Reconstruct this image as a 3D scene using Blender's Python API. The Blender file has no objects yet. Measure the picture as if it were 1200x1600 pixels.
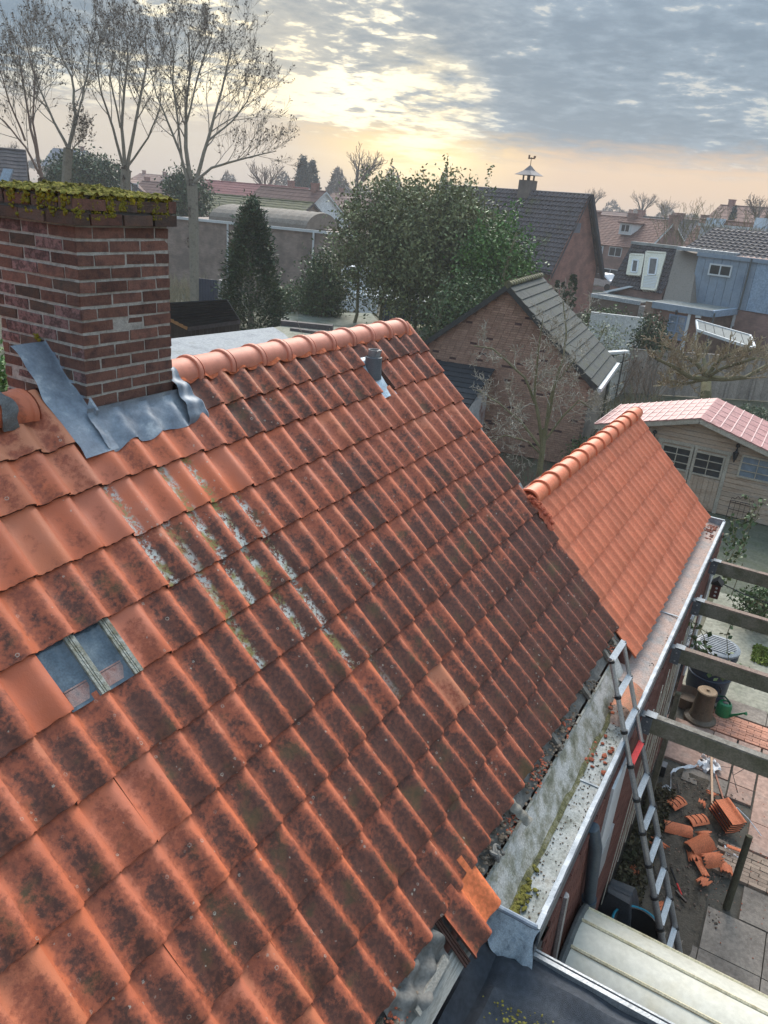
import bpy, math, random
import numpy as np
from mathutils import Matrix, Vector

# ------------------------------------------------------------------ camera, light, exposure
CM = np.array([[0.50581, -0.859103, 0.078089], [-0.294576, -0.257096, -0.920395], [0.81079, 0.442542, -0.383113]])           # world -> (right, down, forward)
FOC = 1179.61
H = 7.5                       # eye height above the garden
scene = bpy.context.scene
cam_d = bpy.data.cameras.new('camera'); cam = bpy.data.objects.new('camera', cam_d)
scene.collection.objects.link(cam)
cam_d.sensor_fit = 'VERTICAL'; cam_d.sensor_height = 36; cam_d.lens = 36 * FOC / 1600
cam_d.clip_start = .05; cam_d.clip_end = 2000
mw = Matrix.Identity(4)
for r in range(3):
    mw[r][0] = CM[0][r]; mw[r][1] = -CM[1][r]; mw[r][2] = -CM[2][r]
mw[2][3] = H
cam.matrix_world = mw
scene.camera = cam
scene.view_settings.view_transform = 'Standard'; scene.view_settings.look = 'None'
scene.view_settings.gamma = 1; scene.view_settings.use_curve_mapping = False
scene.view_settings.exposure = 2.0
scene.cycles.max_bounces = 6; scene.cycles.diffuse_bounces = 3; scene.cycles.glossy_bounces = 3
scene.cycles.transmission_bounces = 4; scene.cycles.volume_bounces = 1; scene.cycles.transparent_max_bounces = 6
SUN_EL, SUN_AZ = math.radians(38), math.radians(22)      # azimuth measured from +X towards +Y
sd = bpy.data.lights.new('sun', 'SUN'); sun = bpy.data.objects.new('sun', sd)
sd.energy = 1.45; sd.angle = math.radians(38); sd.color = (1, .93, .84)
sv = Vector((math.cos(SUN_EL)*math.cos(SUN_AZ), math.cos(SUN_EL)*math.sin(SUN_AZ), math.sin(SUN_EL)))
sun.rotation_euler = sv.to_track_quat('Z', 'Y').to_euler()
scene.collection.objects.link(sun)

def ND(nt, t, **k):
    n = nt.nodes.new(t)
    for a, v in k.items(): setattr(n, a, v)
    return n
def LK(nt, a, b): nt.links.new(a, b)
def MATH(nt, op, a, b=None, c=None, clamp=False):
    n = nt.nodes.new('ShaderNodeMath'); n.operation = op; n.use_clamp = clamp
    for i, v in enumerate((a, b, c)):
        if v is None: continue
        if isinstance(v, (int, float)): n.inputs[i].default_value = v
        else: nt.links.new(v, n.inputs[i])
    return n.outputs[0]
def SMOOTH(nt, v, lo, hi, o0=0., o1=1.):
    n = nt.nodes.new('ShaderNodeMapRange'); n.interpolation_type = 'SMOOTHSTEP'
    nt.links.new(v, n.inputs[0])
    for i, x in ((1, lo), (2, hi), (3, o0), (4, o1)): n.inputs[i].default_value = x
    return n.outputs[0]
def MIX(nt, f, a, b, mode='MIX'):
    n = nt.nodes.new('ShaderNodeMix'); n.data_type = 'RGBA'; n.blend_type = mode
    for s, v in ((n.inputs[0], f), (n.inputs[6], a), (n.inputs[7], b)):
        if isinstance(v, (int, float)): s.default_value = v
        elif isinstance(v, tuple): s.default_value = (*v[:3], 1)
        else: nt.links.new(v, s)
    return n.outputs[2]

def make_world():
    w = bpy.data.worlds.new('World'); scene.world = w; w.use_nodes = True
    nt = w.node_tree; nt.nodes.clear()
    out = ND(nt, 'ShaderNodeOutputWorld'); bg = ND(nt, 'ShaderNodeBackground')
    LK(nt, bg.outputs[0], out.inputs[0])
    sky = ND(nt, 'ShaderNodeTexSky', sky_type='NISHITA'); sky.sun_disc = False
    sky.sun_elevation = SUN_EL; sky.sun_rotation = math.pi/2 - SUN_AZ
    sky.air_density = 1.2; sky.dust_density = 2
    tc = ND(nt, 'ShaderNodeTexCoord')
    nrm = ND(nt, 'ShaderNodeVectorMath', operation='NORMALIZE'); LK(nt, tc.outputs['Generated'], nrm.inputs[0])
    sp = ND(nt, 'ShaderNodeSeparateXYZ'); LK(nt, nrm.outputs[0], sp.inputs[0])
    x, y, z = sp.outputs
    el = MATH(nt, 'MAXIMUM', z, 0.0)
    den = MATH(nt, 'ADD', el, 0.10)
    px = MATH(nt, 'DIVIDE', x, den); py = MATH(nt, 'DIVIDE', y, den)
    cb = ND(nt, 'ShaderNodeCombineXYZ'); LK(nt, px, cb.inputs[0]); LK(nt, py, cb.inputs[1])
    def noise(scale, detail, rough, dist=0., off=0.):
        n = ND(nt, 'ShaderNodeTexNoise'); n.inputs['Scale'].default_value = scale; n.inputs['Detail'].default_value = detail
        n.inputs['Roughness'].default_value = rough; n.inputs['Distortion'].default_value = dist
        v = ND(nt, 'ShaderNodeVectorMath', operation='ADD'); LK(nt, cb.outputs[0], v.inputs[0]); v.inputs[1].default_value = (off, off*1.7, off*.3)
        LK(nt, v.outputs[0], n.inputs['Vector']); return n.outputs[0]
    big = noise(.8, 3, .5, .3, 3.1); mid = noise(3.4, 6, .6, .3, 1.3); fine = noise(9.5, 5, .6, .2, 7.7)
    # directions of the bright break and of the low glow
    def ang(azd, eld):
        a, e = math.radians(azd), math.radians(eld)
        d = ND(nt, 'ShaderNodeVectorMath', operation='DOT_PRODUCT'); LK(nt, nrm.outputs[0], d.inputs[0])
        d.inputs[1].default_value = (math.cos(e)*math.cos(a), math.cos(e)*math.sin(a), math.sin(e))
        return MATH(nt, 'ARCCOSINE', MATH(nt, 'MINIMUM', d.outputs['Value'], .99999))
    aS = ang(38.5, 7.0)
    near = SMOOTH(nt, aS, .02, .36, 1, 0)
    core = SMOOTH(nt, aS, .0, .11, 1, 0)
    aG = ang(28.5, 4.9)
    near2 = SMOOTH(nt, aG, .0, .20, 1, 0)
    az = MATH(nt, 'ARCTAN2', y, x)
    left = SMOOTH(nt, az, math.radians(24), math.radians(44))          # left half of the view
    # cloud cover breaks
    t = MATH(nt, 'ADD', MATH(nt, 'MULTIPLY', mid, .55), MATH(nt, 'MULTIPLY', fine, .45))
    t = MATH(nt, 'ADD', t, MATH(nt, 'MULTIPLY', near, .075))
    t = MATH(nt, 'ADD', t, MATH(nt, 'MULTIPLY', MATH(nt, 'SUBTRACT', big, .5), .45))
    brk = SMOOTH(nt, t, .54, .64)
    soft = SMOOTH(nt, t, .38, .62)
    dark = MIX(nt, near, (.10, .155, .215), (.17, .20, .225))
    midc = MIX(nt, near, (.18, .245, .31), (.36, .36, .33))
    lite = MIX(nt, near, (.42, .43, .41), (1.15, 1.0, .68))
    c = MIX(nt, soft, dark, midc)
    c = MIX(nt, brk, c, lite)
    # nishita shows faintly through the thin cloud
    nis = ND(nt, 'ShaderNodeVectorMath', operation='SCALE'); LK(nt, sky.outputs[0], nis.inputs[0]); nis.inputs[3].default_value = .05
    c = MIX(nt, .12, c, nis.outputs[0], 'ADD')
    # glow round the hidden sun
    glow = MATH(nt, 'MULTIPLY', core, MATH(nt, 'ADD', MATH(nt, 'MULTIPLY', brk, .75), .22))
    c = MIX(nt, glow, c, (1.0, .84, .56))
    # warm clear band above the horizon
    edge = MATH(nt, 'ADD', z, MATH(nt, 'MULTIPLY', MATH(nt, 'SUBTRACT', mid, .5), .055))
    edge = MATH(nt, 'ADD', edge, MATH(nt, 'MULTIPLY', left, -.012))
    band = SMOOTH(nt, edge, .045, .088, 1, 0)
    warm = MIX(nt, left, (.60, .42, .26), (.50, .43, .34))
    warm = MIX(nt, near2, warm, (.95, .68, .28))
    hz = SMOOTH(nt, z, -.02, .05, 1, 0)
    warm = MIX(nt, MATH(nt, 'MULTIPLY', hz, .75), warm, (.40, .345, .32))
    c = MIX(nt, band, c, warm)
    hot = MATH(nt, 'MULTIPLY', SMOOTH(nt, aG, .0, .10, 1, 0), SMOOTH(nt, mid, .35, .6))
    c = MIX(nt, MATH(nt, 'MULTIPLY', hot, .7), c, (1.5, 1.2, .65))
    # below the horizon: ground tone
    below = SMOOTH(nt, z, -.03, -.005, 1, 0)
    c = MIX(nt, below, c, (.12, .12, .11))
    # an overcast sky grows brighter towards the zenith
    zen = MATH(nt, 'ADD', 1.0, MATH(nt, 'MULTIPLY', SMOOTH(nt, z, .16, .75), 2.6))
    c = MIX(nt, 1., c, zen, 'MULTIPLY')
    LK(nt, c, bg.inputs[0]); bg.inputs[1].default_value = SKY_STRENGTH
SKY_STRENGTH = .335
make_world()

# ------------------------------------------------------------------ placing helpers
def ray(px, py):
    return CM.T @ np.array([(px-600)/FOC, (py-800)/FOC, 1.])
def at(px, py, z=None, X=None, Y=None, d=None):
    """Point of the place seen at photo position px, py on the plane z=, x= or y=, or at ground distance d."""
    r = ray(px, py)
    if z is not None: t = (z-H)/r[2]
    elif X is not None: t = X/r[0]
    elif Y is not None: t = Y/r[1]
    else: t = d/math.hypot(r[0], r[1])
    return Vector((r[0]*t, r[1]*t, r[2]*t+H))
class Frame:
    """Local frame of a building: a along its ridge, b across, z up."""
    def __init__(s, o, yaw):
        a = math.radians(yaw); s.o = Vector((o[0], o[1], 0)); s.yaw = a
        s.a = Vector((math.cos(a), math.sin(a), 0)); s.b = Vector((-math.sin(a), math.cos(a), 0))
    def p(s, a, b, z): return s.o + s.a*a + s.b*b + Vector((0, 0, z))
    def px(s, x, y, a=None, b=None, z=None):
        r = Vector(ray(x, y))
        if z is not None: t = (z-H)/r.z
        elif a is not None: t = (a + s.o.dot(s.a))/r.dot(s.a)
        else: t = (b + s.o.dot(s.b))/r.dot(s.b)
        P = r*t; q = P - s.o
        return (q.dot(s.a), q.dot(s.b), P.z+H)

# ------------------------------------------------------------------ object helpers
COL = scene.collection
def thing(name, label, cat, loc=(0, 0, 0), group=None):
    o = bpy.data.objects.new(name, None); COL.objects.link(o); o.location = loc
    o.empty_display_size = .1
    o['label'] = label; o['category'] = cat
    if group: o['group'] = group
    return o
def tag(o, label, cat, group=None, kind=None):
    o['label'] = label; o['category'] = cat
    if group: o['group'] = group
    if kind: o['kind'] = kind
    return o
def wloc(o):
    v = Vector(o.location)
    while o.parent: o = o.parent; v = v + Vector(o.location)
    return v
def adopt(o, parent):
    o.parent = parent
    # parents are only ever translated, children are built in world space
    o.matrix_parent_inverse = Matrix.Translation(-wloc_base(parent))
def wloc_base(p): return Vector(p.get('_w', (0, 0, 0))) if p.get('_w') is not None else Vector(p.location)
class MB:
    def __init__(s): s.v = []; s.f = []; s.m = []; s.mi = 0
    def add(s, vs, fs):
        n = len(s.v); s.v += [tuple(v) for v in vs]; s.f += [tuple(i+n for i in f) for f in fs]; s.m += [s.mi]*len(fs); return s
    def box(s, c, size, rot=None):
        hx, hy, hz = size[0]/2, size[1]/2, size[2]/2
        R = rot if rot is not None else Matrix.Identity(3)
        c = Vector(c)
        vs = [c + R @ Vector((i*hx, j*hy, k*hz)) for i in (-1, 1) for j in (-1, 1) for k in (-1, 1)]
        return s.add(vs, [(0, 1, 3, 2), (4, 6, 7, 5), (0, 4, 5, 1), (2, 3, 7, 6), (0, 2, 6, 4), (1, 5, 7, 3)])
    def fbox(s, fr, a0, a1, b0, b1, z0, z1):
        vs = [fr.p(a, b, z) for a in (a0, a1) for b in (b0, b1) for z in (z0, z1)]
        return s.add(vs, [(0, 1, 3, 2), (4, 6, 7, 5), (0, 4, 5, 1), (2, 3, 7, 6), (0, 2, 6, 4), (1, 5, 7, 3)])
    def prism(s, pts, vec):
        pts = [Vector(p) for p in pts]; n = len(pts); vec = Vector(vec)
        vs = pts + [p+vec for p in pts]
        return s.add(vs, [tuple(range(n)), tuple(range(2*n-1, n-1, -1))] + [(i, i+n, (i+1) % n+n, (i+1) % n) for i in range(n)])
    def tube(s, path, rad, sides=6, cap=True):
        path = [Vector(p) for p in path]; n = len(path)
        if isinstance(rad, (int, float)): rad = [rad]*n
        prev = None; rings = []
        for i, p in enumerate(path):
            d = (path[min(i+1, n-1)] - path[max(i-1, 0)])
            if d.length < 1e-9: d = Vector((0, 0, 1))
            d.normalize()
            u = prev if prev is not None else (Vector((0, 0, 1)) if abs(d.z) < .9 else Vector((1, 0, 0)))
            u = u - d*u.dot(d)
            if u.length < 1e-6: u = Vector((1, 0, 0)) - d*d.x
            u.normalize(); w = d.cross(u); prev = u
            rings.append([p + (u*math.cos(2*math.pi*k/sides) + w*math.sin(2*math.pi*k/sides))*rad[i] for k in range(sides)])
        vs = [v for r in rings for v in r]; fs = []
        for i in range(n-1):
            for k in range(sides):
                k2 = (k+1) % sides
                fs.append((i*sides+k, i*sides+k2, (i+1)*sides+k2, (i+1)*sides+k))
        if cap: fs += [tuple(range(sides-1, -1, -1)), tuple(range((n-1)*sides, n*sides))]
        return s.add(vs, fs)
    def bar(s, p0, p1, w, h, up=(0, 0, 1)):
        p0, p1 = Vector(p0), Vector(p1); d = (p1-p0); L = d.length; d.normalize()
        u = Vector(up); u = (u - d*u.dot(d)).normalized(); r = d.cross(u)
        R = Matrix((d, r, u)).transposed()
        return s.box((p0+p1)/2, (L, w, h), R)
    def lathe(s, base, prof, sides=20, axis=(0, 0, 1)):
        ax = Vector(axis).normalized(); u = ax.orthogonal().normalized(); w = ax.cross(u); base = Vector(base)
        vs = []; n = len(prof)
        for r, h in prof:
            vs += [base + ax*h + (u*math.cos(2*math.pi*k/sides)+w*math.sin(2*math.pi*k/sides))*r for k in range(sides)]
        fs = [(i*sides+k, i*sides+(k+1) % sides, (i+1)*sides+(k+1) % sides, (i+1)*sides+k) for i in range(n-1) for k in range(sides)]
        if prof[0][0] > 1e-4: fs.append(tuple(range(sides-1, -1, -1)))
        if prof[-1][0] > 1e-4: fs.append(tuple(range((n-1)*sides, n*sides)))
        return s.add(vs, fs)
    def grid(s, fn, nu, nv):
        vs = [fn(i/nu, j/nv) for j in range(nv+1) for i in range(nu+1)]
        fs = [(j*(nu+1)+i, j*(nu+1)+i+1, (j+1)*(nu+1)+i+1, (j+1)*(nu+1)+i) for j in range(nv) for i in range(nu)]
        return s.add(vs, fs)
    def mesh(s, name, mats, smooth=False, angle=None):
        me = bpy.data.meshes.new(name); me.from_pydata(s.v, [], s.f)
        if not isinstance(mats, (list, tuple)): mats = [mats]
        for m in mats: me.materials.append(m)
        if any(s.m): me.polygons.foreach_set('material_index', s.m)
        if smooth:
            me.polygons.foreach_set('use_smooth', [True]*len(s.f))
            if angle is not None: me.set_sharp_from_angle(angle=math.radians(angle))
        me.update(); return me
    def build(s, name, mats, parent=None, smooth=False, angle=40, kind=None, bevel=None):
        o = bpy.data.objects.new(name, s.mesh(name, mats, smooth, angle)); COL.objects.link(o)
        if bevel:
            b = o.modifiers.new('bevel', 'BEVEL'); b.width = bevel; b.segments = 1; b.limit_method = 'ANGLE'
        if parent is not None: adopt(o, parent)
        if kind: o['kind'] = kind
        return o
def inst(name, me, mw_, parent):
    o = bpy.data.objects.new(name, me); COL.objects.link(o); o.matrix_world = mw_
    o.parent = parent
    o.matrix_parent_inverse = Matrix.Translation(-wloc_base(parent))
    return o
def quads(name, V, mats, parent=None, kind=None, smooth=False):
    """V: (n,4,3) array of separate quads"""
    n = len(V); me = bpy.data.meshes.new(name)
    me.vertices.add(n*4); me.vertices.foreach_set('co', np.asarray(V, dtype=np.float32).ravel())
    me.loops.add(n*4); me.loops.foreach_set('vertex_index', np.arange(n*4, dtype=np.int32))
    me.polygons.add(n); me.polygons.foreach_set('loop_start', np.arange(0, n*4, 4, dtype=np.int32))
    me.polygons.foreach_set('loop_total', np.full(n, 4, dtype=np.int32))
    me.materials.append(mats); me.update(calc_edges=True); me.validate()
    o = bpy.data.objects.new(name, me); COL.objects.link(o)
    if parent is not None: adopt(o, parent)
    if kind: o['kind'] = kind
    return o

# ------------------------------------------------------------------ materials
def srgb(r, g, b):
    f = lambda c: (c/255/12.92) if c/255 <= .04045 else ((c/255+.055)/1.055)**2.4
    return (f(r), f(g), f(b))
MATS = {}
def pm(name, cols, scale=3., rough=.85, bump=.25, bscale=None, detail=6, metal=0., island=0., stretch=None, spec=.3, alpha=None, obj=False, objrand=0., speck=.17):
    """procedural surface: noise driven mix of 2-4 colours + fine speckle + bump"""
    if name in MATS: return MATS[name]
    m = bpy.data.materials.new(name); m.use_nodes = True; nt = m.node_tree
    b = nt.nodes['Principled BSDF']; MATS[name] = m
    tc = ND(nt, 'ShaderNodeTexCoord'); ge = ND(nt, 'ShaderNodeNewGeometry')
    src = tc.outputs['Object'] if obj else ge.outputs['Position']
    if stretch:
        mp = ND(nt, 'ShaderNodeMapping'); mp.inputs['Scale'].default_value = stretch; LK(nt, src, mp.inputs[0]); src = mp.outputs[0]
    n1 = ND(nt, 'ShaderNodeTexNoise'); n1.inputs['Scale'].default_value = scale; n1.inputs['Detail'].default_value = detail; n1.inputs['Roughness'].default_value = .62
    LK(nt, src, n1.inputs['Vector'])
    cr = ND(nt, 'ShaderNodeValToRGB'); LK(nt, n1.outputs[0], cr.inputs[0])
    el = cr.color_ramp.elements; k = len(cols)
    while len(el) < k: el.new(.5)
    for i, c in enumerate(cols):
        el[i].position = .5 if k == 1 else .3 + .4*i/(k-1); el[i].color = (*c, 1)
    if k == 1: el[1].color = (*cols[0], 1) if len(el) > 1 else el[0].color
    n2 = ND(nt, 'ShaderNodeTexNoise'); n2.inputs['Scale'].default_value = scale*11; n2.inputs['Detail'].default_value = 3
    LK(nt, src, n2.inputs['Vector'])
    sp_ = SMOOTH(nt, n2.outputs[0], .3, .7, 1-speck*1.1, 1+speck*.9)
    col = MIX(nt, 1., cr.outputs[0], sp_, 'MULTIPLY')
    if island or objrand:
        if objrand:
            oi = ND(nt, 'ShaderNodeObjectInfo'); rv = oi.outputs['Random']; amt = objrand
        else: rv = ge.outputs['Random Per Island']; amt = island
        mr = ND(nt, 'ShaderNodeMapRange'); LK(nt, rv, mr.inputs[0]); mr.inputs[3].default_value = 1-amt; mr.inputs[4].default_value = 1+amt
        col = MIX(nt, 1., col, mr.outputs[0], 'MULTIPLY')
    LK(nt, col, b.inputs['Base Color'])
    b.inputs['Roughness'].default_value = rough; b.inputs['Metallic'].default_value = metal
    b.inputs['Specular IOR Level'].default_value = spec
    if bump:
        bp = ND(nt, 'ShaderNodeBump'); bp.inputs['Strength'].default_value = bump; bp.inputs['Distance'].default_value = .01
        n3 = ND(nt, 'ShaderNodeTexNoise'); n3.inputs['Scale'].default_value = bscale or scale*9; n3.inputs['Detail'].default_value = 5
        LK(nt, src, n3.inputs['Vector']); LK(nt, n3.outputs[0], bp.inputs['Height']); LK(nt, bp.outputs[0], b.inputs['Normal'])
    return m

def tile_material():
    """fired clay pan tile: orange body, dark growth plus painted shade on the rising side of the wave, pale lichen rings (object colour: age, lichen, pale)"""
    m = bpy.data.materials.new('old_clay_tile'); m.use_nodes = True; nt = m.node_tree; b = nt.nodes['Principled BSDF']
    tc = ND(nt, 'ShaderNodeTexCoord'); ge = ND(nt, 'ShaderNodeNewGeometry'); oi = ND(nt, 'ShaderNodeObjectInfo')
    so = ND(nt, 'ShaderNodeSeparateXYZ'); LK(nt, tc.outputs['Object'], so.inputs[0])
    u = MATH(nt, 'DIVIDE', so.outputs[0], .204); v = MATH(nt, 'DIVIDE', so.outputs[1], .34)
    ic = ND(nt, 'ShaderNodeSeparateColor'); LK(nt, oi.outputs['Color'], ic.inputs[0])
    age, lic, pale = ic.outputs
    age = MATH(nt, 'SUBTRACT', age, 1.)
    rnd = oi.outputs['Random']
    def noi(scale, det=5, rough=.6, st=None, off=0):
        mp = ND(nt, 'ShaderNodeMapping'); mp.inputs['Scale'].default_value = st or (1, 1, 1); mp.inputs['Location'].default_value = (off, off, off)
        LK(nt, ge.outputs['Position'], mp.inputs[0])
        n = ND(nt, 'ShaderNodeTexNoise'); n.inputs['Scale'].default_value = scale; n.inputs['Detail'].default_value = det; n.inputs['Roughness'].default_value = rough
        LK(nt, mp.outputs[0], n.inputs['Vector']); return n.outputs[0]
    nA = noi(9, 6, .65); nB = noi(38, 5, .7, off=3); nC = noi(2.2, 3, off=9); nD = noi(150, 3, .7)
    # growth mask, also paints shade on the side turned from the sun: strongest at u~.45..0.75 , fades at crest
    tr = MATH(nt, 'MULTIPLY', SMOOTH(nt, u, .0, .4), SMOOTH(nt, u, .60, .98, 1, 0))
    hd = SMOOTH(nt, v, .55, .98, 0, 1)
    s = MATH(nt, 'ADD', MATH(nt, 'MULTIPLY', tr, .40), MATH(nt, 'MULTIPLY', nA, 1.05))
    s = MATH(nt, 'ADD', s, MATH(nt, 'ADD', MATH(nt, 'MULTIPLY', nB, .62), MATH(nt, 'MULTIPLY', MATH(nt, 'SUBTRACT', nD, .64), .26)))
    s = MATH(nt, 'ADD', s, MATH(nt, 'MULTIPLY', age, .95))
    s = MATH(nt, 'ADD', s, MATH(nt, 'MULTIPLY', MATH(nt, 'SUBTRACT', rnd, .5), .26))
    s = MATH(nt, 'SUBTRACT', s, MATH(nt, 'MULTIPLY', hd, MATH(nt, 'SUBTRACT', .30, MATH(nt, 'MULTIPLY', age, .18))))
    s = MATH(nt, 'SUBTRACT', s, MATH(nt, 'MULTIPLY', SMOOTH(nt, u, .84, .97), .12))
    body = MIX(nt, rnd, (.58, .145, .062), (.49, .118, .054))
    body = MIX(nt, SMOOTH(nt, nC, .4, .65), body, (.50, .15, .085))
    body = MIX(nt, MATH(nt, 'MULTIPLY', pale, .8), body, (.50, .215, .12))
    mid = MIX(nt, SMOOTH(nt, nB, .35, .65), (.38, .102, .050), (.26, .072, .040))
    drk = MIX(nt, SMOOTH(nt, nB, .4, .62), (.125, .048, .032), (.058, .030, .023))
    c = MIX(nt, SMOOTH(nt, s, .88, 1.20), body, mid)
    c = MIX(nt, MATH(nt, 'MULTIPLY', SMOOTH(nt, s, 1.24, 1.52), .88), c, drk)
    # faint green film
    gr = MATH(nt, 'MULTIPLY', SMOOTH(nt, noi(4, 3, off=21), .55, .72), SMOOTH(nt, s, 1.1, 1.5))
    c = MIX(nt, MATH(nt, 'MULTIPLY', gr, .45), c, (.10, .085, .03))
    # lichen discs and rings
    vo = ND(nt, 'ShaderNodeTexVoronoi'); vo.inputs['Scale'].default_value = 34; vo.inputs['Randomness'].default_value = 1
    LK(nt, ge.outputs['Position'], vo.inputs['Vector'])
    dist = MATH(nt, 'ADD', vo.outputs['Distance'], MATH(nt, 'ADD', MATH(nt, 'MULTIPLY', MATH(nt, 'SUBTRACT', nD, .5), .45), MATH(nt, 'MULTIPLY', MATH(nt, 'SUBTRACT', nB, .5), .3)))
    sc = ND(nt, 'ShaderNodeSeparateColor'); LK(nt, vo.outputs['Color'], sc.inputs[0])
    ringr = MATH(nt, 'ABSOLUTE', MATH(nt, 'SUBTRACT', dist, MATH(nt, 'MULTIPLY', sc.outputs[1], .28)))
    ring = SMOOTH(nt, ringr, .03, .07, 1, 0)
    pick = SMOOTH(nt, MATH(nt, 'ADD', sc.outputs[0], MATH(nt, 'MULTIPLY', lic, .35)), .905, .93)
    ring = MATH(nt, 'MULTIPLY', ring, MATH(nt, 'MULTIPLY', pick, SMOOTH(nt, noi(3, 2, off=5), .42, .55)))
    c = MIX(nt, MATH(nt, 'MULTIPLY', ring, .75), c, (.42, .38, .31))
    # streaked pale crust
    crust = MATH(nt, 'MULTIPLY', SMOOTH(nt, MATH(nt, 'ADD', noi(42, 6, .78, off=13), MATH(nt, 'MULTIPLY', noi(7, 3, .6, off=40), .35)), .635, .715), SMOOTH(nt, lic, .3, .9))
    crust = MATH(nt, 'MULTIPLY', crust, MATH(nt, 'MULTIPLY', SMOOTH(nt, u, .06, .14), SMOOTH(nt, u, .36, .50, 1, 0)))
    crc = MIX(nt, SMOOTH(nt, noi(8, 2, off=30), .45, .6), (.50, .51, .47), (.24, .21, .07))
    c = MIX(nt, crust, c, crc)
    LK(nt, c, b.inputs['Base Color'])
    b.inputs['Roughness'].default_value = .52; b.inputs['Specular IOR Level'].default_value = .26
    bp = ND(nt, 'ShaderNodeBump'); bp.inputs['Strength'].default_value = .55; bp.inputs['Distance'].default_value = .004
    hsum = MATH(nt, 'ADD', nB, MATH(nt, 'MULTIPLY', nD, .5))
    LK(nt, MATH(nt, 'ADD', hsum, MATH(nt, 'MULTIPLY', crust, .4)), bp.inputs['Height']); LK(nt, bp.outputs[0], b.inputs['Normal'])
    return m
OLD = tile_material()
NEW = pm('new_clay_tile', [(.66, .175, .082), (.68, .20, .10), (.54, .14, .065)], 3.5, .5, .12, 90, objrand=.09, speck=.09)
RIDGE = pm('pink_ridge_clay', [(.60, .225, .155), (.55, .20, .13), (.50, .18, .12)], 2, .6, .1, 60, objrand=.06, speck=.07)
CLEAN = pm('unweathered_clay', [(.70, .185, .065), (.64, .16, .06)], 4, .75, .3)
CLAYD = pm('shaded_clay_edge', [(.10, .042, .03), (.055, .028, .022)], 12, .9, .4)  # brown clay edge, colour deepened to paint in the shadow along tile courses
LEAD = pm('lead_sheet', [(.11, .135, .17), (.17, .20, .245), (.23, .265, .31), (.42, .45, .48)], 7, .55, .2, 22, metal=.08, spec=.5, speck=.08)
ZINC = pm('zinc_gutter', [(.17, .185, .19), (.26, .28, .285), (.20, .20, .17)], 4, .55, .3, 50, metal=.2)
ZINCW = pm('pale_zinc_lip', [(.20, .225, .255), (.30, .33, .36), (.44, .46, .48)], 9, .55, .3, 40, metal=.1, speck=.08)
ZINCD = pm('dark_grey_fascia', [(.055, .065, .08), (.09, .10, .115)], 5, .5, .2, metal=.1)
DUST = pm('clay_dust_on_zinc', [(.28, .27, .26), (.38, .28, .24), (.44, .30, .24)], 5, .8, .3, 60)
CEM = pm('fibre_cement', [(.14, .135, .09), (.30, .28, .22), (.50, .47, .43), (.56, .53, .49)], 7, .9, .5, 60)
FELT = pm('bitumen_felt', [(.030, .036, .048), (.050, .058, .072), (.035, .04, .05)], 3, .7, .9, 260, spec=.4)
UNDER = pm('grey_underlay', [(.11, .105, .095), (.19, .18, .165)], 5, .75, .5, 20)
BRICKC = pm('chimney_brick', [(.075, .042, .037), (.135, .068, .054), (.19, .092, .068), (.10, .052, .045)], 16, .85, .7, 120, objrand=.28)
BRICKP = pm('flaked_brick', [(.09, .052, .05), (.28, .155, .145), (.075, .045, .043), (.23, .12, .11)], 22, .85, .8, 110, objrand=.2)
BRICKX = pm('dark_cap_brick', [(.055, .045, .04), (.11, .07, .055), (.14, .075, .05)], 14, .9, .7, 120, objrand=.25)
MORTAR = pm('old_mortar', [(.26, .245, .22), (.42, .395, .36), (.52, .50, .46)], 30, .95, .9, 150)
MORTARG = pm('grey_mortar', [(.10, .10, .10), (.17, .165, .16)], 18, .95, .9, 90)
MOSS = pm('moss', [(.05, .035, .018), (.10, .09, .025), (.21, .19, .05), (.075, .05, .028)], 11, 1, 1, 90, spec=.05)
MOSSY = pm('yellow_lichen', [(.34, .25, .02), (.16, .15, .03), (.42, .31, .03)], 20, 1, 1, 120, spec=.05)
WOODG = pm('weathered_grey_wood', [(.12, .105, .085), (.20, .18, .155), (.27, .25, .22)], 3, .85, .5, 40, stretch=(6, 6, 6), objrand=.12)
BEAM = pm('mossy_pergola_wood', [(.075, .075, .04), (.13, .12, .085), (.19, .165, .13)], 5, .9, .6, 60)
BEAMT = pm('reddish_beam_top', [(.17, .12, .095), (.22, .16, .13), (.13, .11, .085)], 5, .9, .5, 60)
ALU = pm('aluminium', [(.42, .43, .44), (.54, .55, .56)], 9, .38, .15, metal=.75, spec=.5)
ALUD = pm('dull_ladder_tube', [(.21, .215, .225), (.30, .305, .315)], 9, .45, .15, metal=.55, spec=.5)
BLACK = pm('black_plastic', [(.012, .012, .013), (.022, .022, .024)], 9, .45, .1)
RED = pm('red_plastic', [(.55, .03, .03), (.62, .05, .04)], 9, .45, .1)

# ------------------------------------------------------------------ NEAR: cottage roof
TH = .77752; DR = 3.4317; W = .204; E0 = 6.914
NV = Vector((0, -math.sin(TH), math.cos(TH))); SV = Vector((0, -math.cos(TH), -math.sin(TH)))
def RP(u, v, h=0.):
    return Vector((u, 0, H)) + NV*(h-DR) + SV*v
ROWS = [-1.475, -1.196, -.862, -.523, -.20, .148, .495, .842, 1.195, 1.548, 1.888]
PROF = [(-.01, .026), (.04, .018), (.10, .009), (.17, .0025), (.25, 0), (.34, .0015), (.44, .007), (.54, .017), (.64, .029), (.73, .0385), (.81, .043), (.89, .042), (.96, .037), (1.025, .0295)]
PROFN = [(-.005, .020), (.03, .010), (.08, .003), (.2, 0), (.34, .001), (.48, .006), (.60, .009), (.70, .014), (.78, .026), (.84, .039), (.90, .043), (.96, .041), (1.005, .034), (1.03, .022)]
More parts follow.
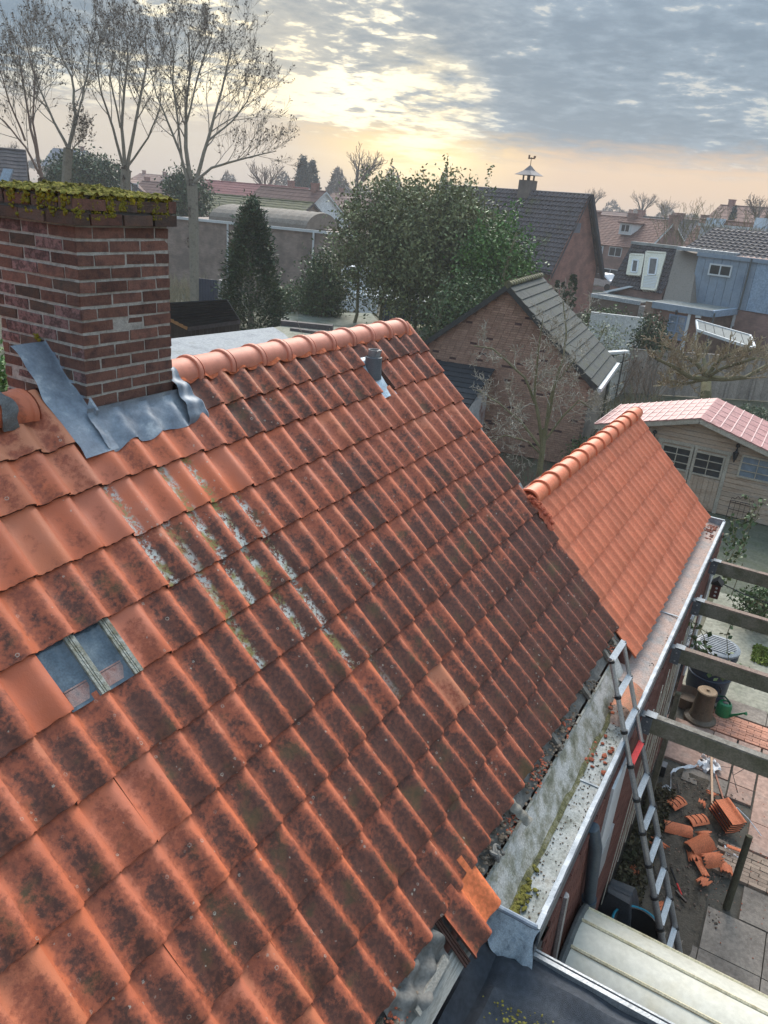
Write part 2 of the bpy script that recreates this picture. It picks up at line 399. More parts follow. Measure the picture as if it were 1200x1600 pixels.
def tile_mesh(name, prof, mats, L=.375, drop=.028, th=.018, wob=0., seed=0):
    m = MB(); n = len(prof); rv = random.Random(seed)
    st = [(0., -.0028), (.007, 0), (L*.5, .0), (L, 0)]
    g = .335
    vs = []
    for y, dz in st:
        for x, z in prof:
            vs.append((x*W+(rv.uniform(-wob, wob) if y < .02 else 0), y + (rv.uniform(-wob, wob)*1.5 if y < .02 else 0), z + dz + drop*(1-y/g) + rv.uniform(-wob, wob)*.5))
    fs = [(j*n+i, j*n+i+1, (j+1)*n+i+1, (j+1)*n+i) for j in range(len(st)-1) for i in range(n-1)]
    m.add(vs, fs)
    # front edge and underside strip
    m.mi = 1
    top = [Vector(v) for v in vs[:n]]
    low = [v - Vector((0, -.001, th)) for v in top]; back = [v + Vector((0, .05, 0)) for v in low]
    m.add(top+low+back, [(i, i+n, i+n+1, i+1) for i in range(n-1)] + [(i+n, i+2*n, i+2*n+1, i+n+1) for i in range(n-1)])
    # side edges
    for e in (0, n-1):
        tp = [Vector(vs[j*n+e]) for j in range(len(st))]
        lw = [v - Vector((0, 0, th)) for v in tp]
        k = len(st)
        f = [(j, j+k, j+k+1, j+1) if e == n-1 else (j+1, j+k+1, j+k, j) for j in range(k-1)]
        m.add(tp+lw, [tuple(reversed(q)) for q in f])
    return m.mesh(name, mats, True, 50)
def roof_matrix(u, v, h=0., rz=0., rx=0.):
    R = Matrix(((1, 0, 0), (0, math.cos(TH), math.sin(TH)), (0, math.sin(TH), -math.cos(TH))))
    R = Matrix((Vector((1, 0, 0)), -SV, NV)).transposed()
    return Matrix.Translation(RP(u, v, h)) @ R.to_4x4() @ Matrix.Rotation(rz, 4, 'Z') @ Matrix.Rotation(rx, 4, 'X')

rng = random.Random(5)
cottage = thing('cottage', 'low cottage under a weathered orange clay tile roof with a mossy brick chimney', 'house', (3.5, 2.2, 0))
def sheet(name, us, vs, h, mat, parent, amp=0., kind=None, th=.004):
    m = MB(); (u0, u1), (v0, v1) = us, vs
    m.grid(lambda a, b: RP(u0+(u1-u0)*a, v0+(v1-v0)*b, h), 2, 2)
    return m.build(name, mat, parent)
# solid roof body under the tiles (deck + gable walls + front wall)
m = MB(); yr, zr = RP(0, -1.86).y, RP(0, -1.86, -.05).z
ye, ze = RP(0, 2.06, -.06).y, RP(0, 2.06, -.06).z
prof = [(ye+.02, 0), (ye+.02, ze-.02), (yr, zr), (2*yr-ye, ze), (2*yr-ye, 0)]
BW = pm('cottage_wall_brick', [(.10, .045, .035), (.17, .075, .055), (.13, .055, .045)], 6, .9, .5, 80)
m.prism([(-3.5, y, z) for y, z in prof], (10.32, 0, 0)); m.build('wall', BW, cottage)
sheet('underlay', (-3.4, 6.86), (1.5, 2.03), -.03, UNDER, cottage)
sheet('roof_deck', (-3.4, 6.86), (-1.84, 1.55), -.028, CLAYD, cottage)
m = MB(); m.grid(lambda a, b: Vector((-3.4+10.26*a, yr+.03+(yr-ye)*b, zr+.03-(zr-ze)*b)), 2, 2); bs_ = m.build('back_slope', OLD, cottage); bs_.color = (1.2, 0, 0, 1)

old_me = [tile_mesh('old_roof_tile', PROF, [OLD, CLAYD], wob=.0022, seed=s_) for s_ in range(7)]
def col_age(u, v, k, i):
    """how overgrown the tile is, read off the photograph region by region"""
    if k <= 1: a = .16 + .16*(u > 3.6) - .1*(k == 1 and u > 4.4)
    elif k == 2: a = -.12 if u < 3.6 else .10
    elif k == 3: a = .22 if u < 4.6 else .16
    elif k == 4: a = .30 if u < 4.6 else .22
    else: a = .36 + .03*(k-5)
    if u > 5.2 and k >= 7: a += .12
    if u < 2.0 and k >= 6: a -= .16
    if u < 3.5 and k <= 2: a -= .25
    return max(-.3, min(.78, a + rng.uniform(-.07, .07)))
LICH = {20: (2, 3, .85), 19: (3, 5, .7), 18: (2, 4, .8), 17: (2, 5, .95), 16: (3, 6, .85), 15: (6, 7, .5), 13: (4, 5, .45)}
skip = {(4, 23), (4, 24), (1, 5)}
for k, vb in enumerate(ROWS):
    for i in range(0, 38):
        u = E0 - W*(i+1)
        umin = 2.2 - .275*(k+1) - .15
        if u + W < umin: continue
        if (k, i) in skip: continue
        if k == 0 and u+W > 2.72 and u < 3.46: continue
        a = col_age(u, vb, k, i)
        lic = 0.
        if i in LICH and LICH[i][0] <= k <= LICH[i][1]: lic = max(.3, LICH[i][2]-.10*max(0, k-LICH[i][0]-2)+rng.uniform(-.1, .08))
        elif k >= 6: lic = rng.choice([0, .15, .3])
        pale = .9 if (k == 0 and u < 4.6) else (.5 if k == 0 and rng.random() < .5 else (0.1 if rng.random() < .8 else .4))
        if (k, i) == (8, 13): a = -.15; pale = .8
        if (k, i) == (4, 25): a = -.75
        if (k, i) == (4, 22): a = -.2
        o = inst('roof_tile', rng.choice(old_me), roof_matrix(u+rng.uniform(-.004, .004), vb+rng.uniform(-.008, .008)+.006, rng.uniform(-.002, .004), rng.gauss(0, .010), rng.gauss(0, .006)), cottage)
        o.color = (a+1, lic, pale, 1)
# two tiles left in the lowest course, one of them clean where it was covered
o = inst('roof_tile', old_me[0], roof_matrix(3.005, 2.205, .012, .02), cottage); o.color = (1.4, .2, 0, 1); o['label'] = 'loose weathered tile hanging over the eaves'
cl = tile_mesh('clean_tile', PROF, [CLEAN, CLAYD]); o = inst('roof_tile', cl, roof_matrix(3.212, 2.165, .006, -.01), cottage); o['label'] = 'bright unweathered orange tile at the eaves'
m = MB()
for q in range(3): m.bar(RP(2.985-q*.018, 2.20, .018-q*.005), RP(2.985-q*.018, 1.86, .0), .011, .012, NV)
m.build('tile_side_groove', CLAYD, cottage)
# glass tiles
GLASS = pm('dirty_glass_tile', [(.03, .045, .06), (.07, .095, .12), (.13, .16, .18)], 9, .16, .1, 20, spec=.6)
FR_ = pm('mossy_glass_rib', [(.10, .09, .045), (.24, .24, .20), (.36, .37, .34)], 25, .6, .7, 80)
gt = MB(); gt.mi = 0
P2 = [(0, .012), (.04, .004), (.12, 0), (.5, .001), (.70, .006), (.76, .018), (.82, .030)]
n_ = len(P2)
gt.add([(x*W, y, z+.024*(1-y/.335)) for y in (0, .37) for x, z in P2], [(i, i+1, i+1+n_, i+n_) for i in range(n_-1)])
gme = gt.mesh('glass_tile', [GLASS], True, 40)
rb = MB()
for c0, w_ in ((.80, .05), (.87, .03), (.95, .06)):
    rb.bar((c0*W, .0, .050), (c0*W, .37, .026), w_*W*1.3, .016)
rb.bar((.9*W, .0, .043), (.9*W, .37, .019), .055, .02)
rme = rb.mesh('glass_tile_rib', [FR_])
lw = MB(); lw.bar((.02, .055, .0235), (.155, .055, .0235), .075, .003); lw.bar((.02, .10, .022), (.155, .10, .022), .008, .006)
lwm = lw.mesh('glass_tile_foot', [pm('reddish_dirty_foot', [(.22, .10, .08), (.30, .20, .18), (.16, .14, .14)], 20, .5, .3)])
for i in (24, 23):
    mt = roof_matrix(E0-W*(i+1), ROWS[4]+.006, .0)
    g = inst('glass_roof_tile', gme, mt, cottage); g['label'] = 'see-through glass tile with a mossy rib'
    for nm, me in (('rib', rme), ('overlap', lwm)):
        c = bpy.data.objects.new(nm, me); COL.objects.link(c); c.parent = g
# ridge tiles (half round with a collar)
def ridge_mesh(name, mats, L=.325, r=.113, rc=.134, squash=.86):
    m = MB(); st = [(-.022, rc-.008), (-.016, rc), (.010, rc), (.016, rc-.006), (.018, r+.002), (L*.5, r), (L+.01, r-.004)]
    K = 14
    vs = [(x, math.cos(math.pi*(-.08+1.16*k/K))*rr, math.sin(math.pi*(-.08+1.16*k/K))*rr*squash) for x, rr in st for k in range(K+1)]
    m.add(vs, [(j*(K+1)+k, (j+1)*(K+1)+k, (j+1)*(K+1)+k+1, j*(K+1)+k+1) for j in range(len(st)-1) for k in range(K)])
    # end rings give the clay its thickness
    for x, rr in ((-.03, rc-.004), (L+.01, r-.006)):
        vs = [(x, math.cos(math.pi*(-.08+1.16*k/K))*q, math.sin(math.pi*(-.08+1.16*k/K))*q*squash) for q in (rr, rr-.014) for k in range(K+1)]
        m.add(vs, [(k, k+1, k+K+2, k+K+1) for k in range(K)])
    return m.mesh(name, mats, True, 28)
rid_me = ridge_mesh('ridge_tile', [RIDGE])
RY, RZ = 3.70, H-1.205
xs = [3.46, 3.79, 4.13, 4.45, 4.77, 5.08, 5.40, 5.72, 6.05, 6.37]
for x in xs:
    inst('ridge_tile', rid_me, Matrix.Translation((x+.35, RY+rng.uniform(-.004, .004), RZ)) @ Matrix.Rotation(math.pi+rng.gauss(0, .006), 4, 'Z') @ Matrix.Rotation(-.012, 4, 'Y'), cottage)
m = MB(); K = 12
vs = [(6.715, RY, RZ)] + [(6.72, RY+math.cos(math.pi*k/K)*.118, RZ+math.sin(math.pi*k/K)*.1) for k in range(K+1)]
m.add(vs, [(0, k, k+1) for k in range(1, K+1)]); m.build('ridge_end_disc', RIDGE, cottage)
# mortar strip tucked under the ridge
MORO = pm('orange_ridge_strip', [(.62, .16, .06), (.45, .11, .045), (.5, .17, .10)], 18, .85, .9, 60)
m = MB()
m.grid(lambda a, b: RP(3.42+3.42*a, -1.80+.115*b+.012*math.sin(a*97), .052 + .016*math.cos((3.42+3.42*a-E0)/W*2*math.pi+.6)*b - .006*b + .004*math.sin(a*211)), 170, 3)
m.build('ridge_strip', MORO, cottage, True)
# old ridge tile and mortar left of the chimney
PI_ = math.pi
m = MB(); o2 = ridge_mesh('old_ridge_tile', [OLD], .36, .13, .14)
for x in (2.50, 2.14):
    o = inst('old_ridge_tile', o2, Matrix.Translation((x, RY-.03, RZ-.02)) @ Matrix.Rotation(math.pi, 4, 'Z'), cottage); o.color = (.7, .3, .2, 1)
KK = 16
m.grid(lambda a, b: Vector((2.30+.09*a+.012*math.sin(b*19), RY-.03+math.cos(PI_*(-.12+1.24*b))*(.148+.006*math.sin(b*37+a*4)), RZ-.02+math.sin(PI_*(-.12+1.24*b))*(.135+.006*math.sin(b*29)))), 4, 26)
m.grid(lambda a, b: RP(2.22+.26*a, -1.74+.085*b*math.sin(math.pi*min(1, max(0, a)))**.7, .055+.008*math.sin(a*31+b*5)+.018*math.sin(math.pi*a)), 18, 6)
m.build('ridge_mortar', MORTARG, cottage, True)
# verge strip of lead down the far edge
m = MB()
path = [RP(6.93+.018*math.sin(v*7)+.02*((v > -.2) and 1), v, .0+.012*math.sin(v*11)) for v in [(-1.45+.09*q) for q in range(21)]]
for a, b in zip(path, path[1:]): m.bar(a, b, .05, .016, NV)
m.build('verge_lead', pm('old_verge_lead', [(.10, .12, .13), (.20, .23, .23), (.06, .07, .075)], 12, .6, .4, 50), cottage)
m = MB()
for a, b in zip(path, path[1:]): m.bar(a-Vector((.045, 0, .03)), b-Vector((.045, 0, .03)), .07, .03, NV)
m.build('verge_board', pm('dark_verge_board', [(.035, .035, .035), (.06, .06, .055)], 8, .8), cottage)

# ------------------------------------------------------------------ chimney with its bricks
CX0, CX1, CY0, CY1 = 2.845, 3.505, 3.548, 4.27
CZT = H-.262; CH = .0712
chim = MB().box(((CX0+CX1)/2, (CY0+CY1)/2, (5.7+CZT)/2), (CX1-CX0-.003, CY1-CY0-.003, CZT-5.7)).build('chimney', MORTAR, cottage)
bme = {}
def brick_mesh(L, seed, mat, D=.1, hh=.057):
    key = (round(L, 3), seed, mat.name)
    if key not in bme:
        r = random.Random(seed*7+int(L*1000)); m = MB()
        m.box((L/2, D/2, hh/2), (L, D, hh))
        j = lambda: r.uniform(-.0025, .0025)
        m.v = [(x+j(), y+j(), z+j()) for x, y, z in m.v]
        me = m.mesh('brick', [mat]); bme[key] = me
    return bme[key]
def lay(face, z, row, hh=.055, capoff=0., mats=(BRICKC,), parent=chim):
    """one course of bricks along a face: 0 = face to -Y, 1 = face to -X"""
    L = (CX1-CX0 if face == 0 else CY1-CY0) + 2*capoff
    pos = 0.; seq = []
    first = .102 if (row+face) % 2 == 0 else .212
    seq.append(first); rest = L - first
    while rest > .26: seq.append(.210); rest -= .223
    rest -= .0
    if rest > .03: seq.append(rest-.01)
    for q, l in enumerate(seq):
        mt = rng.choice(mats)
        hx = rng.uniform(.000, .005)
        me = brick_mesh(l, rng.randint(0, 3), mt, hh=hh)
        if face == 0: M_ = Matrix.Translation((CX0-capoff+pos, CY0-capoff-hx, z))
        else: M_ = Matrix.Translation((CX0-capoff-hx, CY0-capoff+pos+l, z)) @ Matrix.Rotation(-math.pi/2, 4, 'Z')
        M_ = M_ @ Matrix.Rotation(rng.gauss(0, .006), 4, 'Y')
        o = inst('brick', me, M_, parent); pos += l+.013
nrow = 19
for r in range(nrow):
    z = CZT-.004-CH*(r+1)+.012
    if z > 5.98: lay(0, z, r)
    if z > 5.75: lay(1, z, r+0, mats=(BRICKC, BRICKP, BRICKC, BRICKP, BRICKX))
    
cap = MB().box(((CX0+CX1)/2, (CY0+CY1)/2, CZT+.078), (CX1-CX0+.045, CY1-CY0+.045, .15)).build('chimney_cap', MORTARG, chim.parent)
for r in range(2):
    for f in (0, 1): lay(f, CZT+.006+.074*r, r, .062, .036, (BRICKX, BRICKX, BRICKC), cap)
# moss cushion on top and patches down the cap
def moss_fn(a, b):
    x = CX0-.05+(CX1-CX0+.1)*a; y = CY0-.05+(CY1-CY0+.1)*b
    e = min(a, 1-a, b, 1-b)
    h = .002 + .034*min(1, e*2.6)**.8
    h += .009*math.sin(x*61+math.sin(y*45)*1.7)*math.sin(y*57) + .010*math.sin(x*131+y*91) + .006*math.sin(x*277)*math.sin(y*241)
    return Vector((x+.006*math.sin(y*130), y+.006*math.sin(x*120), CZT+.15+max(.004, h)))
m = MB(); m.grid(moss_fn, 70, 70)
mo = m.build('moss', MOSS, cap, True, 80); 
def blobs(n, sampler, r0, r1, seed, squash=.6):
    r = random.Random(seed); m = MB(); 
    ico = [(0, 0, 1), (.894, 0, .447), (.276, .851, .447), (-.724, .526, .447), (-.724, -.526, .447), (.276, -.851, .447), (.724, .526, -.447), (-.276, .851, -.447), (-.894, 0, -.447), (-.276, -.851, -.447), (.724, -.526, -.447), (0, 0, -1)]
    fc = [(0, 1, 2), (0, 2, 3), (0, 3, 4), (0, 4, 5), (0, 5, 1), (1, 6, 2), (2, 7, 3), (3, 8, 4), (4, 9, 5), (5, 10, 1), (2, 6, 7), (3, 7, 8), (4, 8, 9), (5, 9, 10), (1, 10, 6), (6, 11, 7), (7, 11, 8), (8, 11, 9), (9, 11, 10), (10, 11, 6)]
    for _ in range(n):
        p = Vector(sampler(r)); s = r.uniform(r0, r1); sx, sy, sz = s*r.uniform(.7, 1.3), s*r.uniform(.7, 1.3), s*squash*r.uniform(.7, 1.3)
        m.add([p+Vector((a*sx*r.uniform(.8, 1.2), b*sy*r.uniform(.8, 1.2), c*sz)) for a, b, c in ico], fc)
    return m
def mtop(r):
    a, b = r.uniform(.02, .98), r.uniform(.02, .98); return moss_fn(a, b)
blobs(420, mtop, .006, .016, 3, .6).build('moss_clump', MOSS, cap, True, 80, kind='stuff')
patches = [(2.99, .17, .05), (3.08, .15, .05), (3.17, .10, .04), (3.30, .10, .03), (3.42, .16, .05), (3.50, .14, .05), (2.88, .16, .05), (3.24, .05, .03)]
def mside(r):
    x, dn, w_ = r.choice(patches); return (x-.03+r.gauss(0, w_*.38), CY0-.036+.002, CZT+.155-min(dn*.7, abs(r.gauss(0, dn*.45))))
blobs(800, mside, .004, .010, 4, 1.2).build('yellow_lichen_patch', MOSSY, cap, True, 80, kind='stuff')
def mside2(r):
    return (CX0-.039, CY0+r.choice([.02, .12, .2, .33, .45, .62, .70])+r.gauss(0, .022), CZT+.155-min(.13, abs(r.gauss(0, .05))))
blobs(260, mside2, .005, .012, 5, 1.0).build('side_lichen_patch', MOSSY, cap, True, 80, kind='stuff')
# grime streak and tufts low on the left face
blobs(70, lambda r: (CX0-.006, CY0+.06+r.uniform(0, .05)+.45*(lambda t: t)(r.random())*0, 6.1+r.random()*.2), .004, .009, 8).build('joint_moss', MOSS, chim, True, 80, kind='stuff')
m = MB()
r_ = random.Random(3)
blobs(110, lambda r: (lambda t: (CX0-.012+r.uniform(-.008, .004), CY0+.0+.40*t, RP(0, -1.60-.0).z+.02+.42*t+r.uniform(-.015, .02)))(r.random()), .006, .014, 9).build('flashing_moss', MOSSY, chim, True, 80, kind='stuff')

# flashing
def prof_h(u):
    t = ((u-E0)/W) % 1.0
    for (a, za), (b, zb) in zip(PROF, PROF[1:]):
        if a <= t <= b: return za + (zb-za)*(t-a)/(b-a)
    return .006
lead = MB()
def apron(a, b):
    wr = .004*math.sin(a*53+b*9)*math.sin(b*21+a*17)
    u = 2.80 + .74*a; v0 = -1.615; v1 = -1.375 + .018*math.sin(a*17) - .02*a
    v = v0 + (v1-v0)*b
    if b < .12: return RP(u, -1.625+.02*(b/.12), .06 + .035*(1-b/.12))
    return RP(u, v, .035*(1-b) + .022 + prof_h(u)*min(1, b*1.6)*.95 + .003*math.sin(u*60+v*30) + wr)
lead.grid(apron, 44, 12)
fl = lead.build('lead_apron', LEAD, cottage, True)
lead = MB()
def leftf(a, b):
    v = -2.12 + .76*b; w0 = 2.625 + .012*math.sin(b*9)+.006*math.sin(b*23) + .02*max(0, b-.80)/.2; w1 = 2.868
    u = w0 + (w1-w0)*a
    h = .052 + .004*math.sin(b*14)*a + .006*math.sin(a*3.1+b*5)
    if a > .92 and b < .68: h += .04
    return RP(u, v, h)
lead.grid(leftf, 16, 34); lead.build('lead_side_flashing', LEAD, cottage, True)
lead = MB()
def rightf(a, b):
    v = -1.93 + .53*b; u = 3.495 + (.10+.10*b)*a
    h = .075 + .035*math.sin(b*3.1+.4)*(1-a) + .012*math.sin(b*26) + .01*math.sin(a*7)
    if a > .9: h -= .045*(a-.9)/.1
    if b > .94: h -= .06*(b-.94)/.06
    return RP(u, v, h)
lead.grid(rightf, 14, 26); lead.build('lead_corner_flashing', LEAD, cottage, True)
lead = MB(); pass

# vent pot on its lead slate
vp = MB()
def slate(a, b):
    v = -1.56+.42*b; u = 5.64 + .045*b + (.235)*a
    h = .036 + .01*math.sin(a*9+b*4) - .01*(b > .8) + .05*math.exp(-((a-.5)**2+(b-.25)**2)*22)
    return RP(u, v, h)
vp.grid(slate, 14, 16); slate_o = vp.build('lead_slate', pm('bright_lead', [(.34, .42, .50), (.52, .60, .66), (.20, .25, .31)], 14, .45, .5, 40, metal=.2), cottage, True)
POT = pm('grey_plastic_pot', [(.085, .10, .115), (.12, .135, .15)], 12, .5, .1)
vp = MB(); base = RP(5.77, -1.40, .03)
vp.lathe(base-Vector((0, 0, .05)), [(.082, 0), (.078, .08), (.075, .19), (.066, .195), (.06, .15)], 22)
vo_ = vp.build('vent_pot', POT, cottage, True, 40)
vp = MB(); vp.lathe(base+Vector((.0, .0, .12)), [(.052, 0), (.052, .085), (.046, .085), (.046, .02)], 18); 
vp.box(base+Vector((.0, -.045, .175)), (.085, .006, .06), Matrix.Rotation(.25, 3, 'X')); vp.build('inner_pipe', pm('light_grey_pipe', [(.16, .17, .18), (.22, .23, .24)], 12, .5, .1), vo_, True, 40)
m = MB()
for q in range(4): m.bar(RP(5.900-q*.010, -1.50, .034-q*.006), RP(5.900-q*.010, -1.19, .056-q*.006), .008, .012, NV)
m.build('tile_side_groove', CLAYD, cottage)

# eaves: rafters feet, crumpled underlay, rubble
def crump(a, b):
    u = -1.0 + 7.9*a; v = 1.80 + .24*b
    return RP(u, v, -.012 + .018*math.sin(u*13+v*8)*math.sin(u*5.3) + .012*math.sin(u*41+3*math.sin(v*20)) - .03*b)
m = MB(); m.grid(crump, 220, 10); m.build('torn_underlay', UNDER, cottage, True)
m = MB()
for q, (u, v0, v1) in enumerate([(6.45, 1.84, 2.05), (5.75, 1.84, 2.04), (4.95, 1.84, 2.05), (6.72, 1.84, 2.04), (2.05, 1.84, 2.06)]):
    m2 = MB(); m2.bar(RP(u, v0, .012), RP(u+.02, v1, .0), .045, .03, NV); m2.build('counter_batten', WOODG, cottage)
def rub(r):
    u = r.choice([6.6, 5.9, 5.3, 5.0, 4.85, 4.6, 4.3, 3.9, 3.75, 3.6, 2.35, 2.2]) + r.gauss(0, .10); v = r.uniform(1.90, 2.03); return RP(u, v, .004+r.random()*.012)
LEAFL = pm('dead_leaf_litter', [(.05, .04, .03), (.12, .09, .065), (.20, .17, .14)], 40, .95, .3, island=.4)
blobs(330, rub, .005, .022, 12, .35).build('leaf_litter', LEAFL, cottage, False, kind='stuff')
CRUM = pm('clay_crumbs', [(.42, .12, .06), (.30, .08, .045), (.5, .17, .09)], 20, .95, .3, island=.3)
blobs(260, lambda r: RP(r.choice([6.62, 5.2, 4.62, 4.5, 3.95, 2.4, 2.25, 2.3])+r.gauss(0, .06), r.uniform(1.93, 2.04), .010), .004, .015, 13, .4).build('clay_crumb', CRUM, cottage, False, kind='stuff')
# rolled scrap of membrane lying at the eaves
m = MB()
for k in range(9):
    c = RP(3.66, 2.0, .03); m.tube([c+Vector((.05*math.cos(t/3.+k), .03*math.sin(t/2.4+k*1.7), .035*math.sin(t/3.+k*.8))) for t in range(9)], .012, 5)
m.build('membrane_scrap', UNDER, cottage, True)
m = MB(); m.grid(lambda a, b: RP(4.0+.10*a+.05*b, 1.89+.20*b, .03+.025*math.sin(a*3.1)+.006*math.sin(b*20)), 6, 14)
m.build('mortar_lump', pm('pale_lump', [(.17, .155, .13), (.26, .245, .21)], 20, .9, .8), cottage, True)
m = MB(); m.grid(lambda a, b: RP(2.34+.56*a, 1.86+.23*b, .012+.03*math.sin(a*9+b*4)*math.sin(b*7+a*2)+.02*math.sin(a*17-b*6)), 30, 22)
m.build('crumpled_membrane', UNDER, cottage, True)
m = MB(); m.bar(RP(3.10, 2.15, -.03), RP(-.5, 2.10, -.03), .11, .03, NV)
m.build('eaves_board', pm('pale_eaves_board', [(.20, .19, .165), (.33, .32, .29), (.14, .13, .11)], 8, .85, .5, 40, stretch=(.4, 6, 6)), cottage)
m = MB(); m.bar(RP(2.86, 2.06, .015), RP(2.50, 2.07, .015), .045, .02, NV); m.build('batten', pm('old_batten', [(.24, .22, .19), (.34, .32, .28)], 9, .9, .4), cottage)

# ------------------------------------------------------------------ lean-to with new tiles
annex = thing('tiled_extension', 'lower extension wing roofed with clean new orange clay tiles and a rounded ridge', 'house', (9.2, 2.2, 0))
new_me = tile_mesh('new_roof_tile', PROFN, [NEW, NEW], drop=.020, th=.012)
AV = [.65, .966, 1.283, 1.598, 1.915, 2.235]
X0, X1 = 6.87, 11.48; NC = 22; WN = (X1-X0)/NC
ay, az_ = RP(0, .36).y, RP(0, .36, .0).z
for k, vb in enumerate(AV):
    for i in range(NC):
        u = X0 + WN*i
        o = inst('new_roof_tile', new_me, roof_matrix(u+rng.uniform(-.0015, .0015)+.006*k/5, vb+rng.uniform(-.002, .002), .006, rng.gauss(0, .004)) @ Matrix.Diagonal((WN/W, 1, 1, 1)), annex)
# far slope, seen edge on past the ridge
Rb = Matrix((Vector((-1, 0, 0)), Vector((0, -math.cos(TH), math.sin(TH))), Vector((0, math.sin(TH), math.cos(TH))))).transposed().to_4x4()
for k in range(2):
    for i in range(NC):
        P0 = Vector((X0+WN*(i+1), 2*ay-RP(0, AV[k]).y, RP(0, AV[k]).z+.006))
        inst('new_roof_tile', new_me, Matrix.Translation(P0) @ Rb @ Matrix.Diagonal((WN/W, 1, 1, 1)), annex)
m = MB(); pr_ = [(RP(0, 2.22, -.05).y, 0), (RP(0, 2.22, -.05).y, RP(0, 2.22, -.05).z), (ay, RP(0, .36, -.03).z), (2*ay-RP(0, 2.22).y, RP(0, 2.22, -.05).z), (2*ay-RP(0, 2.22).y, 0)]
m.prism([(6.86, y, z) for y, z in pr_], (4.56, 0, 0)); m.build('wall', BW, annex)
rid2 = ridge_mesh('new_ridge_tile', [NEW], .365, .105, .122, .9)
for q in range(13):
    inst('ridge_tile', rid2, Matrix.Translation((6.95+.352*q, ay, az_+.018)) @ Matrix.Rotation(rng.gauss(0, .006), 4, 'Z') @ Matrix.Rotation(.012, 4, 'Y'), annex)
m = MB(); vs = [(11.57, ay, az_+.03)] + [(11.57, ay+math.cos(math.pi*k/12)*.10, az_+.018+math.sin(math.pi*k/12)*.092) for k in range(13)]
m.add(vs, [(0, k, k+1) for k in range(1, 13)]); m.build('ridge_end_disc', NEW, annex)
# mortar where the ridge meets the old verge
def mort(r):
    t = r.random(); return RP(6.90+r.gauss(0, .018)+.05*t, .32+.36*t, .05+r.uniform(-.02, .04))
blobs(150, mort, .012, .032, 21, .9).build('orange_mortar', pm('orange_mortar', [(.62, .17, .08), (.45, .11, .06), (.3, .08, .05)], 20, .95, 1, 60), annex, False, kind='stuff')
m = MB(); m.grid(lambda a, b: RP(6.86+.09*a+.01*math.sin(b*20), .34+.40*b, .055+.02*math.sin(a*3.1)+.008*math.sin(b*33+a*9)), 6, 24)
m.build('mortar_fillet', pm('orange_mortar', []), annex, True)

# ------------------------------------------------------------------ gutter
gut = thing('box_gutter', 'long zinc box gutter along the eaves, pale lip, moss and clay dust inside', 'gutter', (7.3, .7, 3.3))
def strip(name, y0, z0, y1, z1, xa, xb, mat, th=.01, nx=40, wob=0.):
    m = MB(); m.grid(lambda a, b: Vector((xa+(xb-xa)*a, y0+(y1-y0)*b + wob*math.sin(a*37+b*3)*math.sin(a*11), z0+(z1-z0)*b + wob*math.sin(a*53))), nx, 4)
    return m.build(name, mat, gut, True)
GX0, GX1 = 3.46, 11.62
strip('fibre_cement_back', .955, 3.57, .81, 3.325, GX0+.02, 6.72, CEM, wob=.006)
m = MB(); m.bar((GX0+.03, .957, 3.575), (6.70, .957, 3.575), .018, .014); m.build('back_edge', pm('pale_cement_edge', [(.30, .28, .23), (.42, .40, .35), (.16, .15, .10)], 20, .9, .6), gut)
strip('back_moss_line', .822, 3.335, .775, 3.303, GX0+.02, 6.8, pm('gutter_moss_dirt', [(.055, .055, .035), (.16, .15, .07), (.30, .28, .22)], 14, .95, .9, 60), wob=.004)
strip('zinc_bottom', .81, 3.30, .605, 3.30, GX0+.02, 6.0, pm('pale_green_zinc', [(.13, .135, .11), (.27, .285, .27), (.36, .37, .36), (.19, .17, .13)], 5, .65, .35, 60), wob=.002)
strip('dusty_zinc_bottom', .99, 3.42, .605, 3.385, 6.55, GX1, DUST, wob=.003)
m = MB(); m.grid(lambda a, b: Vector((5.98+.6*a, .81-.2*b, 3.302+.083*a)), 6, 3); m.build('gutter_step', DUST, gut, True)
m = MB(); m.box((5.10, .70, 3.306), (.02, .2, .008)); m.build('zinc_seam', ZINCW, gut)
m = MB(); m.box((8.25, .74, 3.402), (.02, .26, .008)); m.build('zinc_seam', ZINCW, gut)
strip('inner_front', .604, 3.30, .600, 3.462, GX0, GX1, ZINC)
m = MB()
for q in range(60):
    xa = GX0 + (GX1-GX0)*q/60; xb = GX0 + (GX1-GX0)*(q+1)/60
    m.bar((xa, .585+rng.uniform(-.002, .002), 3.466), (xb, .585+rng.uniform(-.002, .002), 3.466), .034, .012)
m.build('front_lip', ZINCW, gut)
m = MB(); m.box(((GX0+GX1)/2, .566, 3.39), (GX1-GX0, .012, .135)); m.box(((GX0+GX1)/2, .600, 3.27), (GX1-GX0, .05, .12)); m.build('fascia', ZINCD, gut)
m = MB(); m.box((GX1, .79, 3.435), (.012, .40, .09)); m.box((GX1, .79, 3.482), (.03, .42, .012)); m.build('far_end_cap', ZINCW, gut)
m = MB(); m.box((GX0, .79, 3.41), (.012, .40, .12)); m.tube([(GX0, .585, 3.475), (GX0, 1.0, 3.475)], .018, 8); m.build('near_end_cap', LEAD, gut, True)
def gd(r):
    x = r.uniform(3.6, 6.7) if r.random() < .8 else r.uniform(6.7, 11.5)
    return (x, r.uniform(.62, .80) if r.random() < .6 else r.gauss(.80, .02), 3.305 if x < 6 else 3.39)
blobs(900, gd, .002, .008, 31, .5).build('gutter_grit', LEAFL, gut, False, kind='stuff')
blobs(160, lambda r: (r.gauss(3.75, .12), r.gauss(.79, .03), 3.315), .006, .02, 32, .6).build('gutter_moss', MOSS, gut, True, kind='stuff')
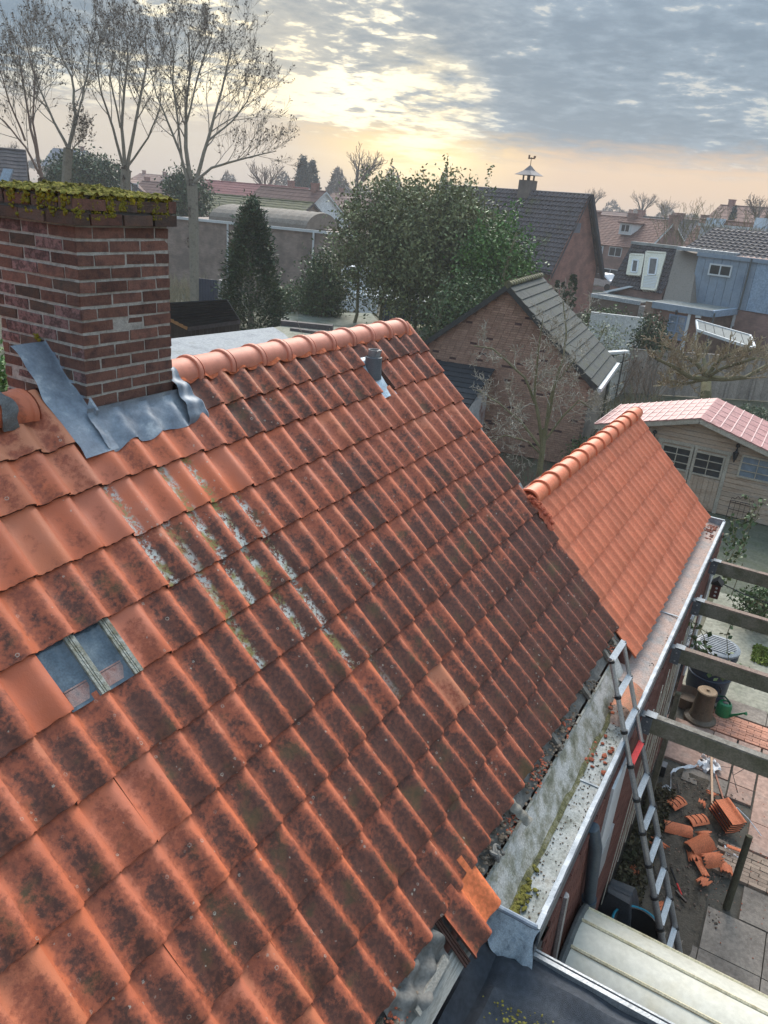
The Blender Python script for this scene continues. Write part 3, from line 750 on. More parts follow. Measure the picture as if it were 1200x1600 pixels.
blobs(45, lambda r: (r.choice([5.35, 5.6, 6.1, 6.3])+r.gauss(0, .08), r.uniform(.63, .85), 3.31+.05*(r.random() < .3)), .008, .03, 33, .5).build('clay_rubble', CRUM, gut, False, kind='stuff')
blobs(130, lambda r: (11.5-abs(r.gauss(0, .25)), r.uniform(.65, .95), 3.40), .008, .022, 34, .5).build('red_leaf_litter', pm('red_dead_leaf', [(.16, .05, .035), (.28, .11, .07)], 30, .95), gut, False, kind='stuff')
ld = MB()
def flap(a, b):
    y = 1.02 - .46*a
    return Vector((GX0-.01-.06*b-.022*math.sin(a*11+b*3)*b-.010*math.sin(a*29+b*9)*b, y + .02*math.sin(b*4), 3.47-.26*b*(1-.25*math.sin(a*7)) + .014*math.sin(a*13+b*4)))
ld.grid(flap, 40, 20); ld.build('lead_end_flap', pm('bright_lead', []), gut, True)
# broken valley tile resting in the gutter
bt = MB(); bt.grid(lambda a, b: Vector((5.98+.40*b+.03*a, .60+.20*a, 3.47+.05*math.sin(a*3.1)+.02*b)), 8, 5)
tag(bt.build('broken_tile', pm('mossy_clay', [(.30, .17, .10), (.42, .17, .10), (.22, .16, .10)], 10, .85, .5), None, True), 'broken curved ridge tile lying across the gutter beside the ladder', 'roof tile')

# ------------------------------------------------------------------ felt flat roof at the bottom
flat = thing('flat_roof', 'dark bitumen felt flat roof with folds and a thin metal trim below the gutter', 'flat roof', (2.6, .2, 0))
m = MB()
def feltf(a, b):
    x = -1.2 + 4.70*a; y = 1.02 - 2.8*b
    h = 3.17
    h += .075*math.exp(-((y-.90+.03*math.sin(x*3))/.045)**2) + .05*math.exp(-((x-3.36)/.06)**2) - .03*math.exp(-((y-.78)/.03)**2)
    h += .055*math.exp(-((y-.70)/.035)**2)*(x < 3.2)
    h += .008*math.sin(x*9+y*5)*math.sin(y*13) + .006*math.sin(x*23-y*7)
    h -= .06*math.exp(-((x-3.0-.1*(1-y)-.03*math.sin(y*9))/.10)**2)*(1/(1+math.exp((y-.75)*30)))
    h += .012*math.sin(x*5+math.sin(y*4)*2)
    return Vector((x, y, h))
m.grid(feltf, 110, 80); m.build('felt_sheet', FELT, flat, True)
m = MB(); m.box((1.1, -.2, 1.5), (4.6, 2.5, 3.2)); m.build('wall', BW, flat)
m = MB(); m.box((3.53, -.55, 3.20), (.014, 2.3, .03)); m.box((3.50, -.55, 3.10), (.03, 2.3, .22)); m.build('metal_trim', pm('edge_trim', [(.22, .23, .24), (.36, .37, .38)], 6, .45, metal=.4), flat)
blobs(120, lambda r: (3.05+r.gauss(0, .05), .55+r.gauss(0, .10)-.2*r.random(), 3.17), .004, .012, 40, .5).build('felt_moss', MOSS, flat, True, kind='stuff')

# ------------------------------------------------------------------ arched plastic canopy
can = thing('arched_canopy', 'cream arched plastic door canopy with yellowed strips and grey rubber end rim', 'canopy', (4.3, .2, 2.2))
CREAM = pm('cream_panel', [(.45, .43, .36), (.51, .49, .42), (.46, .42, .32)], 2.4, .5, .06, speck=.06)
CREAMY = pm('yellowed_strip', [(.55, .46, .26), (.62, .55, .38), (.40, .31, .17)], 6, .5, .2)
def arch(t, y): # t 0..1 over the vault across x
    an = math.radians(172 - 150*t); return Vector((4.36+.70*math.cos(an), y, 1.86+.66*math.sin(an)))
seg = [0, .16, .33, .50, .66, .83, 1.]
for q in range(6):
    m = MB(); t0, t1 = seg[q]+.006, seg[q+1]-.006
    m.grid(lambda a, b: arch(t0+(t1-t0)*a, .46-2.6*b) + Vector((0, 0, .008*math.sin(a*3.1))), 8, 12); m.build('panel', CREAM, can, True)
for t in seg:
    m = MB(); m.tube([arch(t, .47-2.6*b/8.)+Vector((0, 0, .006)) for b in range(9)], .014, 5); m.build('ridge_strip', CREAMY, can, True)
m = MB(); m.tube([arch(t/12., .48) for t in range(13)], .03, 8); m.build('rubber_rim', pm('grey_rubber', [(.07, .075, .075), (.12, .125, .12)], 9, .7), can, True)
m = MB(); m.box((4.36, .53, 1.95), (1.2, .03, .5)); m.build('back_plate', pm('dark_plate', [(.03, .03, .03)], 5, .7), can)

# ------------------------------------------------------------------ GARDEN and ground
GRND = pm('garden_ground', [(.055, .06, .03), (.09, .085, .055), (.12, .11, .08)], .8, .95, .6, 12)
m = MB(); m.grid(lambda a, b: Vector((-60+660*a, -260+600*b, -.03)), 4, 4)
tag(m.build('ground', GRND), 'grass and bare soil under the whole neighbourhood', 'ground', kind='structure')
STONE = pm('grey_paving', [(.135, .115, .10), (.195, .165, .14), (.24, .205, .175)], 2.2, .9, .45, 60, objrand=.16)
STONER = pm('clay_stained_paving', [(.28, .18, .145), (.37, .24, .19), (.24, .20, .175)], 1.5, .9, .45, 60, objrand=.12)
CONC = pm('old_concrete', [(.18, .175, .13), (.26, .25, .20), (.15, .155, .115)], 1.2, .95, .4, 40)
GREENC = pm('algae_terrace', [(.05, .06, .038), (.09, .095, .07), (.065, .075, .04)], 1.4, .95, .4, 40)
SOIL = pm('dark_soil', [(.055, .045, .036), (.095, .078, .06), (.04, .035, .028)], 6, 1, 1, 40)
def flat_sheet(name, x0, x1, y0, y1, z, mat, lab=None):
    m = MB(); m.grid(lambda a, b: Vector((x0+(x1-x0)*a, y0+(y1-y0)*b, z)), 2, 2); o = m.build(name, mat); o['kind'] = 'structure'; 
    if lab: o['label'] = lab
    return o
flat_sheet('patio_bed', 2, 17.2, -5.2, .62, -.018, pm('joint_sand', [(.06, .055, .045), (.10, .09, .075)], 8, .95))
flat_sheet('concrete_yard', 12.6, 16.9, -5.2, .62, -.004, CONC)
flat_sheet('terrace', 16.9, 22.4, -6, 1.6, -.008, GREENC)
m = MB()
m.grid(lambda a, b: Vector((6.2+4.0*a, -.52+1.12*b, .004+.022*math.sin(a*31+b*9)*math.sin(b*23)+.03*abs(math.sin(a*7)*math.sin(b*5)))), 60, 22)
so = m.build('soil_bed', SOIL, None, True); so['kind'] = 'structure'; so['label'] = 'dark bare soil bed between the wall and the slabs'
paving = thing('patio_paving', 'square concrete slabs laid over the yard below the pergola', 'paving', (8, -2, 0)); paving['kind'] = 'structure'
def slab(x0, x1, y0, y1, mat=STONE, z=.0, th=.04, name='slab'):
    m = MB(); m.box(((x0+x1)/2, (y0+y1)/2, z+rng.uniform(-.004, .004)), (abs(x1-x0)-.012, abs(y1-y0)-.012, th), Matrix.Rotation(rng.gauss(0, .004), 3, 'Z'))
    return m.build(name, mat, paving)
yb = [-.54-.65*k for k in range(8)]
xb = 3.3
for i in range(7):
    for j in range(6): slab(xb+.655*i, xb+.655*(i+1), yb[j+1], yb[j], STONE)
for i, xx in enumerate([3.9, 4.55, 5.2, 5.85]): slab(xx, xx+.65, yb[0], yb[0]+.62, STONE)
slab(6.58, 7.22, -.54, .08, STONE)
# right part: rows by x
def slabs_x(xs, ys, mat):
    for a, b in zip(xs, xs[1:]):
        for c, d in zip(ys, ys[1:]): slab(a, b, d, c, mat)
slabs_x([7.90, 8.46], [-.88, -1.5, -2.15, -2.8], STONE)
slabs_x([9.13, 9.70, 10.32, 10.92, 11.5], [-.82, -1.45, -2.1, -2.8], STONER)
slabs_x([10.02, 10.36, 10.95, 11.5], [-.47, -.80], STONER)
slabs_x([10.0, 10.36], [.16, -.46], STONE)
slabs_x([10.38, 10.95, 11.5], [.5, -.1, -.45], STONER)
slabs_x([12.16, 12.62], [.5, -.1, -.8, -1.5, -2.1], STONE)
# clinker strips: every brick its own
CLK = pm('paving_clinker', [(.21, .16, .125), (.32, .235, .18), (.26, .195, .15)], 9, .9, .5, 90, objrand=.2)
CLKR = pm('red_paving_clinker', [(.36, .16, .105), (.46, .22, .15), (.31, .17, .13)], 9, .9, .5, 90, objrand=.2)
cm_ = MB().box((0, 0, 0), (.058, .205, .05)).mesh('clinker', [CLK]); cr_ = MB().box((0, 0, 0), (.058, .205, .05)).mesh('clinker', [CLKR])
def clinker(x0, x1, y0, y1, me):
    n = int((x1-x0)/.065); k = 0
    for i in range(n):
        y = y1 - (.105 if i % 2 else 0)
        while y > y0:
            inst('brick', me, Matrix.Translation((x0+.033+.065*i, y-.1, .004+rng.uniform(-.004, .004))) @ Matrix.Rotation(rng.gauss(0, .012), 4, 'Z'), paving); y -= .213
clinker(8.50, 9.10, -1.45, -.50, cm_)
clinker(11.52, 12.14, -1.05, .30, cr_)

# front wall of the cottage below the gutter with courses of brick
fw = thing('front_wall', 'dark brick front wall of the cottage below the zinc gutter', 'wall', (7.5, .62, 0))
m = MB(); m.box((7.6, .60, 1.6), (8.1, .08, 3.2)); m.build('mortar_bed', pm('dark_mortar', [(.07, .06, .055), (.11, .10, .09)], 20, .95), fw)
m = MB()
for r in range(46):
    z = .04+.0705*r; x = 3.62 + (.11 if r % 2 else 0)
    while x < 11.5:
        m.box((x+.105, .566, z+.03), (.208, .03, .056)); x += .221
m.build('brick_course', pm('wall_brick', [(.085, .035, .028), (.15, .06, .045), (.11, .045, .035)], 8, .9, .5, 70, island=.25), fw, kind='stuff')
def wallbox(name, xa, xb, za, zb, mat, d=.03, y=.545):
    m = MB(); m.box(((xa+xb)/2, y, (za+zb)/2), (xb-xa, d, zb-za)); return m.build(name, mat, fw)
WHITE = pm('white_paint', [(.48, .50, .52), (.58, .60, .61)], 3, .6, .1, speck=.05)
wb = wallbox('white_panel', 5.28, 5.82, 2.25, 3.2, WHITE, .03)
wallbox('tiled_sill', 5.1, 6.0, 1.75, 2.24, pm('grey_tile', [(.30, .30, .31), (.40, .41, .42)], 4, .5), .04)
wallbox('white_window_frame', 9.3, 10.1, 1.1, 2.9, WHITE, .04)
wallbox('window_pane', 9.38, 10.02, 1.18, 2.82, pm('dark_pane', [(.02, .025, .03), (.03, .035, .04)], 3, .1, .0, spec=.7), .05)
wallbox('white_window_frame', 11.0, 11.5, 1.1, 2.9, WHITE, .04)
# trellis
tr = thing('trellis', 'cream wooden diamond trellis fixed to the brick wall behind the ladder', 'trellis', (8.3, .59, 1))
TW = pm('cream_lath', [(.50, .46, .36), (.62, .59, .50), (.42, .38, .28)], 9, .8, .3)
for k in range(6):
    m = MB(); m.bar((6.85+k*.36, .525, .35), (7.4+k*.36, .525, 3.0), .022, .008, (0, 1, 0)); m.build('lath', TW, tr)
for k in range(6):
    m = MB(); m.bar((7.45+k*.36, .514, .55), (6.9+k*.36, .514, 3.0), .022, .008, (0, 1, 0)); m.build('lath', TW, tr)
# downpipe
dp = thing('downpipe', 'dark blue-grey plastic downpipe running down from the gutter end to the ground', 'downpipe', (4.9, .5, 0))
PIPE = pm('blue_grey_pipe', [(.035, .055, .075), (.055, .08, .105)], 4, .45, .1)
m = MB(); m.tube([(4.66, .55, 3.3), (4.70, .50, 3.1), (5.05, .48, 2.1), (5.5, .48, .9), (5.6, .48, 0)], .05, 12); m.build('pipe', PIPE, dp, True)
for p, q in (((4.98, .484, 2.3), (5.02, .482, 2.2)), ((5.42, .48, 1.1), (5.46, .48, 1.0))):
    m = MB(); m.tube([p, q], .062, 12); m.build('pipe_clip', PIPE, dp, True)
m = MB(); m.tube([(4.05, .55, 3.2), (4.07, .53, 2.4), (4.4, .53, 1.6)], .03, 8); tag(m.build('small_grey_pipe', ALUD, None, True), 'thin pale waste pipe on the wall just behind the arched canopy', 'pipe')

# ------------------------------------------------------------------ telescopic ladder
lad = thing('telescopic_ladder', 'silver telescopic ladder with black collars and one red rung leaning on the gutter', 'ladder', (6.9, -.55, 0))
nl = Vector((0, math.sin(math.radians(69)), -math.cos(math.radians(69)))); kl = nl.dot(Vector((0, .56, 3.46)))
def onl(px, py):
    r = Vector(ray(px, py)); o = Vector((0, 0, H)); t = (kl - nl.dot(o))/nl.dot(r); return o + r*t
Lt, Lb = onl(955, 1032), onl(1031, 1449); Rt, Rb_ = onl(974, 1003), onl(1054, 1448)
dl_ = (Lb-Lt).normalized(); dr_ = (Rb_-Rt).normalized(); dm = (dl_+dr_).normalized()
n_sec = 13
stp = (Lb-Lt).length/8
for side, (p0, dd) in enumerate(((Lt, dl_), (Rt, dr_))):
    for k in range(n_sec):
        if (p0+dd*stp*(k+1)).z < -.1: break
        m = MB(); rr = .0185 + .0016*k
        m.tube([p0+dd*stp*k, p0+dd*stp*(k+1)], rr, 12); m.build('tube_section', ALU if k < 3 else ALUD, lad, True)
        m = MB(); m.tube([p0+dd*(stp*(k)-.004), p0+dd*(stp*k+.022)], rr+.008, 12); m.build('collar', BLACK, lad, True)
for k in range(n_sec):
    a = Lt+dl_*(stp*k+.0); b = Rt+dr_*(stp*k+.0)
    if a.z < -.05: break
    m = MB(); m.bar(a, b, .052, .026, (0, -.34, .94)); m.build('rung', RED if k == 3 else ALU, lad)

# ------------------------------------------------------------------ pergola
per = thing('pergola', 'open pergola of mossy timber beams hung from the gutter fascia on metal shoes', 'pergola', (8.4, -1, 0))
SHOE = pm('galvanised_shoe', [(.10, .115, .135), (.17, .19, .21)], 7, .5, .15, metal=.5)
for k, bx in enumerate((6.36, 7.78, 9.08, 10.46)):
    m = MB(); m.box((bx, -2.2, 3.20), (.075, 5.4, .17)); b_ = m.build('beam', BEAM, per, bevel=.006)
    m = MB(); m.box((bx, -2.2, 3.291), (.072, 5.4, .012)); m.build('beam_top', BEAMT if k else WOODG, b_)
    m = MB(); m.box((bx, .525, 3.19), (.10, .13, .18)); m.box((bx, .48, 3.297), (.10, .10, .006)); m.build('metal_shoe', SHOE, b_)
    for zz in (3.14, 3.24):
        m = MB(); m.lathe((bx-.052, .50, zz), [(.009, 0), (.009, .006)], 8, (-1, 0, 0)); m.build('bolt', ALU, b_)
m = MB(); m.box((9.0, .44, 1.0), (.07, .07, 2.0)); m.build('post', BEAM, per, bevel=.006)
m = MB(); m.box((8.4, -4.86, 3.03), (5.0, .1, .16)); m.build('cross_beam', BEAM, per)
for bx in (6.3, 10.4):
    m = MB(); m.box((bx, -4.86, 1.5), (.1, .1, 2.95)); m.build('post', BEAM, per)
tag(MB().box((7.0, .57, .9), (.03, .03, 1.8)).build('cane', WOODG), 'thin grey cane standing against the brick wall', 'cane')
# wooden stake in the bed
m = MB(); p0, p1 = Vector((8.0, -.74, 0)), Vector((8.22, -.74, .95))
m.tube([p0, p1], [.045, .04], 9); tag(m.build('wooden_post', pm('green_grey_post', [(.045, .042, .025), (.09, .08, .05)], 8, .9, .6, 50), None, True, 50), 'short round mossy post standing at the corner of the soil bed', 'post')

# ------------------------------------------------------------------ loose tiles on the soil
BRK = pm('broken_new_clay', [(.55, .15, .065), (.62, .18, .08), (.45, .12, .055)], 6, .75, .3, objrand=.12)
def loose(name, me, loc, rx, ry, rz, label, s=1.):
    o = bpy.data.objects.new(name, me); COL.objects.link(o); o.location = loc; o.rotation_euler = (rx, ry, rz); o.scale = (s, s, s)
    tag(o, label, 'roof tile', 'salvaged clay roof tiles on the ground'); return o
pan = tile_mesh('loose_tile', PROFN, [BRK, CLAYD])
st = thing('tile_stack', 'neat stack of five whole new clay roof tiles beside the brown stick', 'tile stack', (8.9, -.5, 0), 'salvaged clay roof tiles on the ground')
for k in range(5):
    mt = Matrix.Translation((9.33-.035*k, -.27+.012*k-.02, .25-.03*k)) @ Matrix.Rotation(math.radians(-135+1*k), 4, 'Z') @ Matrix.Rotation(math.radians(30), 4, 'X')
    pA, pB = at(1153, 1290, z=.20), at(1128, 1250, z=.27); yy = (pB-pA).normalized(); xx = yy.cross(Vector((0, 0, 1))).normalized(); zz = xx.cross(yy)
    mt = Matrix.Translation(pA - xx*(.11+.016*k) - yy*.006*k - zz*(.034*k)) @ Matrix((xx, yy, zz)).transposed().to_4x4() @ Matrix.Rotation(.10, 4, 'Y') @ Matrix.Scale(1.1, 4)
    inst('tile', pan, mt, st)
def ridge_piece(L, arc0, arc1, r=.115, jag=0., seed=1):
    rr = random.Random(seed); m = MB(); n = 12; k = 5
    j0 = [rr.uniform(-jag, jag) for _ in range(n+1)]; j1 = [rr.uniform(-jag, jag) for _ in range(n+1)]
    def f(rad, sgn=1):
        return [((x0+(L+j1[i]-x0)*q/k), math.cos(a)*rad, math.sin(a)*rad) for q in range(k+1) for i in range(n+1) for a in [arc0+(arc1-arc0)*i/n] for x0 in [j0[i]]]
    up, lo = f(r), f(r-.014); N = (n+1)*(k+1)
    fs = [(q*(n+1)+i, q*(n+1)+i+1, (q+1)*(n+1)+i+1, (q+1)*(n+1)+i) for q in range(k) for i in range(n)]
    fs2 = [tuple(N+v for v in reversed(f_)) for f_ in fs]
    ed = []
    for i in range(n): ed += [(i, N+i, N+i+1, i+1), (k*(n+1)+i, k*(n+1)+i+1, N+k*(n+1)+i+1, N+k*(n+1)+i)]
    for q in range(k): ed += [(q*(n+1), (q+1)*(n+1), N+(q+1)*(n+1), N+q*(n+1)), (q*(n+1)+n, N+q*(n+1)+n, N+(q+1)*(n+1)+n, (q+1)*(n+1)+n)]
    m.add(up+lo, fs+fs2+ed); return m.mesh('ridge_piece', [BRK], True, 45)
PI = math.pi
# two short ribbed offcuts, seen from their slotted side
for (x, y, rz, lb) in ((9.26, .18, 2.3, 'short slotted tile offcut lying nearest the wall'), (9.12, -.10, 2.0, 'short slotted tile offcut next to the stone slab')):
    e = thing('slotted_tile', lb, 'roof tile', (x, y, .04), 'salvaged clay roof tiles on the ground')
    g = ridge_piece(.27, .25*PI, .75*PI, .135, 0, 3)
    mt = Matrix.Translation((x, y, -.03)) @ Matrix.Rotation(rz-PI/2-1.2, 4, 'Z')
    inst('body', g, mt, e)
    for q in (.07, .15, .23):
        sm = MB(); sm.tube([(q, math.cos(a)*.138, math.sin(a)*.138) for a in [PI*(.32+.036*t) for t in range(11)]], .006, 5); 
        inst('slot', sm.mesh('slot', [CLAYD]), mt, e)
loose('curved_tile', ridge_piece(.36, .12*PI, .80*PI, .13, .006, 5), (8.86, .18, -.02), .1, .05, -1.25, 'whole curved tile with a flange lying on the soil near the ladder')
loose('curved_tile', ridge_piece(.30, .1*PI, .9*PI, .15, .01, 6), (8.62, -.22, 0), -.1, -.35, -.75, 'largest upright curved tile in the middle of the heap')
loose('broken_tile', ridge_piece(.20, .2*PI, .8*PI, .12, .04, 7), (8.50, -.40, .05), .3, -.2, -1.0, 'broken curved tile leaning on the largest one')
loose('broken_tile', ridge_piece(.16, .2*PI, .8*PI, .11, .05, 8), (8.45, -.30, .0), 0, .1, .3, 'small broken curved piece under the leaning heap')
loose('broken_tile', ridge_piece(.16, .2*PI, .75*PI, .11, .05, 9), (8.43, .09, 0), .2, .1, 1.2, 'jagged tile shard nearest the ladder foot')
loose('broken_tile', ridge_piece(.14, .25*PI, .7*PI, .10, .05, 10), (8.10, -.40, 0), .1, .1, -.4, 'tile shard nearest the canopy end of the heap')
loose('broken_tile', ridge_piece(.17, .25*PI, .75*PI, .11, .03, 11), (8.46, -.66, 0), .1, .1, .2, 'flat tile shard lying on the brick paving edge')
loose('broken_tile', ridge_piece(.12, .25*PI, .75*PI, .11, .05, 12), (9.02, -.38, 0), .5, .1, 2.2, 'pointed tile shard below the tile stack')
loose('broken_tile', ridge_piece(.22, .3*PI, .6*PI, .10, .02, 13), (8.27, -.45, 0), .1, .0, .6, 'narrow tile shard crossing the soil below the heap')
loose('broken_tile', ridge_piece(.2, .42*PI, .58*PI, .10, .01, 14), (8.95, -.60, .0), .1, .0, -1.5, 'narrow strip of tile lying below the tile stack')
for k, (x, y, z) in enumerate([(9.55, -.18, .03), (9.86, -.33, .03), (7.55, -.1, .03), (7.9, .35, .02)]):
    loose('broken_tile', ridge_piece(.09, .3*PI, .7*PI, .09, .04, 20+k), (x, y, 0), .2, .1, k*1.3, ['little tile crumb behind the stack', 'thin tile splinter by the wooden stick', 'little tile crumb near the hammer', 'tile crumb in the soil by the trellis'][k])
STICK = pm('pale_new_wood', [(.42, .26, .16), (.55, .36, .24)], 5, .7, .2)
m = MB(); m.bar((11.05, -.09, .12), (9.45, -.335, .14), .03, .024); tag(m.build('wooden_stick', STICK), 'long pale planed stick lying across the slabs', 'stick')
m = MB(); m.bar((10.6, -.20, .02), (9.75, -.50, .03), .022, .02); tag(m.build('wooden_stick', pm('clay_red_stick', [(.28, .11, .07), (.38, .16, .1)], 5, .7)), 'short red-brown stick under the pale stick', 'stick')
PLW = pm('white_film', [(.62, .62, .64), (.75, .75, .77), (.5, .5, .53)], 12, .35, .3, spec=.5)
m = MB()
pts = [(9.62, .36), (9.66, .24), (9.78, .26), (9.98, .30), (10.16, .25), (10.28, .12), (10.42, .0), (10.55, -.06)]
m.grid(lambda a, b: (lambda i, f: Vector((pts[i][0]+(pts[i+1][0]-pts[i][0])*f + .05*(b-.5), pts[i][1]+(pts[i+1][1]-pts[i][1])*f+.02*(b-.5), .03+.03*abs(math.sin(a*23))+.02*math.sin(b*5+a*31))))(min(6, int(a*7)), a*7-min(6, int(a*7))), 50, 4)
m.grid(lambda a, b: Vector((10.40+.30*a+.06*math.sin(b*11), -.04-.24*b+.05*math.sin(a*9), .05+.06*math.sin(a*9+b*4)*math.sin(b*13+a*5))), 16, 14)
tag(m.build('plastic_strip', PLW, None, True), 'crumpled shiny white plastic strip trailing over the slabs', 'plastic strip')
m = MB(); m.grid(lambda a, b: Vector((8.86+.16*a, -.62-.18*b+.05*a, .02+.012*math.sin(a*9+b*7))), 8, 6); tag(m.build('paper_scrap', PLW, None, True), 'small white scrap lying on the soil below the tile stack', 'scrap')
m = MB(); m.tube([(9.35, -.42, .2), (9.5, -.50, .22), (9.62, -.62, .2), (9.6, -.78, .12), (9.45, -.98, .05)], .007, 5)
tag(m.build('white_wire', PLW, None, True), 'bent pinkish white wire curving over the leaning tile stack', 'wire')
m = MB(); m.tube([(11.3, .3, .02), (10.9, .2, .02), (10.75, -.05, .02), (10.6, -.2, .02), (10.7, -.45, .02), (10.2, -.6, .02)], .006, 5); m.tube([(11.2, -.35, .02), (10.8, -.45, .02), (10.55, -.5, .02), (10.8, -.62, .02), (11.1, -.6, .02)], .006, 5)
tag(m.build('loose_wire', BLACK, None, True), 'dark bent wire loops lying on the reddish slabs', 'wire')
m = MB(); m.tube([(9.9, .2, .04), (9.2, .0, .06), (8.8, .15, .12), (8.5, .3, .05), (8.0, .1, .03), (7.9, -.25, .03)], .005, 5)
tag(m.build('loose_cable', BLACK, None, True), 'thin black cable trailing over the soil among tiles', 'cable')
bb = thing('black_box', 'small black battery box lying on the soil against the wall', 'box', (9.95, .45, 0))
m = MB(); m.box((9.95, .42, .09), (.14, .09, .18)); m.build('body', BLACK, bb, bevel=.008)
m = MB(); m.box((9.95, .42, .184), (.135, .085, .008)); m.build('grey_top', pm('grey_lid', [(.16, .16, .17)], 5, .5), bb)
hm = thing('hammer', 'hammer with a red and black handle lying on the edge of the paving', 'hammer', (7.8, -.2, .02))
m = MB(); m.tube([(8.18, -.05, .04), (7.98, -.16, .04)], .014, 8); m.build('grip', BLACK, hm, True)
m = MB(); m.tube([(7.98, -.16, .04), (7.84, -.24, .04)], .012, 8); m.build('handle', RED, hm, True)
m = MB(); m.bar((7.86, -.17, .04), (7.76, -.31, .04), .03, .03); m.build('head', pm('rusty_steel', [(.07, .05, .045), (.11, .09, .08)], 20, .6, .3, metal=.5), hm, bevel=.004)

def grit(r):
    return (7.6+2.5*r.random(), .5-1.2*r.random()**.8, .02+.015*r.random())
tag(blobs(650, grit, .004, .018, 91, .6).build('soil_crumbs', pm('soil_crumb', [(.06, .05, .04), (.13, .10, .08), (.24, .12, .09)], 20, .95, .3, island=.4), None, False, kind='stuff'), 'crumbs of earth and clay scattered over the soil bed', 'crumbs', kind='stuff')
tag(blobs(260, lambda r: (7.3+4.6*r.random(), -.5-2.0*r.random(), .03), .003, .010, 92, .5).build('paving_grit', CRUM, None, False, kind='stuff'), 'fine orange clay grit lying on the paving slabs', 'grit', kind='stuff')
# ------------------------------------------------------------------ tubs, barrel, pots, can
tub = thing('black_tub', 'black builders tub with a bright teal rim ring under the ladder', 'tub', (6.95, .2, 0))
m = MB(); tc_ = Vector((6.78, .11, 0))
m.lathe(tc_, [(.20, 0), (.25, .34), (.265, .34), (.262, .36), (.235, .36), (.19, .04), (0, .04)], 28); m.build('bucket', BLACK, tub, True, 40)
m = MB(); m.tube([tc_+Vector((math.cos(t)*.262, math.sin(t)*.262, .352)) for t in [2*PI*q/32 for q in range(33)]], .016, 8); m.build('teal_rim', pm('teal_plastic', [(.01, .17, .25), (.02, .22, .31)], 4, .35), tub, True)
wb_ = thing('upturned_tub', 'dark grey upturned barrow tray lying beside the teal rimmed tub', 'tray', (7.0, .32, 0))
m = MB()
def tray(a, b):
    x = 6.80+.50*a; y = .56-.42*b
    e = min(a, 1-a, b, 1-b); h = .52*min(1, e*5.5+.04)**.7
    if .42 < a < .58: h -= .02
    return Vector((x+.12*(1-b)*(.5-a), y+.04*math.sin(a*3.1), .02+h*.86+.02*math.sin(a*6)))
m.grid(tray, 28, 20); m.build('tray', pm('charcoal_plastic', [(.03, .035, .042), (.05, .056, .065)], 5, .45, .15), wb_, True, 60)
m = MB(); m.box((7.02, .36, .47), (.012, .16, .012)); m.build('rib', pm('charcoal_plastic', []), wb_)
m = MB(); m.lathe((6.62, -.16, 0), [(0, 0), (.06, .01), (.07, .06), (.05, .12), (0, .13)], 12); tag(m.build('plant_pot', BRK, None, True), 'small orange clay lump beside the black tub', 'pot')
brl = thing('rain_barrel', 'dark blue rain barrel with a grey ribbed lid against the wall', 'barrel', (13.1, .25, 0))
BLUE = pm('dark_blue_plastic', [(.012, .022, .04), (.02, .035, .06)], 4, .4, .1)
bc = Vector((12.55, .22, 0))
m = MB(); m.lathe(bc, [(.30, 0), (.335, .12), (.345, .40), (.36, .41), (.36, .45), (.345, .46), (.34, .80), (.36, .82), (.36, .90), (.34, .93)], 28); m.build('barrel_body', BLUE, brl, True, 35)
m = MB(); m.lathe(bc, [(.365, .93), (.365, .965), (.31, .985), (.0, .99)], 28)
m.build('lid', pm('blue_grey_lid', [(.13, .15, .17), (.22, .24, .26)], 5, .5, .1), brl, True, 35)
for k in range(-4, 5):
    L = math.sqrt(.29**2-(k*.06)**2); m = MB(); m.box((bc.x+k*.06, bc.y, .996), (.02, 2*L, .012)); m.build('lid_rib', pm('pale_lid_rib', [(.24, .26, .28), (.32, .34, .36)], 5, .5), brl)
m = MB(); m.tube([(bc.x-.36, .02, .42), (bc.x-.44, -.02, .42), (bc.x-.44, -.02, .36)], .02, 6); m.build('tap', BLACK, brl, True)
cp = thing('chimney_pot', 'brown glazed chimney pot with a small lid handle standing by the barrel', 'chimney pot', (11.75, .14, 0))
CP = pm('brown_glaze', [(.06, .045, .03), (.11, .08, .055), (.08, .06, .04)], 6, .45, .3)
cb_ = Vector((11.7, .16, 0))
m = MB(); m.lathe(cb_, [(.26, 0), (.25, .05), (.19, .09), (.165, .16), (.145, .50), (.155, .52), (.155, .56)], 24); m.build('pot_body', CP, cp, True, 35)
m = MB(); m.lathe(cb_, [(.155, .56), (.14, .575), (.0, .575)], 24); m.lathe(cb_+Vector((0, 0, .575)), [(.02, 0), (.03, .03), (0, .035)], 10)
m.build('lid', pm('tan_lid', [(.22, .14, .08), (.30, .20, .12)], 7, .6, .3), cp, True, 35)
dish = MB(); dish.lathe((12.02, .42, 0), [(.20, 0), (.23, .20), (.245, .21), (.225, .22), (.19, .10), (0, .09)], 20)
tag(dish.build('plant_pot', pm('brown_pot', [(.10, .07, .05), (.15, .11, .08)], 6, .8), None, True, 40), 'round brown plant pot tucked behind the chimney pot', 'pot')
wc = thing('watering_can', 'green plastic watering can on the slabs beside the chimney pot', 'watering can', (12.1, -.13, 0))
GRN = pm('green_plastic', [(.004, .13, .045), (.008, .17, .06)], 4, .35, .05, spec=.5)
w0 = Vector((12.05, -.14, 0))
m = MB(); m.lathe(w0, [(.115, 0), (.12, .02), (.12, .20), (.10, .25), (.06, .27), (.055, .25)], 22); m.build('can_body', GRN, wc, True, 40)
m = MB(); m.tube([w0+Vector((-.03, -.10, .05)), w0+Vector((-.08, -.22, .17)), w0+Vector((-.11, -.30, .25))], [.028, .018, .014], 10); m.lathe(w0+Vector((-.11, -.30, .24)), [(.015, 0), (.032, .04), (0, .042)], 12, (-.3, -.8, .6)); m.build('spout', GRN, wc, True, 40)
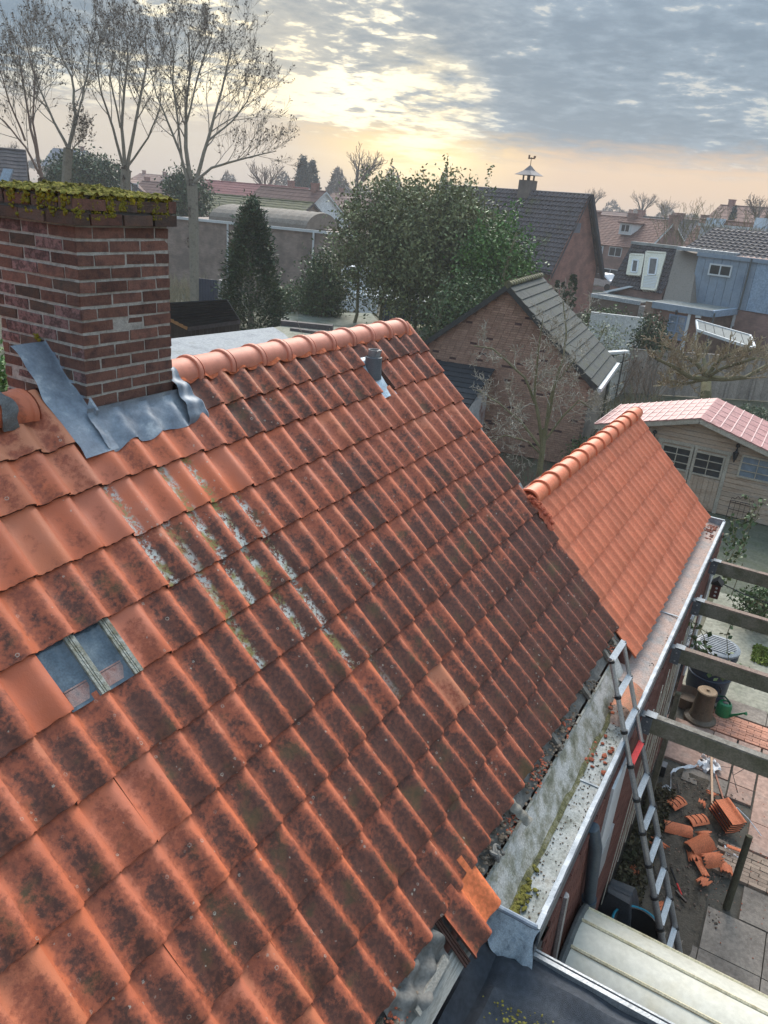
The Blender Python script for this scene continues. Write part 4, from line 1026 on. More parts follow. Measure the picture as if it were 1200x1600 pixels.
m = MB(); m.tube([w0+Vector((.02, .10, .06)), w0+Vector((.04, .20, .16)), w0+Vector((.04, .18, .30)), w0+Vector((0, .03, .36)), w0+Vector((-.02, -.06, .30)), w0+Vector((-.02, -.07, .25))], .014, 8); m.build('handle', pm('dark_green_handle', [(.004, .05, .025)], 4, .4), wc, True)
m = MB(); m.lathe(w0, [(.045, .262), (0, .258)], 16); m.build('opening', BLACK, wc, True)
# nest box with ivy on the pergola end
nb = thing('nest_box', 'small red-brown wooden nest box with white dots hanging among ivy under the beam', 'nest box', (12.1, .45, 2.2))
q0 = at(1118, 922, Y=.42)
NB = pm('red_brown_box', [(.10, .035, .03), (.15, .055, .045)], 8, .8, .3)
m = MB(); m.box(q0, (.13, .12, .22)); m.build('box_body', NB, nb, bevel=.004)
m = MB(); m.prism([q0+Vector((-.09, .08, .11)), q0+Vector((-.09, -.08, .11)), q0+Vector((-.09, 0, .19))], (.19, 0, 0)); m.build('roof', BLACK, nb)
for dz in (-.06, .0, .06):
    m = MB(); m.lathe(q0+Vector((-.067, -.01, dz)), [(.017, 0), (0, .004)], 10, (-1, 0, 0)); m.build('white_dot', WHITE, nb)
m = MB(); m.tube([q0+Vector((0, -.08, .12)), q0+Vector((.1, -.35, .02)), q0+Vector((.05, -.75, .0))], .008, 5); m.build('hanging_rod', BLACK, nb, True)

# ------------------------------------------------------------------ BUILDING HELPERS
def brickmat(name, c, rough=.9, s=1.):
    """brickwork seen from far: courses as fine procedural joints"""
    if name in MATS: return MATS[name]
    m = bpy.data.materials.new(name); m.use_nodes = True; nt = m.node_tree; b = nt.nodes['Principled BSDF']; MATS[name] = m
    ge = ND(nt, 'ShaderNodeNewGeometry'); sp = ND(nt, 'ShaderNodeSeparateXYZ'); LK(nt, ge.outputs['Position'], sp.inputs[0])
    z = MATH(nt, 'FRACT', MATH(nt, 'MULTIPLY', sp.outputs[2], 1/(.075*s)))
    jt = SMOOTH(nt, MATH(nt, 'ABSOLUTE', MATH(nt, 'SUBTRACT', z, .5)), .36, .46)
    n = ND(nt, 'ShaderNodeTexNoise'); n.inputs['Scale'].default_value = 1.1; n.inputs['Detail'].default_value = 5; LK(nt, ge.outputs['Position'], n.inputs['Vector'])
    mp = ND(nt, 'ShaderNodeMapping'); mp.inputs['Scale'].default_value = (4.5, 4.5, 13.3/s); LK(nt, ge.outputs['Position'], mp.inputs[0])
    v = ND(nt, 'ShaderNodeTexVoronoi'); v.inputs['Scale'].default_value = 1; LK(nt, mp.outputs[0], v.inputs['Vector'])
    sc = ND(nt, 'ShaderNodeSeparateColor'); LK(nt, v.outputs['Color'], sc.inputs[0])
    c1 = tuple(x*.72 for x in c); c2 = tuple(min(1, x*1.22) for x in c)
    col = MIX(nt, SMOOTH(nt, n.outputs[0], .35, .65), c1, c2)
    col = MIX(nt, MATH(nt, 'MULTIPLY', SMOOTH(nt, sc.outputs[0], .2, 1.), .35), col, tuple(x*.5 for x in c))
    col = MIX(nt, MATH(nt, 'MULTIPLY', jt, .5), col, (.22, .20, .18))
    LK(nt, col, b.inputs['Base Color']); b.inputs['Roughness'].default_value = rough
    return m
B_GAR = brickmat('garage_brickwork', (.26, .16, .12)); B_DARK = brickmat('red_brickwork', (.26, .125, .10)); B_ROW = brickmat('terrace_brickwork', (.25, .145, .12))
B_WALL = brickmat('grey_brown_brickwork', (.25, .19, .16)); B_EXT = brickmat('extension_brickwork', (.27, .14, .10))
T_DARK = pm('dark_roof_tile', [(.045, .04, .045), (.085, .072, .075), (.06, .055, .05)], 1.2, .75, .3, 20)
T_MOSS = pm('mossy_dark_tile', [(.06, .055, .045), (.115, .11, .05), (.085, .08, .065)], 2.6, .85, .5, 20)
T_RED = pm('red_brown_tile', [(.15, .08, .06), (.20, .105, .08), (.125, .065, .05)], .6, .8, .3, 10)
T_BROWN = pm('brown_tile', [(.10, .05, .04), (.14, .07, .055)], .7, .8, .3, 10)
T_PURP = pm('purple_red_tile', [(.16, .045, .045), (.22, .07, .065)], .5, .75, .3, 10)
PANE = pm('window_glass', [(.018, .02, .024), (.04, .045, .05)], .8, .15, 0, spec=.45)
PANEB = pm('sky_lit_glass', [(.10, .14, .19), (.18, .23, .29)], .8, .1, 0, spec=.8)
CREAMW = pm('cream_paint', [(.55, .52, .42), (.64, .61, .52)], 2, .6, .1)
RENDER = pm('white_render', [(.58, .60, .63), (.68, .70, .72)], .7, .8, .2)
BLUEP = pm('blue_grey_panel', [(.17, .22, .29), (.23, .285, .355), (.19, .23, .27)], .9, .55, .1, speck=.06)
PEB = pm('pebbledash', [(.16, .14, .12), (.26, .23, .20), (.20, .18, .165)], 14, .95, 1, 30)
FELTG = pm('grey_flat_roof', [(.12, .13, .13), (.20, .21, .20), (.09, .095, .09)], .7, .9, .3)

def tile_slope(fr, a0, a1, b0, z0, b1, z1, mat, rows, cols, name='roof_slope', parent=None, amp=.03, th=.03, sub=3):
    """one roof slope with real courses and rolls, from eave (b0,z0) to ridge (b1,z1)"""
    m = MB(); n = cols*sub; n = max(n, 1)
    L = math.hypot(b1-b0, z1-z0); nb, nz = -(z1-z0)/L, (b1-b0)/L
    if nz < 0: nb, nz = -nb, -nz
    vs = []; nv = 0
    for r in range(rows):
        for e in (0, 1):
            t = (r+e)/rows; lift = th*(1-e)
            for i in range(n+1):
                s = i/n; w = amp*.5*(1+math.cos(2*math.pi*(i % sub)/sub)) if sub > 1 else 0
                h = lift+w
                vs.append(fr.p(a0+(a1-a0)*s, b0+(b1-b0)*t+nb*h, z0+(z1-z0)*t+nz*h))
    fs = []
    for r in range(2*rows-1):
        for i in range(n): fs.append((r*(n+1)+i, r*(n+1)+i+1, (r+1)*(n+1)+i+1, (r+1)*(n+1)+i))
    m.add(vs, fs); return m.build(name, mat, parent, False)
def house(name, label, fr, a0, a1, b0, b1, ze, zr, wall, roof, rows=12, cols=20, cat='house', over=.25, group=None, bm=None, ze1=None, ridge=True, amp=.03, sub=3, th=.03, zbase=-.1, vergemat=None):
    """gabled house, ridge along a"""
    bm = (b0+b1)/2 if bm is None else bm; ze1 = ze if ze1 is None else ze1
    t = thing(name, label, cat, tuple(fr.p((a0+a1)/2, bm, 0)), group)
    m = MB(); m.prism([fr.p(a0, b, z) for b, z in ((b0, zbase), (b0, ze), (bm, zr), (b1, ze1), (b1, zbase))], fr.a*(a1-a0)); m.build('wall', wall, t)
    for (be, zz) in ((b0, ze), (b1, ze1)):
        s = (zz-zr)/(be-bm); bo = be + (over if be > bm else -over); zo = zz + s*(bo-be)
        tile_slope(fr, a0-over, a1+over, bo, zo+.06, bm, zr+.06, roof, rows, cols, parent=t, amp=amp, sub=sub, th=th)
        for aa in (a0-over, a1+over):
            m = MB(); m.prism([fr.p(aa-.03, bo, zo+.07), fr.p(aa-.03, bm, zr+.09), fr.p(aa-.03, bm, zr-.12), fr.p(aa-.03, bo, zo-.14)], fr.a*.06); m.build('verge_board', vergemat or T_DARK, t)
    if ridge:
        m = MB(); m.tube([fr.p(a0-over, bm, zr+.08), fr.p(a1+over, bm, zr+.08)], .1, 8); m.build('ridge', roof, t, True)
    return t
def winbox(fr, t, a0, a1, z0, z1, b, frame=WHITE, pane=PANE, mull=1, out=1, w=.07, name='window', bars=0):
    """a framed window on the wall plane b; out = +1 when the wall faces +b"""
    m = MB(); d = .06*out
    for (x0, x1, y0, y1) in ((a0, a1, z0, z0+w), (a0, a1, z1-w, z1), (a0, a0+w, z0+w, z1-w), (a1-w, a1, z0+w, z1-w)):
        m.fbox(fr, x0, x1, b-.02*out, b+d, y0, y1)
    for k in range(mull):
        x = a0+(a1-a0)*(k+1)/(mull+1); m.fbox(fr, x-w*.4, x+w*.4, b-.02*out, b+d*.95, z0+w, z1-w)
    for k in range(bars):
        y = z0+(z1-z0)*(k+1)/(bars+1); m.fbox(fr, a0+w, a1-w, b-.02*out, b+d*.9, y-w*.25, y+w*.25)
    f = m.build(name, frame, t)
    m = MB(); m.fbox(fr, a0+w*.5, a1-w*.5, b-.02*out, b+.02*out, z0+w*.5, z1-w*.5); m.build('pane', pane, f); return f
def pxwin(fr, t, p0, p1, b, **k):
    A = fr.px(*p0, b=b); B = fr.px(*p1, b=b)
    return winbox(fr, t, min(A[0], B[0]), max(A[0], B[0]), min(A[2], B[2]), max(A[2], B[2]), b, **k)
def chim_box(fr, t, a, b, z0, z1, w=.5, d=.5, mat=B_DARK, pots=1):
    m = MB(); m.fbox(fr, a-w/2, a+w/2, b-d/2, b+d/2, z0, z1); m.fbox(fr, a-w/2-.05, a+w/2+.05, b-d/2-.05, b+d/2+.05, z1-.12, z1); c = m.build('chimney', mat, t)
    return c

# ------------------------------------------------------------------ garden shed with lanterns
XS = 22.1
shed = thing('garden_shed', 'pine garden shed with glazed double doors under a pale red ribbed roof', 'shed', (XS+1.2, 1.3, 0))
apx = at(1094, 655, X=XS-.25); el_ = at(929, 664, X=XS-.25); er_ = at(1200, 706, X=XS-.25)
sl_l = (apx.z-el_.z)/(el_.y-apx.y); sl_r = (apx.z-er_.z)/(apx.y-er_.y)
yR = -2.6; zR = apx.z - sl_r*(apx.y-yR)
xb_ = at(1121, 621, z=apx.z+.06).x
PINE = pm('greyed_pine', [(.34, .24, .17), (.46, .345, .255), (.37, .31, .26)], 1.8, .8, .3, 40, stretch=(1, .8, 5), objrand=.12)
PINEF = pm('grey_pine_frame', [(.33, .29, .23), (.44, .39, .32)], 3, .8, .3, objrand=.08)
m = MB(); m.prism([Vector((XS+.02, y, z)) for y, z in ((el_.y-.25, 0), (el_.y-.25, el_.z+.0), (apx.y, apx.z-.08), (yR, zR-.05), (yR, 0))], (xb_-XS-.2, 0, 0)); m.build('shed_body', PINEF, shed)
z = .02; k = 0
while z < apx.z-.1:
    z1 = min(z+.135, apx.z-.1)
    # plank clipped by the gable slopes
    yl = el_.y-.27 if z1 < el_.z else apx.y + (apx.z-.08-z1)/sl_l
    yr_ = apx.y - (apx.z-.08-z1)/sl_r; yr_ = max(yr_, yR)
    if yl-yr_ > .1:
        m = MB(); m.box((XS, (yl+yr_)/2, (z+z1)/2), (.03, yl-yr_, z1-z-.01)); m.build('plank', PINE, shed)
    z = z1; k += 1
PINK = pm('pale_red_roof_sheet', [(.33, .145, .135), (.44, .22, .205), (.26, .11, .10)], 2.2, .5, .2, 30, objrand=.07)
PINKR = pm('light_roof_rib', [(.46, .27, .255), (.54, .36, .34)], 4, .5)
def sloper(y0, z0, y1, z1, n, nm):
    for q in range(n):
        t0, t1 = q/n, (q+1)/n
        P = lambda t, x, h: Vector((x, y0+(y1-y0)*t, z0+(z1-z0)*t+h))
        m = MB(); m.prism([P(t0, XS-.28, .05), P(t1, XS-.28, .04), P(t1, xb_, .04), P(t0, xb_, .05)], (0, 0, -.03)); s_ = m.build('roof_panel', PINK, shed)
        m = MB(); m.bar(P(t1, XS-.285, .055), P(t1, xb_, .055), .028, .014); m.build('panel_rib', PINKR, s_)
        for xx in (XS+.35, XS+.95, XS+1.55, XS+2.15):
            if xx < xb_: m = MB(); m.bar(P(t0, xx, .054), P(t1, xx, .049), .016, .008); m.build('panel_step', PINKR, s_)
sloper(apx.y, apx.z, el_.y, el_.z, 13, 'l'); sloper(apx.y, apx.z, yR, zR, 18, 'r')
for (a, b) in ((apx, el_), (apx, Vector((apx.x, yR, zR)))):
    m = MB(); m.bar(a+Vector((0, 0, -.045)), b+Vector((0, 0, -.045)), .035, .15); m.build('barge_board', PINEF, shed)
def shedwin(p0, p1, nx, ny, nm, pane=PANE, fw=.05, ext=None):
    A = at(*p0, X=XS-.03); B = at(*p1, X=XS-.03); y1, y0 = max(A.y, B.y), min(A.y, B.y); z1, z0 = max(A.z, B.z), min(A.z, B.z)
    m = MB()
    for (ya, yb_, za, zb) in ((y0, y1, z0, z0+fw), (y0, y1, z1-fw, z1), (y0, y0+fw, z0+fw, z1-fw), (y1-fw, y1, z0+fw, z1-fw)):
        m.box((XS-.035, (ya+yb_)/2, (za+zb)/2), (.04, yb_-ya, zb-za))
    for k in range(1, nx): y = y0+(y1-y0)*k/nx; m.box((XS-.035, y, (z0+z1)/2), (.034, .022, z1-z0-2*fw))
    for k in range(1, ny): z = z0+(z1-z0)*k/ny; m.box((XS-.034, (y0+y1)/2, z), (.033, y1-y0-2*fw, .022))
    f = m.build(nm, PINEF, shed)
    m = MB(); m.box((XS-.018, (y0+y1)/2, (z0+z1)/2), (.01, y1-y0-.02, z1-z0-.02)); m.build('pane', pane, f); return (y0, y1, z0, z1)
w1 = shedwin((1036, 692), (1075, 738), 2, 3, 'door_window'); w2 = shedwin((1086, 703), (1125, 750), 2, 3, 'door_window')
w3 = shedwin((1160, 710), (1206, 757), 2, 3, 'window', PANEB)
for w in (w1, w2):
    y0, y1, z0, z1 = w; k = 6
    for q in range(k):
        m = MB(); m.box((XS-.022, y0+(y1-y0)*(q+.5)/k, (z0+.06)/2), (.02, (y1-y0)/k-.01, z0-.10)); m.build('door_plank', PINE, shed)
    for yy in (y0-.06, y1+.06):
        m = MB(); m.box((XS-.03, yy, (z1+.1)/2), (.035, .10, z1+.1)); m.build('door_frame', PINEF, shed)
m = MB(); m.box((XS-.032, (w1[1]+w2[0])/2, w1[3]+.09), (.03, w1[1]-w2[0]+.3, .09)); m.build('door_head', PINEF, shed)
hd_ = at(1072, 732, X=XS-.06); m = MB(); m.bar(hd_, hd_+Vector((0, -.10, .01)), .02, .02); m.build('door_handle', ALU, shed)
def lantern(px, py, lab):
    p = at(px, py, X=XS-.12); t = thing('wall_lantern', lab, 'lantern', tuple(p), 'coach lanterns on the shed wall')
    m = MB(); m.lathe(p, [(.0, -.20), (.025, -.17), (.03, -.12), (.045, -.11), (.075, .07), (.085, .08), (.05, .11), (.02, .14), (.035, .17), (.0, .21)], 6); m.build('lantern_body', BLACK, t)
    m = MB(); m.lathe(p, [(.042, -.09), (.068, .055)], 6); m.build('lantern_glass', pm('lantern_glass', [(.10, .11, .11), (.22, .23, .22)], 20, .2, spec=.7), t)
    m = MB(); m.tube([p+Vector((.11, 0, -.05)), p+Vector((.06, 0, .12)), p+Vector((0, 0, .24)), p+Vector((.05, 0, .30)), p+Vector((.1, 0, .24))], .016, 6); m.lathe(p+Vector((.02, 0, .27)), [(0, -.06), (.055, -.02), (.06, .03), (.0, .09)], 8); m.build('bracket', BLACK, t, True)
lantern(1149, 712, 'black coach lantern between the double doors and the right window'); lantern(1020, 690, 'black coach lantern half hidden behind the new tiled verge')
# iron trellis bench against the shed
q_ = at(1160, 806, z=.45); ir = thing('iron_trellis', 'low rusty iron plant rack with scroll top leaning on the shed', 'plant rack', (21.7, .5, 0))
IRON = pm('rusty_iron', [(.03, .022, .018), (.07, .04, .03)], 20, .8)
yA, yB = at(1142, 780, X=21.85).y, at(1182, 788, X=21.85).y; zT = at(1143, 782, X=21.85).z
for q in range(6):
    y = yA+(yB-yA)*q/5; m = MB(); m.tube([(21.85, y, .02), (21.9, y, zT)], .010 if q in (0, 5) else .006, 5); m.build('rod', IRON, ir)
for zz in (.3, zT-.05, zT): 
    m = MB(); m.tube([(21.88, yA, zz), (21.88, yB, zz)], .010, 5); m.build('rail', IRON, ir)
m = MB(); m.tube([(21.89, yA+(yB-yA)*t/40, zT+.03+.11*abs(math.sin(t/40*PI))+.03*math.sin(t*.8)) for t in range(41)], .009, 5); m.build('scroll', IRON, ir, True)
m = MB(); m.tube([(21.2, -.35, 0), (21.3, -.42, .9), (21.3, -.42, 1.5)], .02, 6); m.tube([(21.2, -.2, .02), (21.2, -.9, .02)], .03, 6); tag(m.build('bicycle_stand', ALU, None, True), 'thin silver tube frame standing before the shed window', 'stand')

# ------------------------------------------------------------------ brick garage
gfo = at(925, 598, z=2.75); gf = Frame(gfo, 8)
L_ = gf.px(655, 530, a=0); A_ = gf.px(795, 447, a=0); wd = L_[1]; za = A_[2]; bm_ = A_[1]
FL = max(3.8, gf.px(957, 548, b=0)[0])
gar = thing('brick_garage', 'brick garage with a grey shingle roof and mossy ridge behind a bare corkscrew tree', 'garage', tuple(gf.p(2, 3, 0)))
m = MB(); m.prism([gf.p(.02, b, z) for b, z in ((0.02, 0), (.02, 2.68), (bm_, za-.1), (wd-.02, 2.95), (wd-.02, 0))], gf.a*FL); m.build('wall', brickmat('garage_brickwork', ()), gar)
m = MB(); ch_ = .0715; r = 0; z = .02
rg = random.Random(8); bmats = [pm('garage_brick', [(.29, .17, .125), (.36, .225, .165), (.32, .19, .14)], 3, .9, .3, 30, island=.16), pm('burnt_brick', [(.07, .04, .04), (.11, .06, .055)], 6, .9, .3)]
while z < za-.15:
    y0 = 0 if z < 2.68 else bm_*(z-2.68)/(za-.1-2.68); y1 = wd if z < 2.95 else wd-(wd-bm_)*(z-2.95)/(za-.1-2.95)
    y = y0+(.11 if r % 2 else 0)
    while y+.2 < y1:
        m.mi = 1 if rg.random() < .02 or (rg.random() < .22 and math.sin(y*3.1+z*9)*math.sin(z*5) > .72) else 0
        m.fbox(gf, -.006-rg.uniform(0, .006), .03, y, y+.208, z, z+ch_-.012); y += .219
    z += ch_; r += 1
m.build('brick_course', bmats, gar, kind='stuff')
m = MB(); m.fbox(gf, .02, FL, -.03, .02, 0, 2.65); m.build('pebbled_side_wall', PEB, gar)
# shingle courses on the right slope, one slab each
SH = pm('grey_shingle', [(.042, .046, .044), (.072, .078, .074), (.058, .063, .042)], 3, .9, .6, 50, objrand=.10)
nrow_ = 13
def slope_pt(a, t, h):  # right slope, t 0 at eave
    b = -.22+(bm_+.22)*t; zz = 2.62 + (za-2.62)*t; return gf.p(a, b, zz+h)
for r in range(nrow_):
    t0, t1 = r/nrow_, (r+1)/nrow_+.02
    m = MB(); m.prism([slope_pt(-.18, t0, .085), slope_pt(FL+.1, t0, .085), slope_pt(FL+.1, t1, .035), slope_pt(-.18, t1, .035)], (0, 0, -.03)); m.build('shingle_course', SH, gar)
m = MB()
for r in range(16):
    t0, t1 = r/16, (r+1)/16; g_ = lambda t: (wd+.15+(bm_-wd-.15)*t, 2.88+(za-2.88)*t)
    (b0, z0), (b1, z1) = g_(t0), g_(t1)
    m.prism([gf.p(-.18, b0, z0+.09), gf.p(FL, b0, z0+.09), gf.p(FL, b1, z1+.05), gf.p(-.18, b1, z1+.05)], (0, 0, -.03))
m.build('left_slope_courses', SH, gar, kind='stuff')
for (s0, s1) in (((-.2, 2.60), (bm_, za)), ((wd+.17, 2.86), (bm_, za))):
    m = MB(); m.prism([gf.p(-.2, s0[0], s0[1]+.07), gf.p(-.2, bm_, za+.07), gf.p(-.2, bm_, za-.13), gf.p(-.2, s0[0], s0[1]-.12)], gf.a*.06); m.build('verge_board', pm('dark_verge_board', []), gar)
rgm = ridge_mesh('garage_ridge_tile', [T_MOSS], .33, .115, .13)
for k in range(int(FL/.33)+1):
    inst('ridge_tile', rgm, Matrix.Translation(gf.p(-.1+.33*k, bm_, za+.05)) @ Matrix.Rotation(gf.yaw, 4, 'Z'), gar)
m = MB(); c0 = gf.p(-.16, bm_, za+.06); m.lathe(c0, [(.12, 0), (.125, .04), (.06, .05), (0, .045)], 14, (-1, 0, 0)); m.build('ridge_end_disc', T_MOSS, gar, True)
m = MB(); m.fbox(gf, -.18, FL+.1, -.33, -.21, 2.50, 2.64); m.build('white_gutter', WHITE, gar)
m = MB(); m.tube([gf.p(FL-.1, -.1, 2.5), gf.p(FL-.1, -.1, 0)], .05, 8); m.build('downpipe', pm('grey_pipe', [(.09, .10, .10)], 5, .6), gar, True)
# black lean-to on the gable
lf = thing('lean_to', 'small lean-to with a black slate roof and white wall against the brick gable', 'lean-to', tuple(gf.p(-1, 4.6, 0)))
p1 = gf.px(768, 611, z=1.95); p2 = gf.px(728, 640, z=1.95)
a_, b_ = p2[0], p2[1]
SLATE = pm('black_slate', [(.018, .021, .025), (.032, .036, .042)], 2, .95, .3, 20, objrand=.15)
for r in range(9):
    t0, t1 = r/9, (r+1)/9+.02
    f = lambda t, b, h: gf.p(min(p2[0], p1[0]-1.0) + (-.03-min(p2[0], p1[0]-1.0))*t, b, 1.95+.75*t+h)
    m = MB(); m.prism([f(t0, p1[1]-.05, .03), f(t0, p1[1]+3.6, .03), f(t1, p1[1]+3.6, 0), f(t1, p1[1]-.05, 0)], (0, 0, -.03)); m.build('slate_course', SLATE, lf)
m = MB(); m.fbox(gf, min(p2[0], p1[0]-1.0)+.12, -.04, p1[1]+.08, p1[1]+3.4, 0, 1.93); m.build('wall', pm('dirty_white_wall', [(.35, .36, .37), (.45, .45, .45), (.20, .09, .07)], 1.2, .9), lf)

# ------------------------------------------------------------------ fences behind the garage and shed
def plank_fence(name, label, P0, P1, h, n, mat, th=.03, drop=0., jitter=.02, rails=True, cat='fence'):
    t = thing(name, label, cat, (P0.x, P0.y, 0)); d = Vector((P1.x-P0.x, P1.y-P0.y, 0)); L = d.length; d.normalize(); nn = Vector((-d.y, d.x, 0)); w = L/n
    for k in range(n):
        c = Vector((P0.x, P0.y, 0))+d*(w*(k+.5)) + nn*(.012*(k % 2)); hh = h+rng.uniform(-jitter, jitter)
        m = MB(); R = Matrix((d, nn, Vector((0, 0, 1)))).transposed(); m.box(c+Vector((0, 0, hh/2)), (w*.97, .022, hh), R); m.build('board', mat, t)
    if rails:
        m = MB(); m.bar(Vector((P0.x, P0.y, h+.02)), Vector((P1.x, P1.y, h+.02)), .09, .035); m.build('top_rail', mat, t)
    for k in range(0, n+1, 7):
        c = Vector((P0.x, P0.y, 0))+d*(w*k)-nn*.04; m = MB(); m.box(c+Vector((0, 0, h/2)), (.09, .09, h+.06)); m.build('post', mat, t)
    return t
GREYB = pm('grey_brown_board', [(.21, .18, .155), (.31, .275, .24), (.25, .22, .19)], 2, .9, .3, 20, objrand=.18)
F0, F1 = at(986, 546, z=2.0), at(1182, 559, z=2.0)
plank_fence('board_fence', 'long grey weathered board fence behind the pollarded tree', F0, F1+(F1-F0)*.35, 2.0, 46, GREYB)
G1 = gf.p(FL+.15, -.05, 0); P0_ = at(958, 556, z=2.1); P1_ = at(990, 548, z=1.9)
wf = thing('white_panel_fence', 'broken fence of dirty white weatherboards sagging beside the garage', 'fence', (P0_.x, P0_.y, 0))
WB = pm('dirty_white_board', [(.33, .33, .30), (.46, .46, .43), (.22, .22, .18)], 3, .85, .3, objrand=.15)
dd = Vector((P1_.x-P0_.x, P1_.y-P0_.y, 0))
for k in range(10):
    z = .15+.2*k; sag = rng.uniform(-.08, .08)
    a = Vector((P0_.x, P0_.y, z)); b = a+dd+Vector((0, 0, sag-.15))
    m = MB(); m.bar(a, b, .02, .17); m.build('weatherboard', WB, wf)
for f_ in (0, .5, 1.):
    m = MB(); c = Vector((P0_.x, P0_.y, 0))+dd*f_; m.box(c+Vector((0, 0, 1.05)), (.1, .1, 2.2)); m.build('post', pm('dark_post', [(.05, .05, .045)], 5, .9), wf)
m = MB(); m.bar(Vector((P0_.x-.2, P0_.y+.3, 2.2)), Vector((P0_.x+1.1, P0_.y-.3, 2.2)), .25, .1); m.build('white_cap', WHITE, wf)
m = MB()
p_ = [at(955, 640, z=1.6), at(920, 700, z=1.3), at(880, 740, z=1.2), at(850, 790, z=1.2)]
m.tube(p_, .03, 6); tag(m.build('leaning_pole', WOODG, None, True), 'long bare grey pole leaning behind the new tiled ridge', 'pole')

# ------------------------------------------------------------------ dark tiled house with the weather vane
T_HOUSE = pm('purple_grey_tile', [(.055, .045, .05), (.105, .088, .092), (.085, .07, .072), (.10, .10, .05)], .8, .7, .3, 20)
df = Frame(at(862, 419, d=62), 74)
A2 = df.px(917, 306, a=0); E2 = df.px(862, 419, a=0); V2 = df.px(931, 408, a=0)
hz0 = E2[2]; hb = A2[1]; hz1 = A2[2]
dh = house('dark_tiled_house', 'brick house with a tall mossy dark tiled roof and a weather vane cupola', df, 0, 15, 2*hb-0-.0, 0, hz0, hz1, B_DARK, T_HOUSE, 18, 40, over=.35, amp=.12, sub=4, th=.09)
# bring the front slope tiles and gutter closer to the photograph
m = MB(); m.fbox(df, -.3, 15.3, .30, .46, hz0-.42, hz0-.28); m.build('gutter', BLACK, dh)
s0, s1 = (hb, hz1), (2*hb-.45, hz0-.4)
m = MB(); m.prism([df.p(-.62, s0[0], s0[1]+.12), df.p(-.62, s1[0], s1[1]+.05), df.p(-.62, s1[0], s1[1]-.45), df.p(-.62, s0[0], s0[1]-.45)], df.a*.28); m.build('deep_verge_board', pm('blue_black_board', [(.018, .024, .034), (.03, .038, .05)], 3, .6), dh)
pxwin(df, dh, (897, 347), (904, 366), 0, frame=T_DARK, pane=PANE, mull=0) if False else None
W_ = [df.px(897, 348, a=0), df.px(905, 364, a=0)]
m = MB(); b0, b1 = W_[0][1], W_[1][1]; m.fbox(df, -.06, .02, b0, b1, W_[1][2], W_[0][2]); m.build('gable_louvre', pm('grey_louvre', [(.12, .13, .16), (.17, .18, .21)], 4, .7), dh)
cpp = df.px(823, 300, b=hb); ca = cpp[0]; cz = df.px(823, 289, b=hb)[2]
m = MB(); m.fbox(df, ca-.55, ca+.55, hb-.5, hb+.5, hz1-.5, cz+.35); ch2 = m.build('chimney', pm('leaded_chimney', [(.12, .10, .09), (.18, .15, .13)], 2, .85), dh)
m = MB()
for sx in (-.3, .3):
    for sy in (-.3, .3): m.fbox(df, ca+sx-.05, ca+sx+.05, hb+sy-.05, hb+sy+.05, cz+.35, cz+.75)
m.build('cupola_leg', T_DARK, ch2)
def pyr(fr, a, b, z0, z1, w, mat, par, name):
    m = MB(); vs = [fr.p(a-w, b-w, z0), fr.p(a+w, b-w, z0), fr.p(a+w, b+w, z0), fr.p(a-w, b+w, z0)]
    mid = [fr.p(a+(q[0])*w*.4, b+q[1]*w*.4, z0+(z1-z0)*.45) for q in ((-1, -1), (1, -1), (1, 1), (-1, 1))]
    m.add(vs+mid+[fr.p(a, b, z1)], [(3, 2, 1, 0)]+[(i, (i+1) % 4, 4+(i+1) % 4, 4+i) for i in range(4)]+[(4+i, 4+(i+1) % 4, 8) for i in range(4)])
    return m.build(name, mat, par)
pyr(df, ca, hb, cz+.72, cz+1.5, .85, pm('cupola_roof', [(.10, .09, .10), (.16, .15, .16)], 3, .6), ch2, 'cupola_roof')
m = MB(); m.tube([df.p(ca, hb, cz+1.45), df.p(ca, hb, cz+2.05)], .03, 5); m.fbox(df, ca-.35, ca+.3, hb-.02, hb+.02, cz+1.92, cz+2.02); m.fbox(df, ca-.42, ca-.22, hb-.02, hb+.02, cz+2.0, cz+2.15); m.fbox(df, ca+.16, ca+.30, hb-.02, hb+.02, cz+1.98, cz+2.22); m.build('weather_vane', pm('copper_vane', [(.18, .10, .06)], 3, .6), ch2)

# ------------------------------------------------------------------ terrace of brick houses with a red roof
rf = Frame(at(982, 386, d=88), 72)
E3 = rf.px(982, 386, b=0); R3 = rf.px(1050, 347, b=-4.2)
L3 = rf.px(928, 341, b=-4.2)
a_end = rf.px(1012, 384, b=0)[0]
row = house('terrace_house', 'brick terrace under a brown-red tiled roof with a white framed dormer', rf, a_end, 14, -8.4, 0, E3[2], R3[2], B_ROW, T_RED, 18, 30, over=.2, amp=.05, sub=3, vergemat=WHITE)
pxwin(rf, row, (936, 384), (940, 398), 0, mull=0); pxwin(rf, row, (953, 385), (970, 402), 0, mull=1)
pxwin(rf, row, (939, 418), (966, 443), 0, mull=1); pxwin(rf, row, (921, 415), (934, 438), 0, mull=0, pane=pm('green_door', [(.30, .42, .40), (.38, .50, .47)], 3, .5))
pxwin(rf, row, (930, 383), (941, 399), 0, mull=1)
